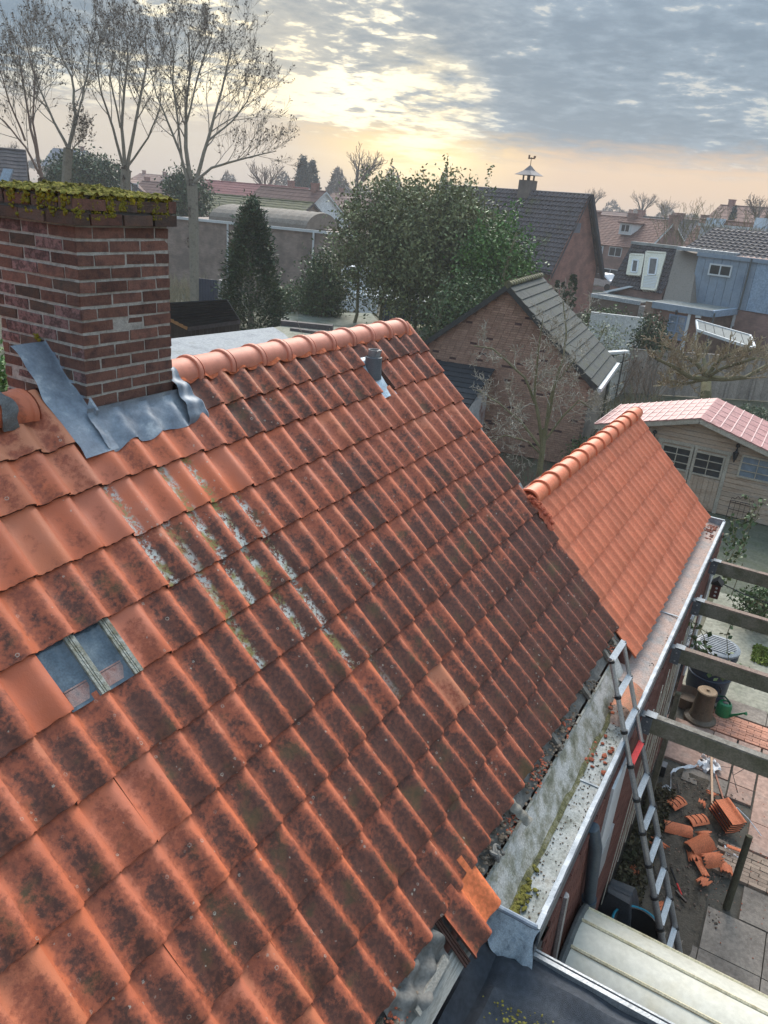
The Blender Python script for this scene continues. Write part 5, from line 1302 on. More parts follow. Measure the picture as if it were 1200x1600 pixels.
# dormer
dz = rf.px(983, 365, b=-1.9); dA, dB = rf.px(969, 350, b=-1.2)[0], rf.px(986, 365, b=-1.2)[0]
z0, z1 = rf.px(980, 367, b=-1.2)[2], rf.px(980, 349, b=-1.2)[2]
dm = MB(); dm.prism([rf.p(dB, -1.2, z0), rf.p(dB, -1.2, z1), rf.p(dB, -4.0, z1+.1)], rf.a*(dA-dB)); do_ = dm.build('dormer', WHITE, row)
m = MB(); m.fbox(rf, dB-.2, dA+.2, -4.1, -1.0, z1, z1+.12); m.build('dormer_roof', T_BROWN, do_)
winbox(rf, do_, dB+.25, dA-.2, z0+.25, z1-.1, -1.2, mull=1)
for (px_, py_, nm) in ((1053, 347, 0), (988, 344, 0), (930, 341, 0)):
    aa = rf.px(px_, py_, b=-4.2)[0]; chim_box(rf, row, aa, -4.2, R3[2]-.8, rf.px(px_, py_-11, b=-4.2)[2], .9, .7, B_ROW)
# second row behind, dark roof
r2 = Frame(at(1040, 360, d=118), 70)
z_r = r2.px(1080, 345, b=-4)[2]
row2 = house('dark_roofed_house', 'long dark brown tiled house roof just behind the red terrace', r2, r2.px(1112, 355, b=-4)[0], 9, -8, 0, z_r-4.0, z_r, B_ROW, T_DARK, 14, 20, over=.2, amp=.04)
for px_ in (1100, 1062, 1000): chim_box(r2, row2, r2.px(px_, 345, b=-4)[0], -4, z_r-.6, z_r+.9, .9, .7, B_DARK)
# white dormered houses on the far right
r3 = Frame(at(1100, 380, d=80), 70)
zt, zb = r3.px(1110, 354, b=0)[2], r3.px(1100, 384, b=0)[2]
a_l, a_r = r3.px(1100, 370, b=0)[0], r3.px(1184, 370, b=0)[0]
wd3 = house('white_dormer_house', 'red roofed house with a wide pale dormer and white chimney stacks', r3, a_r-3, a_l+1.6, -6, 1.8, zb-1.5, zt+.5, B_ROW, T_RED, 12, 16, over=.2, vergemat=WHITE)
m = MB(); m.fbox(r3, a_r, a_l, -3.2, 1.0, zb, zt); d3 = m.build('dormer', pm('pale_boarding', [(.36, .38, .42), (.46, .48, .52)], 1, .7, .2, stretch=(1, 1, .2)), wd3)
m = MB(); m.fbox(r3, a_r-.2, a_l+.2, -3.3, 1.15, zt, zt+.22); m.build('dormer_roof', WHITE, d3)
for px_ in (1117, 1194):
    aa = r3.px(px_, 352, b=-1.5)[0]; m = MB(); m.fbox(r3, aa-.7, aa+.7, -2, -1, zt-.2, r3.px(px_, 341, b=-1.5)[2]); m.build('chimney', pm('blue_white_stack', [(.34, .40, .46), (.45, .50, .55)], 2, .8), wd3)
r4 = Frame(at(1190, 395, d=72), 66)
z4 = r4.px(1185, 372, b=0)[2]
h4 = house('red_gabled_house', 'red tiled house roof cut by the right edge with white verge boards', r4, -9, -.2, -5, 4, z4-3.2, z4, B_ROW, T_RED, 12, 14, over=.2, vergemat=WHITE)

# ------------------------------------------------------------------ mansard house, blue clad house and flat extensions
mf = Frame(at(1037, 457, d=52), 72)
p_bl = mf.px(955, 445, b=0); p_br = mf.px(1037, 457, b=0); p_tl = mf.px(988, 381, b=-1.7); p_tr = mf.px(1055, 388, b=-1.7)
zb5 = (p_bl[2]+p_br[2])/2; zt5 = (p_tl[2]+p_tr[2])/2; a0, a1 = p_br[0], p_bl[0]
man = thing('mansard_house', 'house with a steep dark tiled mansard holding two cream framed openings', 'house', tuple(mf.p(2, -4, 0)))
m = MB(); m.prism([mf.p(a0, b, z) for b, z in ((.1, -.1), (.1, zb5-.1), (-1.7, zt5-.1), (-8, zt5-.2), (-8, -.1))], mf.a*(a1-a0)); m.build('wall', B_ROW, man)
tile_slope(mf, a0, a1, 0.12, zb5-.1, -1.7, zt5, T_DARK, 11, 18, parent=man, amp=.09, th=.05)
m = MB(); m.fbox(mf, a0-.05, a1+.1, -1.9, -1.55, zt5-.02, zt5+.16); m.build('ridge_cap', pm('pale_ridge_cap', [(.35, .36, .36), (.2, .2, .19)], 2, .7), man)
# both openings lie in the steep slope: take their corners on that plane, a little proud of the tiles
sA, sB = mf.p(0, .12, zb5-.1), mf.p(0, -1.7, zt5); sd_ = (sB-sA).normalized(); sn = mf.a.cross(sd_).normalized()
if sn.dot(Vector((-1, 0, .2))) < 0: sn = -sn
def onslope(px, py, h):
    r = Vector(ray(px, py)); o = Vector((0, 0, H)); return o + r*((sn.dot(sA)+h-sn.dot(o))/sn.dot(r))
def mansbox(outer, inner, nm, slats=0):
    m = MB(); m.prism([onslope(*p, .28) for p in outer], sn*-.5); f = m.build(nm, CREAMW, man, bevel=.02)
    I = [onslope(*p, .29) for p in inner]; m = MB(); m.prism(I, sn*.01); m.build('pane', PANE, f)
    m = MB()
    for a, b in zip(I, I[1:]+I[:1]): m.bar(a, b, .09, .07, sn)
    m.build('inner_frame', WHITE, f)
    m = MB(); O = [onslope(*p, .29) for p in outer]
    for a, b in zip(O, O[1:]+O[:1]): m.bar(a.lerp(b, .0), b, .10, .05, sn)
    m.build('outer_trim', CREAMW, f)
    for k in range(slats):
        t = .06+.32*k/slats; a = O[3].lerp(O[0], t); b = O[2].lerp(O[1], t); m = MB(); m.bar(a.lerp(b, .08), a.lerp(b, .92), .05, .03, sn); m.build('slat', WHITE, f)
mansbox([(985, 397), (1006, 398), (1000, 430), (979.5, 428)], [(989, 406), (997.5, 407), (995, 425.5), (986, 425)], 'cream_dormer_window')
mansbox([(1010, 393), (1040, 395), (1024, 453), (1002, 451)], [(1015.5, 403), (1028, 404), (1024, 429.5), (1012, 429)], 'cream_dormer_door', 8)
stk = MB(); q1, q2, q3, q4 = mf.px(1038, 457, b=.3), mf.px(1081, 459, b=.3), mf.px(1092, 398, b=-1.2), mf.px(1057, 390, b=-1.2)
stk.prism([mf.p(q1[0], .3, q1[2]-.6), mf.p(q2[0], .3, q2[2]-.6), mf.p(q3[0], -1.2, q3[2]), mf.p(q4[0], -1.2, q4[2])], mf.b*-1.5); tag(stk.build('pebbledash_wall', PEB), 'broad leaning pebbledash party wall between the dark mansard and the blue house', 'wall')
# blue clad house
bfz0 = mf.px(1100, 462, b=-.4)[2]-.5; 
bl = thing('blue_clad_house', 'upper floor clad in blue-grey panels with a white window below a tiled roof', 'house', tuple(mf.p(-4, -4, 0)))
x1 = mf.px(1082, 440, b=-.6)[0]; x0 = mf.px(1176, 440, b=-.6)[0]; zt6 = mf.px(1130, 401, b=-.6)[2]
n = 7
m = MB(); m.fbox(mf, x0-9, x1, -7, -.66, -.1, zt6-.02); m.build('wall', B_ROW, bl)
for k in range(n):
    xa, xb2 = x0+(x1-x0)*k/n, x0+(x1-x0)*(k+1)/n; m = MB(); m.fbox(mf, xa+.01, xb2-.01, -.66, -.6, bfz0, zt6); m.build('panel', BLUEP, bl)
for k in range(5):
    xa, xb2 = x0-6+6*k/5, x0-6+6*(k+1)/5; m = MB(); m.prism([mf.p(xa+.01, -.6+.18*(5-k)*0, bfz0), mf.p(xb2-.01, -.6, bfz0), mf.p(xb2-.01, -.6, zt6-.1), mf.p(xa+.01, -.6, zt6-.1)], mf.b*-.05); m.build('panel', pm('light_blue_panel', [(.24, .32, .43), (.30, .38, .48)], .9, .55, .1), bl)
m = MB(); m.fbox(mf, x0-6, x1+.05, -.6, -.5, zt6-.12, zt6+.1); m.build('fascia', BLUEP, bl)
m = MB(); pp = [mf.px(1175, 404, b=-.5), mf.px(1160, 462, b=-.5)]; m.tube([mf.p(pp[0][0], -.48, pp[0][2]), mf.p(pp[0][0], -.45, bfz0)], .06, 6); m.build('downpipe', pm('grey_pipe', []), bl)
pxwin(mf, bl, (1110, 411), (1141, 434), -.6, mull=1, w=.09)
tile_slope(mf, x0-9, mf.px(1073, 388, b=-1.4)[0], -.9, zt6+.05, -4.6, zt6+1.5, T_DARK, 9, 40, parent=bl, amp=.09, th=.05)
m = MB(); m.fbox(mf, mf.px(1150, 395, b=-.6)[0], mf.px(1058, 388, b=-.6)[0], -1.6, -.55, zt6+.10, zt6+.28); m.build('metal_edge', ZINCW, bl)
# flat roofed extensions
ez = 3.1
efz = Frame(at(1113, 486, z=ez), 76)
ex = thing('brick_extension', 'single storey brick extension with a blue fascia and glazed garden door', 'extension', tuple(efz.p(2, -2, 0)))
e_l = efz.px(1021, 476, b=0)[0]
m = MB(); m.fbox(efz, 0.05, e_l-.05, -4.6, -.05, 0, ez-.05); m.build('wall', B_EXT, ex)
m = MB(); m.fbox(efz, -.05, e_l+.05, -.05, .08, ez-.34, ez+.02); m.build('blue_fascia', BLUEP, ex)
m = MB(); m.fbox(efz, 0, e_l, -4.6, -.06, ez-.05, ez-.02); m.build('roof', FELTG, ex)
pxwin(efz, ex, (1047, 490), (1066, 533), 0, mull=1, bars=2, pane=PANEB, frame=pm('blue_door_frame', [(.14, .20, .30), (.18, .24, .34)], 3, .5), w=.09)
A = efz.px(1045, 480, b=0); B = efz.px(1071, 490, b=0); C = efz.px(1064, 535, b=0)
m = MB(); m.fbox(efz, B[0], A[0], -.04, .03, B[2], A[2]-.12); m.fbox(efz, C[0]-.22, C[0]-.05, -.04, .03, 0, A[2]-.2); m.build('white_surround', WHITE, ex)
m = MB(); lp = efz.px(1057, 488, b=.1); m.lathe(efz.p(lp[0], .12, lp[2]), [(0, -.15), (.06, -.08), (.08, .08), (0, .16)], 8); m.build('wall_lamp', BLACK, ex)
vq = efz.px(1092, 492, b=0); m = MB(); m.fbox(efz, vq[0]-.16, vq[0]+.16, -.02, .05, vq[2]-.16, vq[2]+.16); m.build('vent_grille', WHITE, ex)
for (pxx, pyy, s) in ((1052, 455, .8), (1090, 458, 1.)):
    c = at(pxx, pyy, z=ez+.05); m = MB(); m.lathe(c, [(.75*s, 0), (.75*s, .12), (.62*s, .30), (.35*s, .44), (0, .50)], 14); m.build('roof_dome', pm('milky_dome', [(.42, .44, .44), (.55, .56, .55)], 2, .3), ex, True, 40)
fr2 = Frame(at(1113, 486, z=ez), 166)
ex2 = thing('angled_extension', 'tan brick extension wing with a pale blue fascia and white framed window', 'extension', tuple(fr2.p(-3, 1, 0)))
e_r = fr2.px(1196, 476, b=0)[0]
m = MB(); m.fbox(fr2, e_r, -.05, -4, -.05, 0, ez-.05) if e_r < 0 else m.fbox(fr2, .05, e_r, .05, 4, 0, ez-.05); m.build('wall', brickmat('tan_brickwork', (.33, .22, .16)), ex2)
sgn = -1
m = MB(); m.fbox(fr2, min(0, e_r), max(0, e_r), -.05, .10, ez-.34, ez+.02); m.build('blue_fascia', pm('light_blue_panel', []), ex2)
m = MB(); m.fbox(fr2, min(0, e_r), max(0, e_r), -4, -.06, ez-.05, ez-.03); m.build('roof', FELTG, ex2)
A = fr2.px(1147, 487, b=.0); B = fr2.px(1173, 530, b=.0)
x0_, x1_ = sorted((A[0], B[0])); z0_, z1_ = sorted((A[2], B[2]))
winbox(fr2, ex2, x0_, x1_, z0_+.2, z1_-.75, 0.02, mull=1, w=.1)
m = MB(); m.fbox(fr2, x0_, x1_, 0, .06, z1_-.75, z1_); m.build('white_panel', WHITE, ex2)
for pxx in (1113, 1177):
    aa = fr2.px(pxx, 500, b=.1)[0]; m = MB(); m.tube([fr2.p(aa, .14, ez-.1), fr2.p(aa, .14, 0)], .06, 6); m.build('downpipe', pm('grey_pipe', []), ex2)
# lean-to canopy in that garden
cn = [at(1088, 502, z=2.5), at(1091, 517, z=2.35), at(1178, 546, z=2.0), at(1172, 530, z=2.2)]
cnp = thing('veranda_roof', 'white framed polycarbonate veranda roof sloping beside the brick extension', 'canopy', tuple(cn[0]*1.0))
P4 = [at(1088, 502, z=2.55), at(1180, 546, z=2.2), at(1173, 527, z=2.45)]
P4 = [at(1088, 501, z=2.6), at(1090, 516, z=2.25), at(1180, 546, z=2.25), at(1172, 525, z=2.6)]
for k in range(6):
    t0, t1 = k/6+.006, (k+1)/6-.006; L = lambda a, b, t: a+(b-a)*t
    m = MB(); m.prism([L(P4[0], P4[3], t0), L(P4[0], P4[3], t1), L(P4[1], P4[2], t1), L(P4[1], P4[2], t0)], (0, 0, .04)); m.build('sheet', pm('milky_sheet', [(.17, .18, .175), (.24, .25, .24)], 2, .8, speck=.05), cnp)
m = MB()
for a, b in ((P4[0], P4[3]), (P4[1], P4[2]), (P4[0], P4[1]), (P4[3], P4[2])): m.bar(a, b, .1, .14)
m.build('frame', WHITE, cnp)
for p in (P4[1], P4[2]): m = MB(); m.bar(p, Vector((p.x, p.y, 0)), .1, .1, (1, 0, 0)); m.build('post', WHITE, cnp)
# neighbour flat roof with ivy wall
nf = Frame(at(1000, 472, z=2.9), 74); n_l = nf.px(925, 461, b=0)[0]
nb2 = thing('flat_garage', 'flat roofed garage with white edge trim and a dark ivy covered wall', 'garage', tuple(nf.p(3, -2, 0)))
m = MB(); m.fbox(nf, 0, n_l, -4.2, 0, 0, 2.82); m.build('wall', brickmat('dark_garage_brick', (.12, .08, .06)), nb2)
m = MB(); m.fbox(nf, 0, n_l, -4.2, -.02, 2.82, 2.88); m.build('roof', FELTG, nb2)
m = MB(); m.fbox(nf, -.05, n_l+.05, -.02, .06, 2.72, 2.95); m.fbox(nf, n_l-.02, n_l+.06, -4.2, 0, 2.74, 2.96); m.build('white_trim', ZINCW, nb2)
s1_ = at(945, 456, z=3.0); s2_ = at(990, 456, z=3.0); s3_ = at(990, 443, z=3.4)
m = MB(); m.prism([at(948, 457, z=2.95), at(988, 457, z=2.95), at(990, 448, z=3.5)], (0, .3, .02)); m.build('folded_sheet', WHITE, nb2)
for k, (x, y) in enumerate(((993, 452), (1000, 458), (1012, 456), (1005, 452))):
    c = at(x, y, z=2.9); m = MB(); m.lathe(c, [(.25, 0), (.22, .2), (0, .28)], 8) if k == 0 else m.box(c+Vector((0, 0, .1)), (.4, .4, .2)); m.build('roof_clutter', WHITE if k == 0 else T_DARK, nb2)
m = MB(); m.fbox(nf, -1.3, -.06, -3.4, .1, 0, 2.7); tag(m.build('grey_rendered_wall', pm('grey_render', [(.24, .22, .21), (.32, .30, .29)], 1, .9)), 'pinkish grey rendered corner wall between the flat garage and brick extension', 'wall')
# low white wall and car
w0_, w1_ = at(924, 487, d=43.6), at(1010, 494, d=43.6)
m = MB(); m.bar(Vector((w0_.x, w0_.y, w0_.z/2)), Vector((w1_.x, w1_.y, w0_.z/2)), .2, w0_.z); tag(m.build('white_wall', pm('white_garden_wall', [(.45, .46, .46), (.58, .58, .57)], 1, .9)), 'low white garden wall behind the pale green shrub', 'wall')
cf = Frame(at(931, 446, d=78), 70)
car = thing('parked_car', 'silver grey hatchback parked in front of the brick terrace', 'car', tuple(cf.p(0, 0, 0)))
SILV = pm('silver_paint', [(.36, .37, .39), (.44, .45, .47)], 1, .3, 0, metal=.3); zc = cf.px(931, 452, b=0)[2]
m = MB(); m.prism([cf.p(a, 0, zc+z) for a, z in ((-2.1, .3), (-2.1, .85), (-1.3, 1.0), (-.6, 1.5), (.9, 1.52), (1.7, 1.0), (2.1, .95), (2.1, .3))], cf.b*-1.7); m.build('body', SILV, car, bevel=.08)
m = MB(); m.prism([cf.p(a, .01, zc+z) for a, z in ((-1.15, 1.0), (-.55, 1.42), (.85, 1.44), (1.45, 1.02))], cf.b*-.02); m.build('side_window', PANE, car)
for a in (-1.3, 1.3):
    m = MB(); m.lathe(cf.p(a, .03, zc+.33), [(.33, 0), (.33, .2), (0, .2)], 16, tuple(-cf.b)); m.build('wheel', BLACK, car)
m = MB(); m.fbox(cf, 2.05, 2.12, -.5, -.1, zc+.7, zc+.85); m.build('headlight', WHITE, car)

# brick gable of the neighbour at the right edge
tri = [at(1160, 466, d=40), at(1215, 425, d=40), at(1215, 520, d=40)]
kf = Frame(at(1165, 468, d=64), 100)
q1 = kf.px(1163, 467, b=0); q2 = kf.px(1235, 415, b=0); q3 = kf.px(1165, 500, b=0)
ng = thing('brick_gable_house', 'pale red brick gable with a tiled verge cut off by the right edge', 'house', tuple(kf.p(0, 0, 0)))
m = MB(); m.prism([kf.p(q1[0], 0, 0), kf.p(q1[0], 0, q1[2]), kf.p(q2[0], 0, q2[2]), kf.p(q2[0], 0, 0)], kf.b*-.3 if True else 0); m.build('wall', brickmat('pale_red_brick', (.33, .17, .13)), ng)
m = MB(); m.bar(kf.p(q1[0]+.2, .1, q1[2]-.1), kf.p(q2[0], .1, q2[2]+.1), .6, .16, (0, 0, 1)); m.build('tiled_verge', T_MOSS, ng)

# ------------------------------------------------------------------ left and centre background
lw = Frame(at(270, 341, d=62), 102)
wl0 = lw.px(240, 338, b=0)[0]; wl1 = lw.px(560, 366, b=0)[0]; zt7 = lw.px(270, 341, b=0)[2]
hall = thing('brick_hall', 'long windowless grey-brown brick hall with white gutter and arched roof', 'hall', tuple(lw.p((wl0+wl1)/2, -6, 0)))
a_lo, a_hi = min(wl0, wl1), max(wl0, wl1)
sg = 1 if lw.b.dot(Vector((-lw.o.x, -lw.o.y, 0))) > 0 else -1
m = MB(); m.fbox(lw, a_lo, a_hi, -12*sg, 0, 0, zt7-.02); m.build('wall', B_WALL, hall)
m = MB(); m.fbox(lw, a_lo-.1, a_hi+.1, 0, .14*sg, zt7-.02, zt7+.16); m.build('white_gutter', WHITE, hall)
p0 = lw.px(345, 352, b=-3*sg)[0]; p1 = lw.px(500, 366, b=-3*sg)[0]
m = MB(); K = 12
for q in range(int(abs(p1-p0)/.6)):
    xa = min(p0, p1)+.6*q
    m.add([lw.p(xx, sg*(-.4-3.0*(1-math.cos(PI*k/K))), zt7+.1+rr*math.sin(PI*k/K)) for xx, rr in ((xa, 1.12), (xa+.3, 1.18), (xa+.6, 1.12)) for k in range(K+1)], [(j*(K+1)+k, j*(K+1)+k+1, (j+1)*(K+1)+k+1, (j+1)*(K+1)+k) for j in range(2) for k in range(K)])
m.add([lw.p(min(p0, p1), sg*(-.4-3.0*(1-math.cos(PI*k/K))), zt7+.1+1.12*math.sin(PI*k/K)) for k in range(K+1)], [tuple(range(K+1))])
m.build('arched_roof', pm('brown_corrugated', [(.13, .11, .09), (.19, .165, .14)], 1.2, .85, .3, 8), hall)
for pxx in (357, 490):
    aa = lw.px(pxx, 390, b=0)[0]; m = MB(); m.tube([lw.p(aa, .12*sg, zt7), lw.p(aa, .12*sg, .4)], .07, 6); m.build('downpipe', WHITE, hall)
# fence posts and ladder on ground in front
for k, (x, y) in enumerate(((285, 430), (318, 434), (457, 424))):
    g = at(x, y, z=0) ; m = MB(); m.tube([g, g+Vector((0, 0, 1.9))], .05, 6)
    o = m.build('fence_post', T_DARK); tag(o, ['thin dark fence post left of the tallest bare trunk', 'thin dark fence post right of the tallest bare trunk', 'short dark post behind the green conifer'][k], 'post', 'fence posts along the hall')
g0, g1 = at(262, 424, z=.5), at(345, 441, z=.5)
m = MB(); m.bar(g0, g1, .03, 1.3); MSH = pm('dark_mesh', [(.10, .09, .08)], 3, .9)
lad2 = thing('horizontal_ladder', 'pale aluminium ladder lying along the foot of the long brick hall', 'ladder', tuple(at(290, 430, z=.3)))
l0, l1, l2, l3 = at(262, 422, z=.3), at(296, 427, z=.3), at(262, 428, z=.1), at(296, 433, z=.1)
m = MB(); m.bar(l0, l1, .05, .08); m.bar(l2, l3, .05, .08); m.build('rail', ALU, lad2)
for k in range(10): m = MB(); m.bar(l0+(l1-l0)*k/9., l2+(l3-l2)*k/9., .05, .05); m.build('rung', ALU, lad2)
# blue gate
gq = [at(306, 434, d=47), at(340, 438, d=47)]
bg_ = thing('blue_gate', 'dark blue steel gate between the dry bushes and a grey wall', 'gate', (gq[0].x, gq[0].y, 0))
zb_ = at(308, 470, d=47).z
for k in range(8):
    a = gq[0]+(gq[1]-gq[0])*(k/8.); b = gq[0]+(gq[1]-gq[0])*((k+.92)/8.)
    m = MB(); m.prism([Vector((a.x, a.y, zb_)), Vector((b.x, b.y, zb_)), b, a], (.05, .02, 0)); m.build('gate_panel', pm('navy_steel', [(.02, .03, .055), (.035, .045, .075)], 2, .5), bg_)
gw = [at(341, 437, d=46.8), at(352, 440, d=46.8)]
m = MB(); m.prism([Vector((gw[0].x, gw[0].y, 0)), Vector((gw[1].x, gw[1].y, 0)), gw[1], gw[0]], (.3, .1, 0)); tag(m.build('gate_pier', pm('grey_render', [])), 'short grey wall pier right of the blue gate', 'pier')
# timber shed with slate roof beside the chimney
sf = Frame(at(294, 508, d=24), 90)
zs = at(294, 508, d=24).z
bs = thing('timber_shed', 'low dark timber shed with a black shingle roof and orange barge board', 'shed', tuple(sf.p(0, 0, 0)))
c1, c2, c3, c4 = at(293, 511, z=zs), at(362, 500, z=zs), at(380, 468, z=zs+.9), at(262, 476, z=zs+.9)
c0 = at(240, 480, z=zs+.9); d_ = (c2-c1).normalized()
c4 = at(262, 494, z=zs+.45)
r_a = c1; r_b = at(375, 500, z=zs); r_c = at(355, 468, z=zs+.9); r_d = at(225, 476, z=zs+.9)
for k in range(9):
    t0, t1 = k/9., (k+1)/9.+.02
    L = lambda a, b, t: a+(b-a)*t
    m = MB(); m.prism([L(r_a, r_d, t0)+Vector((0, 0, .03)), L(r_b, r_c, t0)+Vector((0, 0, .03)), L(r_b, r_c, t1), L(r_a, r_d, t1)], (0, 0, -.03)); m.build('shingle_course', SLATE, bs)
m = MB(); m.bar(r_a+Vector((-.02, 0, -.02)), r_d+Vector((-.02, 0, -.02)), .03, .14); m.build('barge_board', pm('orange_wood', [(.42, .22, .09), (.50, .27, .12)], 3, .6), bs)
m = MB(); m.bar(r_a+Vector((0, 0, -.06)), r_b+Vector((0, 0, -.06)), .03, .12); m.build('fascia', T_DARK, bs)
DW = pm('dark_brown_board', [(.035, .026, .02), (.06, .045, .035)], 2, .9, objrand=.2)
for (A, B, n, vlab) in ((r_a, r_b, 14, 0), (r_a, r_d, 12, 1)):
    for k in range(n):
        p, q = A+(B-A)*(k/n), A+(B-A)*((k+.93)/n); 
        m = MB(); m.prism([Vector((p.x, p.y, 0)), Vector((q.x, q.y, 0)), Vector((q.x, q.y, q.z-.08)), Vector((p.x, p.y, p.z-.08))], (.15, .12, 0)); m.build('board', DW, bs)
# flat grey roof right behind the main ridge
fz = 4.6
P5 = [at(255, 533, z=fz), at(425, 512, z=fz), at(436, 530, z=fz), at(255, 560, z=fz)]
m = MB(); m.prism([at(240, 532, z=fz), at(427, 511, z=fz), at(445, 522, z=fz), at(480, 560, z=fz), at(240, 600, z=fz)], (0, 0, -.12)); 
gf2 = thing('back_flat_roof', 'pale grey flat roof directly behind the pink ridge tiles', 'flat roof', tuple(P5[0]))
m.build('roof_sheet', pm('pale_bleached_felt', [(.15, .16, .175), (.25, .265, .28), (.19, .20, .20)], 1.6, .8, .4, 30), gf2)
fz2 = 2.6
m = MB(); m.prism([at(455, 506, z=fz2), at(640, 518, z=fz2), at(700, 560, z=fz2), at(470, 560, z=fz2), at(425, 512, z=fz2)], (0, 0, -.15)); 
lf2 = thing('low_shed_roof', 'low pale concrete coloured flat roof beyond the ridge below the bare shrub', 'flat roof', tuple(at(550, 515, z=0)))
m.build('roof_sheet', pm('old_concrete', []), lf2)
m = MB(); m.bar(at(440, 504, z=fz2+.1), at(520, 512, z=fz2+.1), .3, .18); m.bar(at(455, 514, z=fz2+.05), at(500, 520, z=fz2+.05), .25, .1); m.build('dark_edge', T_DARK, lf2)
m = MB(); m.prism([at(435, 487, z=1.4), at(580, 489, z=1.4), at(600, 512, z=1.4), at(440, 508, z=1.4)], (0, 0, -.1)); tag(m.build('mossy_yard_roof', pm('mossy_concrete', [(.12, .13, .10), (.22, .23, .19), (.09, .10, .06)], 1, .95)), 'grey mossy low roof strip right of the green conifer', 'roof')
m = MB(); m.prism([at(628, 506, z=1.6), at(690, 508, z=1.6), at(655, 532, z=1.6), at(610, 530, z=1.6)], (0, 0, -.3)); tag(m.build('mossy_slab_pile', pm('mossy_slabs', [(.14, .15, .09), (.26, .26, .18), (.10, .11, .06)], 2, .95)), 'mossy pale stone slabs at the foot of the blue shed', 'slab pile')
# wall and terrace right of the conifer
m = MB(); m.prism([at(430, 440, z=1.0), at(545, 447, z=1.0), at(545, 462, z=.9), at(430, 445, z=.9)], (0, 0, -.3)); tag(m.build('pale_terrace', pm('pale_terrace', [(.42, .40, .36), (.52, .50, .46)], 1, .9)), 'pale low terrace slab in front of the brick hall', 'terrace')
q0_, q1_ = at(425, 447, z=1.6), at(540, 449, z=1.6)
m = MB(); m.bar(Vector((q0_.x, q0_.y, .8)), Vector((q1_.x, q1_.y, .8)), .2, 1.6); tag(m.build('garden_wall', pm('brown_garden_wall', [(.13, .11, .08), (.19, .16, .12)], 1, .95)), 'brown garden wall behind the conifer and bare shrub', 'wall')
# blue shed under the evergreens
blq = [at(556, 447, z=2.3), at(683, 472, z=2.3)]
bsd = thing('blue_shed', 'dark blue boarded shed with a pale corrugated roof below the evergreens', 'shed', (blq[1].x, blq[1].y, 0))
A_, B_ = at(598, 466, z=2.2), at(680, 475, z=2.2); n = 18
for k in range(n):
    p, q = A_+(B_-A_)*(k/n), A_+(B_-A_)*((k+.9)/n)
    m = MB(); m.prism([Vector((p.x, p.y, 0)), Vector((q.x, q.y, 0)), q, p], (.04+.02*(k % 2), .04, 0)); m.build('board', pm('blue_board', [(.03, .055, .09), (.05, .08, .12)], 2, .7, objrand=.15), bsd)
C_, D_ = at(690, 455, z=2.7), at(560, 444, z=2.7); A3 = at(545, 459, z=2.2)
for k in range(16):
    t0, t1 = k/16., (k+.5)/16.; L = lambda a, b, t: a+(b-a)*t
    for (ta, tb, h, mt_) in ((t0, t1, .05, 'corr_light'), (t1, (k+1)/16., 0, 'corr_dark')):
        m = MB(); m.prism([L(A3, B_, ta)+Vector((0, 0, h)), L(A3, B_, tb)+Vector((0, 0, h)), L(D_, C_, tb)+Vector((0, 0, h)), L(D_, C_, ta)+Vector((0, 0, h))], (0, 0, -.04)); m.build('corrugation', pm('pale_corrugated', [(.26, .32, .36), (.40, .45, .47)], 1.5, .5), bsd)
# white van between the trunks
vp_ = at(545, 435, z=0); vf = Frame(at(549, 441, d=50), 60); zv = at(549, 441, d=50).z
van = thing('white_van', 'white van glimpsed between the stems behind the evergreens', 'van', (vf.o.x, vf.o.y, 0))
m = MB(); m.fbox(vf, -.9, 1.6, -1.6, 0, .5, zv+.9); m.build('body', RENDER, van, bevel=.1)
m = MB(); m.fbox(vf, -.6, .9, -.02, .03, zv+.1, zv+.7); m.build('window', PANE, van)
for a in (-.8, 1.9): m = MB(); m.lathe(vf.p(a, .03, .4), [(.38, 0), (.38, .2), (0, .2)], 14, tuple(-vf.b)); m.build('wheel', BLACK, van)
mg = MB(); c = at(548, 455, z=.8); YEL = pm('faded_yellow_cover', [(.42, .28, .08), (.52, .38, .16), (.30, .20, .08)], 2, .8)
mg.grid(lambda a, b: c+Vector((1.6*(a-.5), 3.4*(b-.5), .5*math.sin(PI*min(1, max(0, a)))*math.sin(PI*b)**.5+.08*math.sin(b*23+a*9))), 10, 18); tag(mg.build('yellow_tarpaulin', YEL, None, True), 'heap under a faded yellow tarpaulin between the shrub and the van', 'tarpaulin')
c = at(553, 475, z=.6); mg = MB(); mg.grid(lambda a, b: c+Vector((1.0*(a-.5), 1.0*(b-.5), 1.0*math.sin(PI*min(1, max(0, a)))*math.sin(PI*b)**.5)), 8, 8); tag(mg.build('tan_cover', YEL, None, True), 'tan yellow cover lower down behind the bare shrub twigs', 'cover')

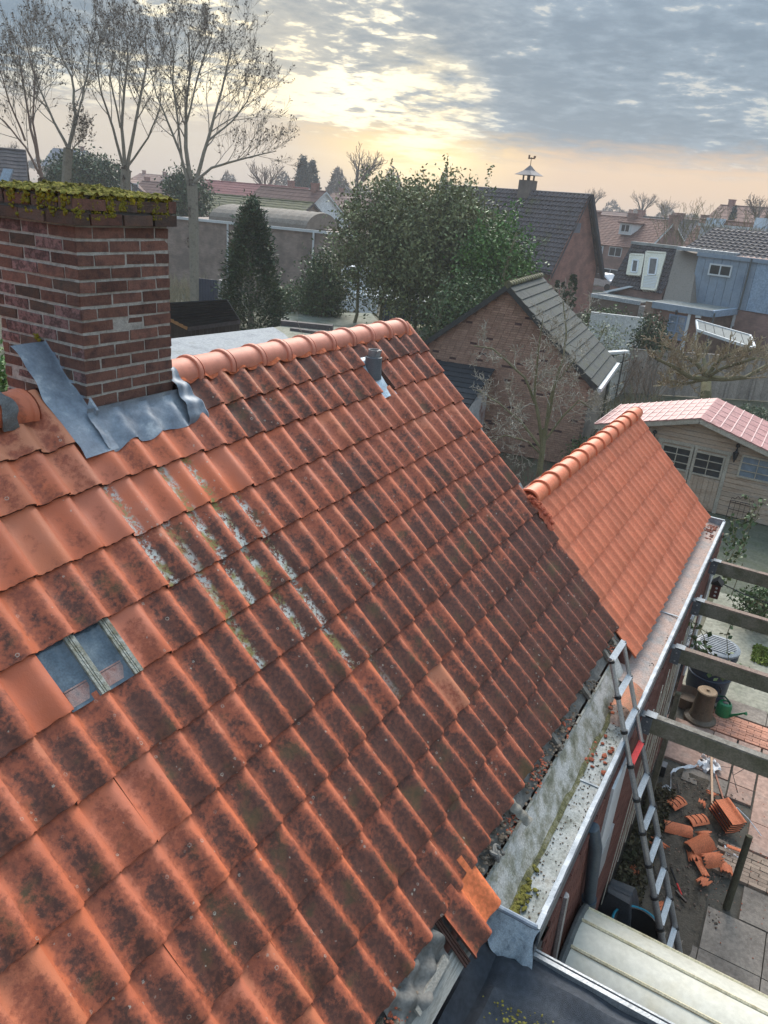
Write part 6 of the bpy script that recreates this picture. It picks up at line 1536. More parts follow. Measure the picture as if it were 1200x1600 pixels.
# far houses on the left and centre: name, label, pixel corner of eave, distance, yaw, length, depth, roof rise, wall, roof
def far_house(name, label, p_eave, d, yaw, L, Dp, rise, wall, roof, zoff=0, rows=8, cols=12, verge=None, a_shift=0., chim=1, wins=(), group=None):
    P = at(*p_eave, d=d); fr = Frame(P, yaw); ze = P.z
    sgn_ = 1 if fr.b.dot(Vector((-fr.o.x, -fr.o.y, 0))) > 0 else -1
    b0, b1 = (-Dp, 0) if sgn_ > 0 else (0, Dp)
    h = house(name, label, fr, a_shift, a_shift+L, b0, b1, ze, ze+rise, wall, roof, rows, cols, over=.2, amp=.04, vergemat=verge, sub=2, zbase=-.1, group=group)
    for k in range(chim): chim_box(fr, h, a_shift+L*(.15+.7*k), (b0+b1)/2, ze+rise-.5, ze+rise+.9, .8, .6, B_DARK)
    for (ax, z0, w_, hh, side) in wins:
        if side == 'gable':
            m = MB(); m.fbox(fr, a_shift-.04, a_shift+.02, b0+(b1-b0)*ax-w_/2, b0+(b1-b0)*ax+w_/2, ze+z0, ze+z0+hh); f = m.build('window_frame', WHITE, h)
            m = MB(); m.fbox(fr, a_shift-.07, a_shift+.0, b0+(b1-b0)*ax-w_/2+.12, b0+(b1-b0)*ax+w_/2-.12, ze+z0+.12, ze+z0+hh-.12); m.build('pane', PANE, f)
        else:
            bb = b1 if sgn_ > 0 else b0; winbox(fr, h, a_shift+ax, a_shift+ax+w_, ze+z0, ze+z0+hh, bb, out=sgn_, mull=1)
    return fr, h, ze
# white gabled house
fw_, hw_, zw_ = far_house('white_house', 'white rendered house with a tall gable and dark brown roof', (467, 342), 92, 70, 14, 7, 3.0, RENDER, T_BROWN, verge=WHITE, a_shift=0, chim=1, wins=((.25, -1.2, .9, 1.5, 'gable'), (.62, -1.2, .9, 1.5, 'gable')))
far_house('purple_roofed_house', 'purple-red tiled roof left of the white gabled house', (470, 326), 110, 88, 20, 8, 2.5, B_ROW, T_PURP, verge=WHITE, a_shift=2, chim=1)
far_house('mossy_roofed_house', 'low mossy brown tiled roof just behind the conifer tip', (460, 345), 78, 98, 16, 7, 1.6, B_WALL, T_MOSS, a_shift=0, chim=0)
far_house('red_bungalow', 'red roofed bungalow with a white edged gable left of the conifer', (350, 338), 82, 96, 9, 7, 1.6, B_ROW, T_PURP, verge=WHITE, a_shift=0, chim=0)
far_house('brown_roofed_house', 'brown tiled house behind the leftmost trunk of the tall bare tree', (275, 322), 112, 84, 12, 8, 2.6, B_ROW, T_BROWN, a_shift=0, chim=1, wins=((.4, -.2, 1., 1.2, 'gable'),))
far_house('twin_gabled_house', 'red brick house with two small white windows right of the chimney', (240, 312), 118, 40, 10, 7, 2.3, B_DARK, T_BROWN, verge=None, a_shift=0, chim=1, wins=((.35, .8, 1., 1.1, 'gable'), (.6, .8, 1., 1.1, 'gable')))
far_house('red_brown_roof_house', 'red-brown tiled roof just above the mossy chimney cap', (200, 308), 128, 70, 14, 8, 2.1, B_DARK, T_RED, a_shift=0, chim=2)
far_house('grey_gabled_house', 'tall hazy grey roofed house between the two left bare trees', (106, 262), 190, 100, 9, 8, 3.6, pm('pale_brick_wall', [(.26, .20, .18), (.32, .25, .22)], 1, .9), pm('grey_slate_roof', [(.12, .13, .16), (.17, .18, .21)], 1, .8), a_shift=-2, chim=1)
far_house('orange_roof_house', 'small orange roofed house below the hazy grey gable', (96, 300), 105, 60, 7, 6, 1.6, B_DARK, T_RED, a_shift=-2, chim=0)
fL, hL, zL = far_house('slate_roofed_house', 'dark slate roofed house with a rooflight at the left edge', (39, 303), 60, 142, 14, 6, 2.6, B_WALL, T_DARK, a_shift=0, chim=0, rows=12)
m = MB(); rr = at(10, 274, d=60.5); m.box(rr, (.1, 1.0, .9), Matrix.Rotation(.5, 3, 'Y')); m.build('rooflight', PANEB, hL)
c = at(22, 300, d=56.5); m = MB(); m.box(c, (1.0, 2.8, 1.1)); dd_ = m.build('dormer', WHITE, hL); m = MB(); m.box(c+Vector((-.5, -.6, -.1)), (.06, .9, .6)); m.box(c+Vector((-.5, .6, -.1)), (.06, .9, .6)); m.build('dormer_pane', PANE, dd_)
for k, (x, y, d, yw, L, rise, rf_) in enumerate(((150, 300, 150, 60, 12, 2, T_BROWN), (330, 312, 150, 75, 14, 2, T_BROWN), (395, 318, 160, 60, 12, 2.2, T_RED), (560, 330, 130, 72, 12, 2.4, T_BROWN), (235, 292, 190, 70, 16, 2.5, T_RED), (300, 299, 200, 80, 16, 2.5, T_BROWN), (980, 352, 190, 70, 18, 2.5, T_BROWN), (1140, 368, 170, 70, 18, 2.5, T_BROWN), (1195, 362, 120, 66, 10, 3, T_RED))):
    far_house('distant_house', ['low brown roof behind the round dark tree', 'brown roof far behind the tall bare tree', 'red-brown roof in the gap before the spruces', 'brown roof fragment beyond the white house', 'red roof on the skyline above the chimney cap', 'brown roof on the skyline by the tall bare trunk', 'brown roof on the skyline past the dark house', 'brown roof on the skyline left of the blue spruce', 'red roof on the skyline at the right edge'][k], (x, y), d, yw, L, 9, rise, B_DARK, rf_, chim=2, rows=6, cols=8, group='distant houses on the skyline')

# ------------------------------------------------------------------ TREES AND SHRUBS
def grow(seed, limbs, r0, levels=3, n1=9, ang=42, up=.25, lenf=.5, wob=.12, seg=5, minr=.006, tstart=.25, rk=.42):
    """limbs: list of point lists (main stems, tapering from r0). returns list of (points, radii)"""
    rr = random.Random(seed); out = []
    def child(p, d, L, r, lvl):
        pts = [p]; rad = [r]; dd = d.copy(); q = p.copy()
        for k in range(seg):
            dd = (dd + Vector((rr.gauss(0, wob), rr.gauss(0, wob), rr.gauss(0, wob)+up*.35))).normalized()
            q = q + dd*(L/seg); pts.append(q.copy()); rad.append(max(minr, r*(1-(k+1)/seg*.75)))
        out.append((pts, rad, lvl))
        if lvl < levels:
            n = max(2, int(n1*(.75 if lvl == 1 else .6)))
            for k in range(n):
                t = .2+.8*(k+rr.random())/n; branch(pts, rad, t, L*lenf*rr.uniform(.6, 1.15), lvl+1)
    def branch(pts, rad, t, L, lvl):
        f = t*(len(pts)-1); i = min(len(pts)-2, int(f)); f -= i
        p = pts[i].lerp(pts[i+1], f); r = rad[i]*(1-f)+rad[i+1]*f; d = (pts[i+1]-pts[i]).normalized()
        ax = d.orthogonal().normalized(); ax.rotate(Matrix.Rotation(rr.uniform(0, 2*PI), 3, d))
        a = math.radians(rr.gauss(ang, 9)); nd = (d*math.cos(a)+ax*math.sin(a)+Vector((0, 0, up*.5))).normalized()
        child(p, nd, L*(1.15-.5*t), max(minr, r*rk), lvl)
    for pts, ra, rb, L in limbs:
        n = len(pts); 
        # densify
        P = []; 
        for a, b in zip(pts, pts[1:]):
            for k in range(3): P.append(a.lerp(b, k/3)+Vector((rr.gauss(0, .02), rr.gauss(0, .02), 0))*L*.2)
        P.append(pts[-1]); R = [ra+(rb-ra)*(k/(len(P)-1))**.8 for k in range(len(P))]
        out.append((P, R, 0))
        if L > 0:
            for k in range(n1):
                t = tstart+(1-tstart)*(k+rr.random())/n1; branch(P, R, t, L*rr.uniform(.7, 1.2), 1)
    return out
def tubes_np(segs, name, mat, parent, sides={0: 7, 1: 4, 2: 3, 3: 3, 4: 3}, kind=None):
    V = []; 
    for pts, rad, lvl in segs:
        S = sides[lvl]; P = np.array([tuple(p) for p in pts]); n = len(P)
        d = np.gradient(P, axis=0); d /= np.linalg.norm(d, axis=1)[:, None]+1e-9
        ref = np.array([.37, .61, .2]); u = np.cross(d, ref); u /= np.linalg.norm(u, axis=1)[:, None]+1e-9; w = np.cross(d, u)
        an = np.arange(S)*2*PI/S
        ring = P[:, None, :] + (u[:, None, :]*np.cos(an)[None, :, None]+w[:, None, :]*np.sin(an)[None, :, None])*np.array(rad)[:, None, None]
        nx = np.roll(ring, -1, axis=1)
        V.append(np.stack([ring[:-1], nx[:-1], nx[1:], ring[1:]], axis=2).reshape(-1, 4, 3))
    return quads(name, np.concatenate(V), mat, parent, kind)
def leaf_quads(C, size, seed, up=.3, asp=.5, var=.4, droop=None):
    rs = np.random.RandomState(seed); n = len(C)
    d = rs.normal(size=(n, 3)); d[:, 2] += up; 
    if droop is not None: d = d*.5+droop
    d /= np.linalg.norm(d, axis=1)[:, None]
    w = np.cross(d, rs.normal(size=(n, 3))); w /= np.linalg.norm(w, axis=1)[:, None]+1e-9
    s = size*(1+var*(rs.rand(n)*2-1)); d *= s[:, None]; w *= (s*asp)[:, None]
    return np.stack([C-d*.5, C+w*.5-d*.05, C+d*.5, C-w*.5-d*.05], axis=1)
BARK = pm('grey_bark', [(.15, .13, .10), (.25, .22, .18), (.20, .18, .13)], 4, .9, .4)
BARKD = pm('hazed_twig', [(.18, .15, .12), (.27, .23, .195)], 4, .9, 0)  # twig colour lightened, distance haze is put into it
TWIGP = pm('pale_twig', [(.27, .24, .19), (.40, .36, .30)], 4, .9, 0)
TWIGG = pm('mossy_twig', [(.13, .125, .06), (.20, .18, .11)], 3, .9, 0)
SEED = pm('brown_seed_pod', [(.07, .05, .04), (.12, .09, .07)], 4, .9, 0, island=.3)
def tip_points(segs, lv, n, seed, spread=.05):
    rs = random.Random(seed); L = [s for s in segs if s[2] in lv]; out = []
    for _ in range(n):
        P = rs.choice(L)[0]; p = rs.choice(P[1:]); out.append((p.x+rs.gauss(0, spread), p.y+rs.gauss(0, spread), p.z+rs.gauss(0, spread)))
    return np.array(out)
def bare_tree(name, label, base, limbs_px, d, r0, L, seed, n1=12, levels=3, ang=38, seeds=2500, group='tall bare trees', bark=BARK, jd=1.6, up=.25, twig=BARKD, lenf=.5, rk=.42, minr=.006, wob=.12, rs_=.60):
    rr = random.Random(seed); P0 = at(*base, d=d); P0.z = max(0, P0.z-.0) if P0.z < 2 else 0
    t = thing(name, label, 'tree', (P0.x, P0.y, 0), group); limbs = []
    for (pp, ra, rb, Lf) in limbs_px:
        k = len(pp); dd = rr.uniform(-jd, jd)
        pts = [at(x, y, d=d+dd*(i/max(1, k-1))) for i, (x, y) in enumerate(pp)]
        if pp[0] == base: pts[0] = Vector((P0.x, P0.y, 0))
        limbs.append((pts, ra*rs_, rb, L*Lf))
    S = grow(seed, limbs, r0, levels, n1, ang, up, lenf, minr=minr, rk=rk, wob=wob)
    for s_ in S:
        if s_[2] == 0: tubes_np([s_], 'trunk' if s_ is S[0] else 'limb', bark, t)
    tubes_np([s for s in S if s[2] > 0], 'crown', twig, t)
    if seeds: quads('seed_pods', leaf_quads(tip_points(S, (2, 3), seeds, seed), .13, seed), SEED, t, 'stuff')
    return t, S
D4 = 47
bare_tree('bare_tree', 'tallest bare tree with pale trunk, its crown reaching the top of the sky', (303, 436),
    [([(303, 436), (303, 380), (302, 330), (300, 290)], .42, .30, .2),
     ([(300, 290), (290, 230), (291, 170), (297, 110), (294, 50)], .24, .03, 1.), ([(301, 300), (318, 240), (335, 180), (352, 120), (362, 70)], .22, .03, 1.),
     ([(298, 300), (282, 240), (262, 190), (245, 150), (236, 110)], .16, .02, .9), ([(303, 285), (330, 262), (372, 250), (400, 243), (432, 236)], .15, .02, .8),
     ([(292, 190), (306, 130), (318, 90), (328, 60)], .10, .02, .8), ([(285, 250), (270, 130), (272, 80), (264, 50)], .10, .02, .8), ([(325, 220), (362, 190), (385, 160), (398, 130)], .10, .02, .8)],
    D4, .4, 3.8, 11, n1=11, seeds=3200)
bare_tree('bare_tree', 'bare tree rising straight behind the right end of the chimney cap', (197, 400),
    [([(197, 400), (197, 340), (195, 300), (197, 265)], .40, .30, .2),
     ([(196, 270), (190, 200), (194, 140), (200, 90), (198, 60)], .2, .03, 1.), ([(198, 268), (210, 200), (222, 140), (230, 90), (226, 50)], .2, .03, 1.),
     ([(196, 272), (176, 200), (160, 150), (150, 100), (158, 50)], .16, .02, 1.), ([(198, 262), (232, 215), (250, 170), (252, 130)], .12, .02, .9), ([(188, 200), (172, 120), (180, 80), (176, 60)], .1, .02, .8)],
    52, .4, 3.8, 12, n1=10, seeds=2600)
bare_tree('bare_tree', 'bare tree with a low fork just above the middle of the chimney cap', (102, 400),
    [([(102, 400), (102, 340), (103, 290), (107, 232)], .36, .26, .1),
     ([(107, 234), (118, 180), (112, 120), (92, 80), (78, 45)], .18, .02, 1.), ([(107, 234), (85, 190), (62, 140), (45, 95)], .16, .02, 1.), ([(108, 232), (124, 170), (136, 120), (140, 70)], .13, .02, .9), ([(105, 245), (120, 225), (133, 215)], .08, .02, .5)],
    50, .4, 3.6, 13, n1=10, seeds=2000)
bare_tree('bare_tree', 'bare tree with reddish leaning twin stems at the left edge', (75, 400),
    [([(75, 400), (72, 320), (66, 280)], .3, .22, .1), ([(66, 280), (48, 200), (36, 130), (28, 70)], .15, .02, 1.), ([(66, 280), (40, 230), (8, 190), (-20, 170)], .12, .02, .9), ([(62, 260), (52, 190), (54, 120), (40, 60)], .12, .02, .9), ([(40, 220), (15, 160), (0, 110)], .1, .02, .9)],
    46, .3, 3.4, 14, n1=10, seeds=1700, bark=pm('reddish_bark', [(.17, .11, .085), (.24, .16, .125)], 3, .9, .3))

# evergreen leaves
def leafmat(name, c1, c2, c3):
    m = pm(name, [c1, c2, c3], .9, .55, 0, island=.45, spec=.35)
    return m
LAUREL = leafmat('evergreen_leaf', (.028, .055, .018), (.065, .105, .033), (.115, .145, .06))
LAURELP = leafmat('grey_green_leaf', (.075, .095, .035), (.16, .18, .075), (.26, .26, .13))
BRIGHT = leafmat('bright_evergreen_leaf', (.03, .08, .016), (.075, .16, .03), (.13, .21, .055))
CONIF = leafmat('conifer_spray', (.013, .032, .013), (.035, .062, .022), (.07, .095, .035))
def clumpy(n_cl, per, center, radii, seed, shell=.55, cr=.45, hang=0., shape=None):
    rs = np.random.RandomState(seed); C = []
    d = rs.normal(size=(n_cl, 3)); d /= np.linalg.norm(d, axis=1)[:, None]
    r = shell+(1-shell)*rs.rand(n_cl)**.6; P = d*r[:, None]
    P = P*np.array(radii)[None, :]+np.array(center)[None, :]
    if shape is not None: P = P[shape(P)]
    k = len(P)
    Q = P[:, None, :] + rs.normal(size=(k, per, 3))*cr*np.array([1, 1, .8])
    return Q.reshape(-1, 3), P
def evergreen(name, label, px_c, d, w_m, h0, h1, seed, mat, ncl=260, per=60, size=.16, stems=2, dep=None, cat='tree', group=None, spikes=0, droop=False, cr=.38):
    c = at(*px_c, d=d); cz = (h0+h1)/2; dep = dep or w_m
    t = thing(name, label, cat, (c.x, c.y, 0), group)
    Q, P = clumpy(ncl, per, (c.x, c.y, cz), (dep/2, w_m/2, (h1-h0)/2), seed, .35, cr)
    if spikes:
        rs = np.random.RandomState(seed+5); S = []
        for _ in range(spikes):
            a = rs.rand()*2*PI; rr = rs.rand()**.5*.85; x, y = c.x+math.cos(a)*rr*dep/2, c.y+math.sin(a)*rr*w_m/2
            top = cz+(h1-h0)/2*math.sqrt(max(0, 1-rr*rr)); L = rs.uniform(.5, 1.7); k = int(26*L)
            tt = rs.rand(k); S.append(np.stack([x+rs.normal(size=k)*.07+tt*rs.normal()*.15, y+rs.normal(size=k)*.07, top-.3+tt*L], 1))
        Q = np.concatenate([Q]+S)
    quads('foliage', leaf_quads(Q, size, seed, .5), mat, t)
    rr = random.Random(seed); L_ = []
    for k in range(stems):
        x, y = c.x+rr.gauss(0, dep*.12), c.y+(k-(stems-1)/2)*w_m*.55/max(1, stems-1) if stems > 1 else c.y
        L_.append(([Vector((x, y, 0)), Vector((x+rr.gauss(0, .15), y+rr.gauss(0, .15), h0*.6+.4)), Vector((x+rr.gauss(0, .3), y+rr.gauss(0, .3), cz)), Vector((x+rr.gauss(0, .3), y, h1-.3))], .13, .03, w_m*.3))
    S = grow(seed, L_, .1, 2, 7, 45)
    for s_ in S:
        if s_[2] == 0: tubes_np([s_], 'trunk', TWIGG, t)
    tubes_np([s_ for s_ in S if s_[2] > 0], 'branches', TWIGG, t, kind='stuff'); return t
evergreen('evergreen_tree', 'tall grey-green evergreen on the left of the big clump, feathery top', (600, 400), 40, 5.2, 2.4, at(600, 288, d=40).z, 31, LAURELP, 300, 70, .17, 3, 4.6, group='tall evergreen clump', spikes=26)
evergreen('evergreen_tree', 'broad dark evergreen in the middle of the clump above the blue shed', (675, 395), 38, 5.4, 1.9, at(675, 282, d=38).z, 32, LAURELP, 330, 75, .17, 4, 4.6, group='tall evergreen clump', spikes=30)
evergreen('evergreen_tree', 'grey-green evergreen on the right of the clump before the dark tiled roof', (728, 385), 39, 4.2, 2.2, at(728, 296, d=39).z, 33, LAURELP, 240, 70, .16, 3, 4.0, group='tall evergreen clump', spikes=16)
evergreen('laurel_bush', 'bright green laurel bush in front of the dark tiled roof', (780, 400), 36, 3.4, 2.6, at(780, 348, d=36).z, 34, BRIGHT, 190, 60, .17, 2, 3.4, group='tall evergreen clump', spikes=12)
evergreen('laurel_bush', 'low dark green bush between the blue shed and the brick garage', (740, 470), 33, 3.8, .3, 4.8, 35, LAUREL, 200, 60, .16, 2, 3, cat='bush', group=None)
evergreen('evergreen_tree', 'slim dark evergreen left of the bright gap with the white van', (508, 420), 42, 2.0, .8, at(508, 396, d=42).z, 36, LAUREL, 150, 60, .16, 2, 2.6, group='tall evergreen clump', spikes=10)
evergreen('hedge_clump', 'dark low evergreen growth right of the green conifer', (468, 458), 43, 4.2, .2, 2.6, 37, LAUREL, 110, 50, .15, 1, 2, cat='bush')
# conifer
def conifer(name, label, base, d, h, w, seed, mat, n=15000, size=.15, group=None, cat='tree', pw=.8, lean=0):
    c = at(*base, d=d); z0 = 0; rs = np.random.RandomState(seed); t = thing(name, label, cat, (c.x, c.y, 0), group)
    ncl = n//30; hh = rs.rand(ncl)**.85; r = (w/2)*(1-hh)**pw*(.62+.38*rs.rand(ncl)); r += .03; a = rs.rand(ncl)*2*PI
    P = np.stack([c.x+np.cos(a)*r, c.y+np.sin(a)*r, z0+.15+hh*(h-.2)], 1)
    Q = (P[:, None, :]+rs.normal(size=(ncl, 30, 3))*np.array([.13, .13, .16])*(w/3.2)).reshape(-1, 3)
    out = np.stack([np.cos(np.repeat(a, 30)), np.sin(np.repeat(a, 30)), np.full(ncl*30, .55)], 1)
    quads('foliage', leaf_quads(Q, size, seed, 0, .35, .5, out), mat, t)
    m = MB(); m.tube([(c.x, c.y, 0), (c.x, c.y, h*.9)], [w*.04+.03, .02], 6); m.build('trunk', BARK, t); return t
conifer('conifer', 'dense cone shaped green conifer rising behind the pink ridge tiles', (392, 500), 33, at(378, 318, d=33).z, 3.9, 41, CONIF, 27000, .15, pw=.72)
conifer('blue_spruce', 'taller hazy spruce of the pair on the skyline', (472, 300), 150, at(470, 247, d=150).z, 7.0, 42, pm('blue_spruce_needle', [(.03, .05, .045), (.06, .085, .08)], .5, .8, 0, island=.3), 7000, .5)
conifer('blue_spruce', 'shorter hazy spruce of the pair on the skyline', (487, 300), 152, at(487, 254, d=152).z, 6.0, 43, pm('blue_spruce_needle', []), 5000, .5)
conifer('blue_spruce', 'small dark spruce on the skyline above the white dormer', (1140, 360), 120, at(1141, 322, d=120).z, 2.6, 44, pm('blue_spruce_needle', []), 3000, .35)
conifer('columnar_yew', 'thin dark columnar yew nearest the garage roof', (891, 465), 44, at(891, 428, d=44).z, .8, 45, CONIF, 6000, .12, group='thin columnar yews', pw=.35)
conifer('columnar_yew', 'middle thin columnar yew behind the garage ridge', (878, 465), 46, at(878, 440, d=46).z, .5, 46, CONIF, 4000, .12, group='thin columnar yews', pw=.35)
conifer('columnar_yew', 'leftmost thin columnar yew behind the garage ridge', (868, 465), 47, at(868, 436, d=47).z, .6, 47, CONIF, 4000, .12, group='thin columnar yews', pw=.4)
def round_tree(name, label, px_c, d, w, h0, h1, seed, mat, n=160, per=50, size=.3, cat='tree', cr=.5):
    return evergreen(name, label, px_c, d, w, h0, h1, seed, mat, n, per, size, 1, None, cat, cr=cr)
round_tree('round_tree', 'round dark evergreen tree between the two bare trunks above the chimney', (134, 290), 80, 6.6, at(134, 312, d=80).z, at(130, 242, d=80).z, 51, CONIF, 260, 60, .28)
round_tree('dark_tree', 'dark narrow evergreen just behind the tallest bare trunk', (292, 330), 74, 3.8, at(292, 350, d=74).z, at(290, 270, d=74).z, 52, CONIF, 130, 50, .28)
round_tree('round_bush', 'dark green round conifer bush in front of the glazed garden door', (1017, 522), 38, 1.9, .1, at(1020, 494, d=38).z+.15, 53, CONIF, 120, 50, .13, 'bush', .18)
round_tree('olive_bush', 'pale olive green open shrub in front of the white garden wall', (945, 515), 36, 2.6, .6, at(940, 497, d=36).z, 54, pm('pale_olive_leaf', [(.19, .21, .14), (.32, .34, .25)], 1, .7, 0, island=.3), 50, 26, .13, 'bush', .3)
round_tree('lavender_bush', 'grey-green lavender like tuft behind the shed at the right edge', (1186, 612), 33, 1.5, .1, .9, 55, pm('lavender_leaf', [(.09, .13, .07), (.16, .19, .13)], 1, .7, 0, island=.3), 60, 40, .13, 'bush', .15)
round_tree('green_hedge', 'bright green hedge glimpsed left of the chimney foot', (-6, 530), 13, 2.0, 2.2, at(-5, 515, d=13).z, 56, BRIGHT, 120, 60, .10, 'hedge', .2)
round_tree('dark_ivy', 'dark ivy mass hanging on the flat garage wall', (950, 474), 46.6, 2.4, 1.4, 2.5, 57, LAUREL, 50, 36, .16, 'ivy', .3)
# distant hazy treeline
FARM = pm('far_bare_wood', [(.10, .085, .075), (.16, .135, .12)], .2, .95, 0, island=.2)
FARG = pm('far_green_wood', [(.04, .05, .035), (.07, .08, .055)], .2, .95, 0, island=.3)
rs = np.random.RandomState(77)
V = []
for (x0, x1, y0, y1, d, n, sz) in ((330, 460, 268, 312, 190, 2200, .9), (490, 560, 262, 320, 170, 2200, .8), (540, 700, 258, 330, 180, 3000, .9), (900, 1010, 312, 345, 260, 1600, 1.1), (1010, 1100, 322, 350, 260, 1300, 1.1), (1120, 1260, 330, 362, 240, 1300, 1.1), (-60, 90, 235, 262, 240, 1500, 1.2), (90, 330, 272, 290, 300, 2200, 1.4), (640, 930, 300, 340, 300, 2500, 1.4)):
    for _ in range(n):
        x = rs.uniform(x0, x1); e = .55+.45*math.sin(x*.11)*math.sin(x*.037+1); y = y1-(y1-y0)*rs.rand()*max(.2, e); p = at(x, y, d=d+rs.uniform(-12, 12)); V.append(tuple(p))
o = quads('far_woodland', leaf_quads(np.array(V), 1.3, 3, 1.2, .22, .5), FARM, None, 'stuff'); o['label'] = 'hazy bare woodland along the skyline'; o['category'] = 'woodland'
def far_bare(k, base, top, d, w, seed, lab):
    P0 = at(*base, d=d); T = at(*top, d=d); rr = random.Random(seed); h = T.z-P0.z; P0.z = min(P0.z, 0)
    mid = Vector((P0.x, P0.y, T.z-h*.75)); limbs = [([Vector((P0.x, P0.y, 0)), mid], w*.05, w*.035, .1)]
    for q in range(5):
        a = rr.uniform(0, 2*PI); e = Vector((mid.x+math.cos(a)*w*.3, mid.y+math.sin(a)*w*.32, T.z-rr.random()*h*.2)); limbs.append(([mid, mid.lerp(e, .5)+Vector((0, 0, h*.1)), e], w*.03, w*.006, w*.28))
    t = thing('distant_bare_tree', lab, 'tree', (P0.x, P0.y, 0), 'distant bare trees on the skyline')
    S = grow(seed, limbs, .1, 2, 9, 42, minr=w*.0028); tubes_np(S, 'crown', FARM, t)
for k, a in enumerate((((1000, 345), (1002, 309), 170, 7, 'bare tree on the skyline right of the terrace chimney'), ((1034, 348), (1034, 318), 190, 7, 'small bare tree on the skyline behind the middle terrace chimney'), ((1180, 365), (1180, 316), 110, 7, 'twiggy bare tree on the skyline at the right edge'), ((555, 320), (560, 245), 120, 9, 'bare tree top poking out left of the evergreen clump'), ((415, 318), (415, 268), 130, 8, 'bare tree crown left of the spruces'), ((8, 262), (8, 232), 90, 4, 'little bare tree behind the slate roof at the left edge'), ((925, 330), (930, 300), 150, 5, 'bare treetop just beyond the dark tiled gable'))):
    far_bare(k, a[0], a[1], a[2], a[3], 200+k, a[4])
# corkscrew tree in front of the garage
ct, S = bare_tree('corkscrew_tree', 'bare mossy corkscrew hazel with curly twigs before the garage gable', (846, 735),
    [([(846, 735), (848, 700), (850, 670)], .085, .06, .1), ([(848, 700), (840, 640), (820, 590), (770, 545), (740, 540)], .05, .012, .7), ([(850, 690), (858, 630), (880, 560), (885, 520), (880, 470)], .05, .012, .8),
     ([(848, 690), (860, 640), (868, 600), (900, 560)], .04, .01, .7), ([(846, 680), (835, 620), (840, 560), (848, 500)], .045, .01, .8), ([(845, 700), (815, 660), (780, 630), (745, 610)], .04, .01, .7), ([(850, 690), (880, 650), (905, 625), (925, 640)], .035, .01, .6), ([(846, 710), (825, 690), (790, 680), (765, 690)], .03, .01, .6)],
    18.5, .1, 1.3, 61, n1=9, levels=3, ang=52, rs_=1, minr=.0052, rk=.5, wob=.34, seeds=0, group=None, bark=TWIGG, twig=TWIGP, jd=.8, up=.15, lenf=.55)
# dry red-brown shrubs and grass between garage and annex
def twig_bush(name, label, px_c, d, w, h, seed, mat, n=60, L=.9, z0=0., r=.012, cat='shrub', up=.6, levels=2, group=None, dep=None):
    c = at(*px_c, d=d); rr = random.Random(seed); dep = dep or w; t = thing(name, label, cat, (c.x, c.y, 0), group); limbs = []
    for k in range(n):
        x, y = c.x+rr.uniform(-.5, .5)*dep, c.y+rr.uniform(-.5, .5)*w; e = Vector((x+rr.gauss(0, .25)*w*.5, y+rr.gauss(0, .25)*w*.5, z0+h*rr.uniform(.6, 1.05)))
        p = Vector((x, y, z0)); limbs.append(([p, p.lerp(e, .5)+Vector((rr.gauss(0, .08), rr.gauss(0, .08), 0)), e], r, r*.4, L*h*.4))
    S = grow(seed, limbs, r, levels, 4, 38, up*.5, minr=r*.32, seg=3); tubes_np(S, 'twigs', mat, t, {0: 4, 1: 3, 2: 3, 3: 3}); return t
REDT = pm('red_brown_twig', [(.10, .06, .05), (.17, .11, .09)], 3, .9, 0); STRAW = pm('straw', [(.20, .17, .11), (.30, .26, .18), (.14, .15, .07)], 3, .9, 0)
twig_bush('red_twig_shrub', 'tangle of red-brown bare twigs at the foot of the garage gable', (790, 715), 18.5, 3.0, 1.7, 71, REDT, 150, .8, r=.010, dep=2.2)
twig_bush('dry_weeds', 'straw coloured dry weeds beside the new tiled ridge', (770, 770), 14.5, 2.4, 1.5, 72, STRAW, 130, .7, r=.009, dep=2.0)
twig_bush('bare_shrub', 'pale bare shrub with long twigs just behind the ridge tiles', (560, 505), 27, 4.8, 2.6, 73, TWIGP, 70, .9, r=.022, dep=2.4)
twig_bush('bare_hedge_plants', 'brown bare garden shrubs below the white garden wall', (975, 520), 36, 4.4, 2.0, 74, pm('tan_twig', [(.17, .12, .085), (.26, .19, .14)], 2, .9, 0), 90, .8, r=.018, dep=3)
twig_bush('arching_shrub', 'olive arching twiggy shrub by the sagging white fence', (985, 610), 27.5, 3.4, 1.9, 75, TWIGG, 80, .8, r=.014, dep=2.0)
twig_bush('reed_hedge', 'dry brown reeds along the foot of the brick hall', (285, 450), 52, 5.5, 1.9, 76, STRAW, 160, .5, r=.02, dep=2.4)
twig_bush('garden_twigs', 'bare twiggy branches in front of the white dormer', (1130, 372), 70, 9, 3.6, 77, TWIGG, 60, .9, z0=5.2, r=.03, dep=3)
twig_bush('brown_bramble', 'dark brown bramble patch behind the columnar yews', (925, 470), 46, 6, 1.8, 78, REDT, 110, .7, r=.02, dep=3)
# ivy below the corner of the garage
Q, _ = clumpy(60, 40, tuple(gf.p(-.4, -.4, .5)), (.7, .7, .7), 81, .3, .14)
o = quads('ground_ivy', leaf_quads(Q, .09, 81), LAUREL, None, 'stuff'); tag(o, 'dark ivy round the corner foot of the brick garage', 'ivy', kind='stuff')
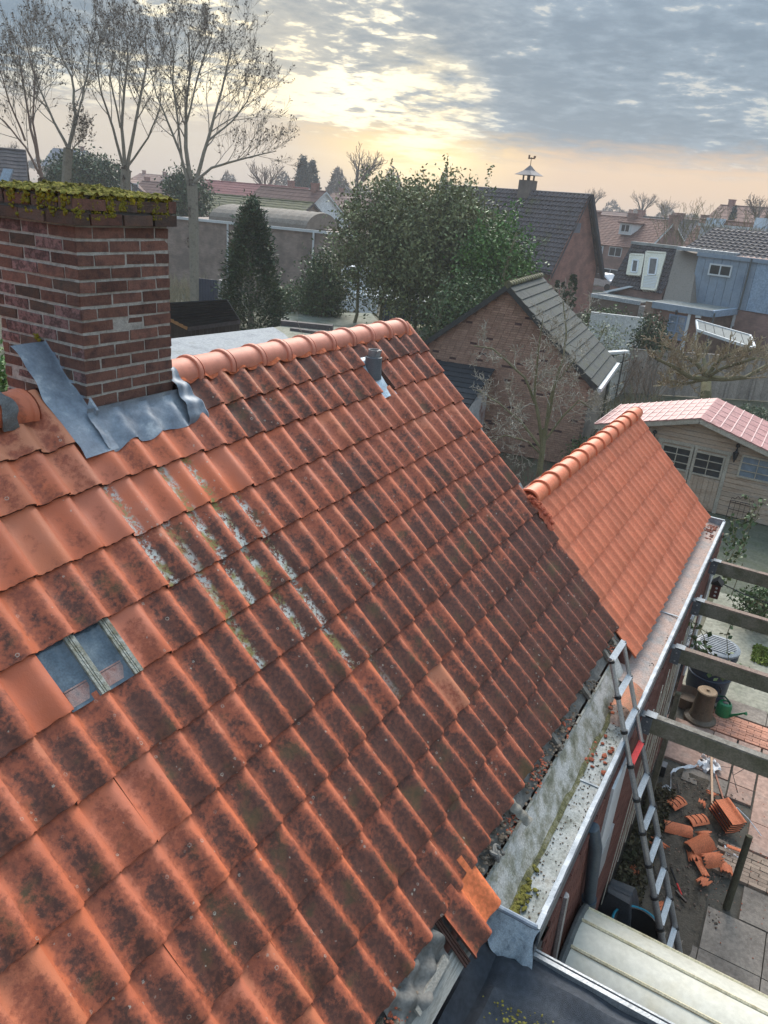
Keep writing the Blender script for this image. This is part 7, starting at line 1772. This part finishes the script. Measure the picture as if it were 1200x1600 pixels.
# pollarded tree
PD = 31.5
pt, S = bare_tree('pollarded_tree', 'pollarded tree with a flat spreading crown of knobbly mossy branches', (1103, 640),
    [([(1103, 640), (1103, 615), (1104, 588)], .24, .20, .0), ([(1104, 592), (1080, 590), (1050, 572), (1024, 560)], .12, .05, .7), ([(1104, 590), (1130, 592), (1165, 590), (1200, 570), (1230, 560)], .13, .05, .7), ([(1104, 590), (1090, 570), (1060, 550), (1030, 535)], .10, .04, .7),
     ([(1104, 590), (1120, 565), (1150, 550), (1190, 545)], .10, .04, .7), ([(1104, 590), (1100, 560), (1080, 540)], .09, .04, .6), ([(1106, 588), (1130, 575), (1180, 560)], .09, .04, .7), ([(1104, 592), (1070, 600), (1040, 592)], .08, .03, .6)],
    PD, .3, 1.25, 62, rs_=1, n1=15, levels=2, ang=55, rk=.55, minr=.017, wob=.22, seeds=0, group=None, bark=pm('mossy_bark', [(.09, .085, .035), (.16, .14, .08), (.12, .12, .05)], 2, .95, .4), twig=pm('ochre_twig', [(.23, .175, .11), (.34, .27, .18), (.20, .18, .09)], 2, .9, 0), jd=2.4, up=.4, lenf=.5)
# climbing plant strands on the pergola end
def strand(seed, p, q, n):
    rr = random.Random(seed); pts = []; 
    for k in range(9): t = k/8.; pts.append(Vector(p).lerp(Vector(q), t)+Vector((rr.gauss(0, .05), rr.gauss(0, .05), rr.gauss(0, .05)-.15*math.sin(PI*t))))
    return pts
cv = thing('climbing_vine', 'thin ivy strands trailing over the far end of the pergola', 'vine', (11.5, .4, 3)); rr = random.Random(4)
seg_ = []; lc = []
for k in range(16):
    x = rr.uniform(10.6, 13.5); p = Vector((x, .5-rr.random()*1.2, 3.3)); q = p+Vector((rr.gauss(0, .3), rr.gauss(0, .3), -rr.uniform(.3, 1.7))); s = strand(k, p, q, 9); seg_.append((s, [.006]*9, 1)); lc += [tuple(v+Vector((rr.gauss(0, .04), rr.gauss(0, .04), rr.gauss(0, .04)))) for v in s for _ in range(4)]
for k in range(6):
    s = strand(50+k, (9.3+.1*k, .5, 2.9-.1*k), (9.0, .1-.12*k, 2.5), 9); seg_.append((s, [.005]*9, 1)); lc += [tuple(v+Vector((rr.gauss(0, .04), rr.gauss(0, .04), 0))) for v in s for _ in range(2)]
tubes_np(seg_, 'stem', TWIGG, cv, kind='stuff'); quads('ivy_leaves', leaf_quads(np.array(lc), .07, 9, 0, .8), BRIGHT if False else LAUREL, cv, 'stuff')
# low plants and dead leaves in the bed along the wall
gb = np.random.RandomState(6); n = 2600
C = np.stack([7.0+2.6*gb.rand(n), .50-.35*gb.rand(n)**1.5, .03+.10*gb.rand(n)], 1)
o = quads('bed_weeds', leaf_quads(C, .055, 6, .4, .6), pm('bed_weed_leaf', [(.035, .04, .018), (.07, .06, .03), (.11, .075, .045)], 5, .9, 0, island=.4), None, 'stuff'); tag(o, 'low withered weeds and leaf litter along the foot of the wall', 'weeds', kind='stuff')
"""moss pad on the concrete"""
C = np.stack([14.2+.7*gb.rand(900), -.95+.6*gb.rand(900), .01+.03*gb.rand(900)], 1)
o = quads('moss_patch', leaf_quads(C, .07, 7, .8, .6), pm('yellow_green_moss', [(.10, .14, .02), (.17, .20, .04)], 5, .9, 0, island=.3), None, 'stuff'); tag(o, 'yellow-green moss patch on the pale concrete by the barrel', 'moss', kind='stuff')
round_tree('shrub_ball', 'small dark shrub at the right edge beyond the second pergola beam', (1197, 935), 15.6, .9, .1, 1.0, 59, LAUREL, 40, 40, .08, 'bush', .12)

# ------------------------------------------------------------------ haze
m = MB(); m.box((165, 40, 12.5), (420, 420, 27.4)); 
hz_ = bpy.data.materials.new('air'); hz_.use_nodes = True; nt = hz_.node_tree; nt.nodes.clear()
ou = ND(nt, 'ShaderNodeOutputMaterial'); pv = ND(nt, 'ShaderNodeVolumePrincipled'); pv.inputs['Color'].default_value = (.93, .95, 1, 1); pv.inputs['Density'].default_value = .0007; pv.inputs['Anisotropy'].default_value = .2
LK(nt, pv.outputs[0], ou.inputs['Volume']); hz_.volume_intersection_method if False else None
hzo = m.build('haze', hz_); hzo['kind'] = 'stuff'; hzo['label'] = 'thin winter haze over the gardens'
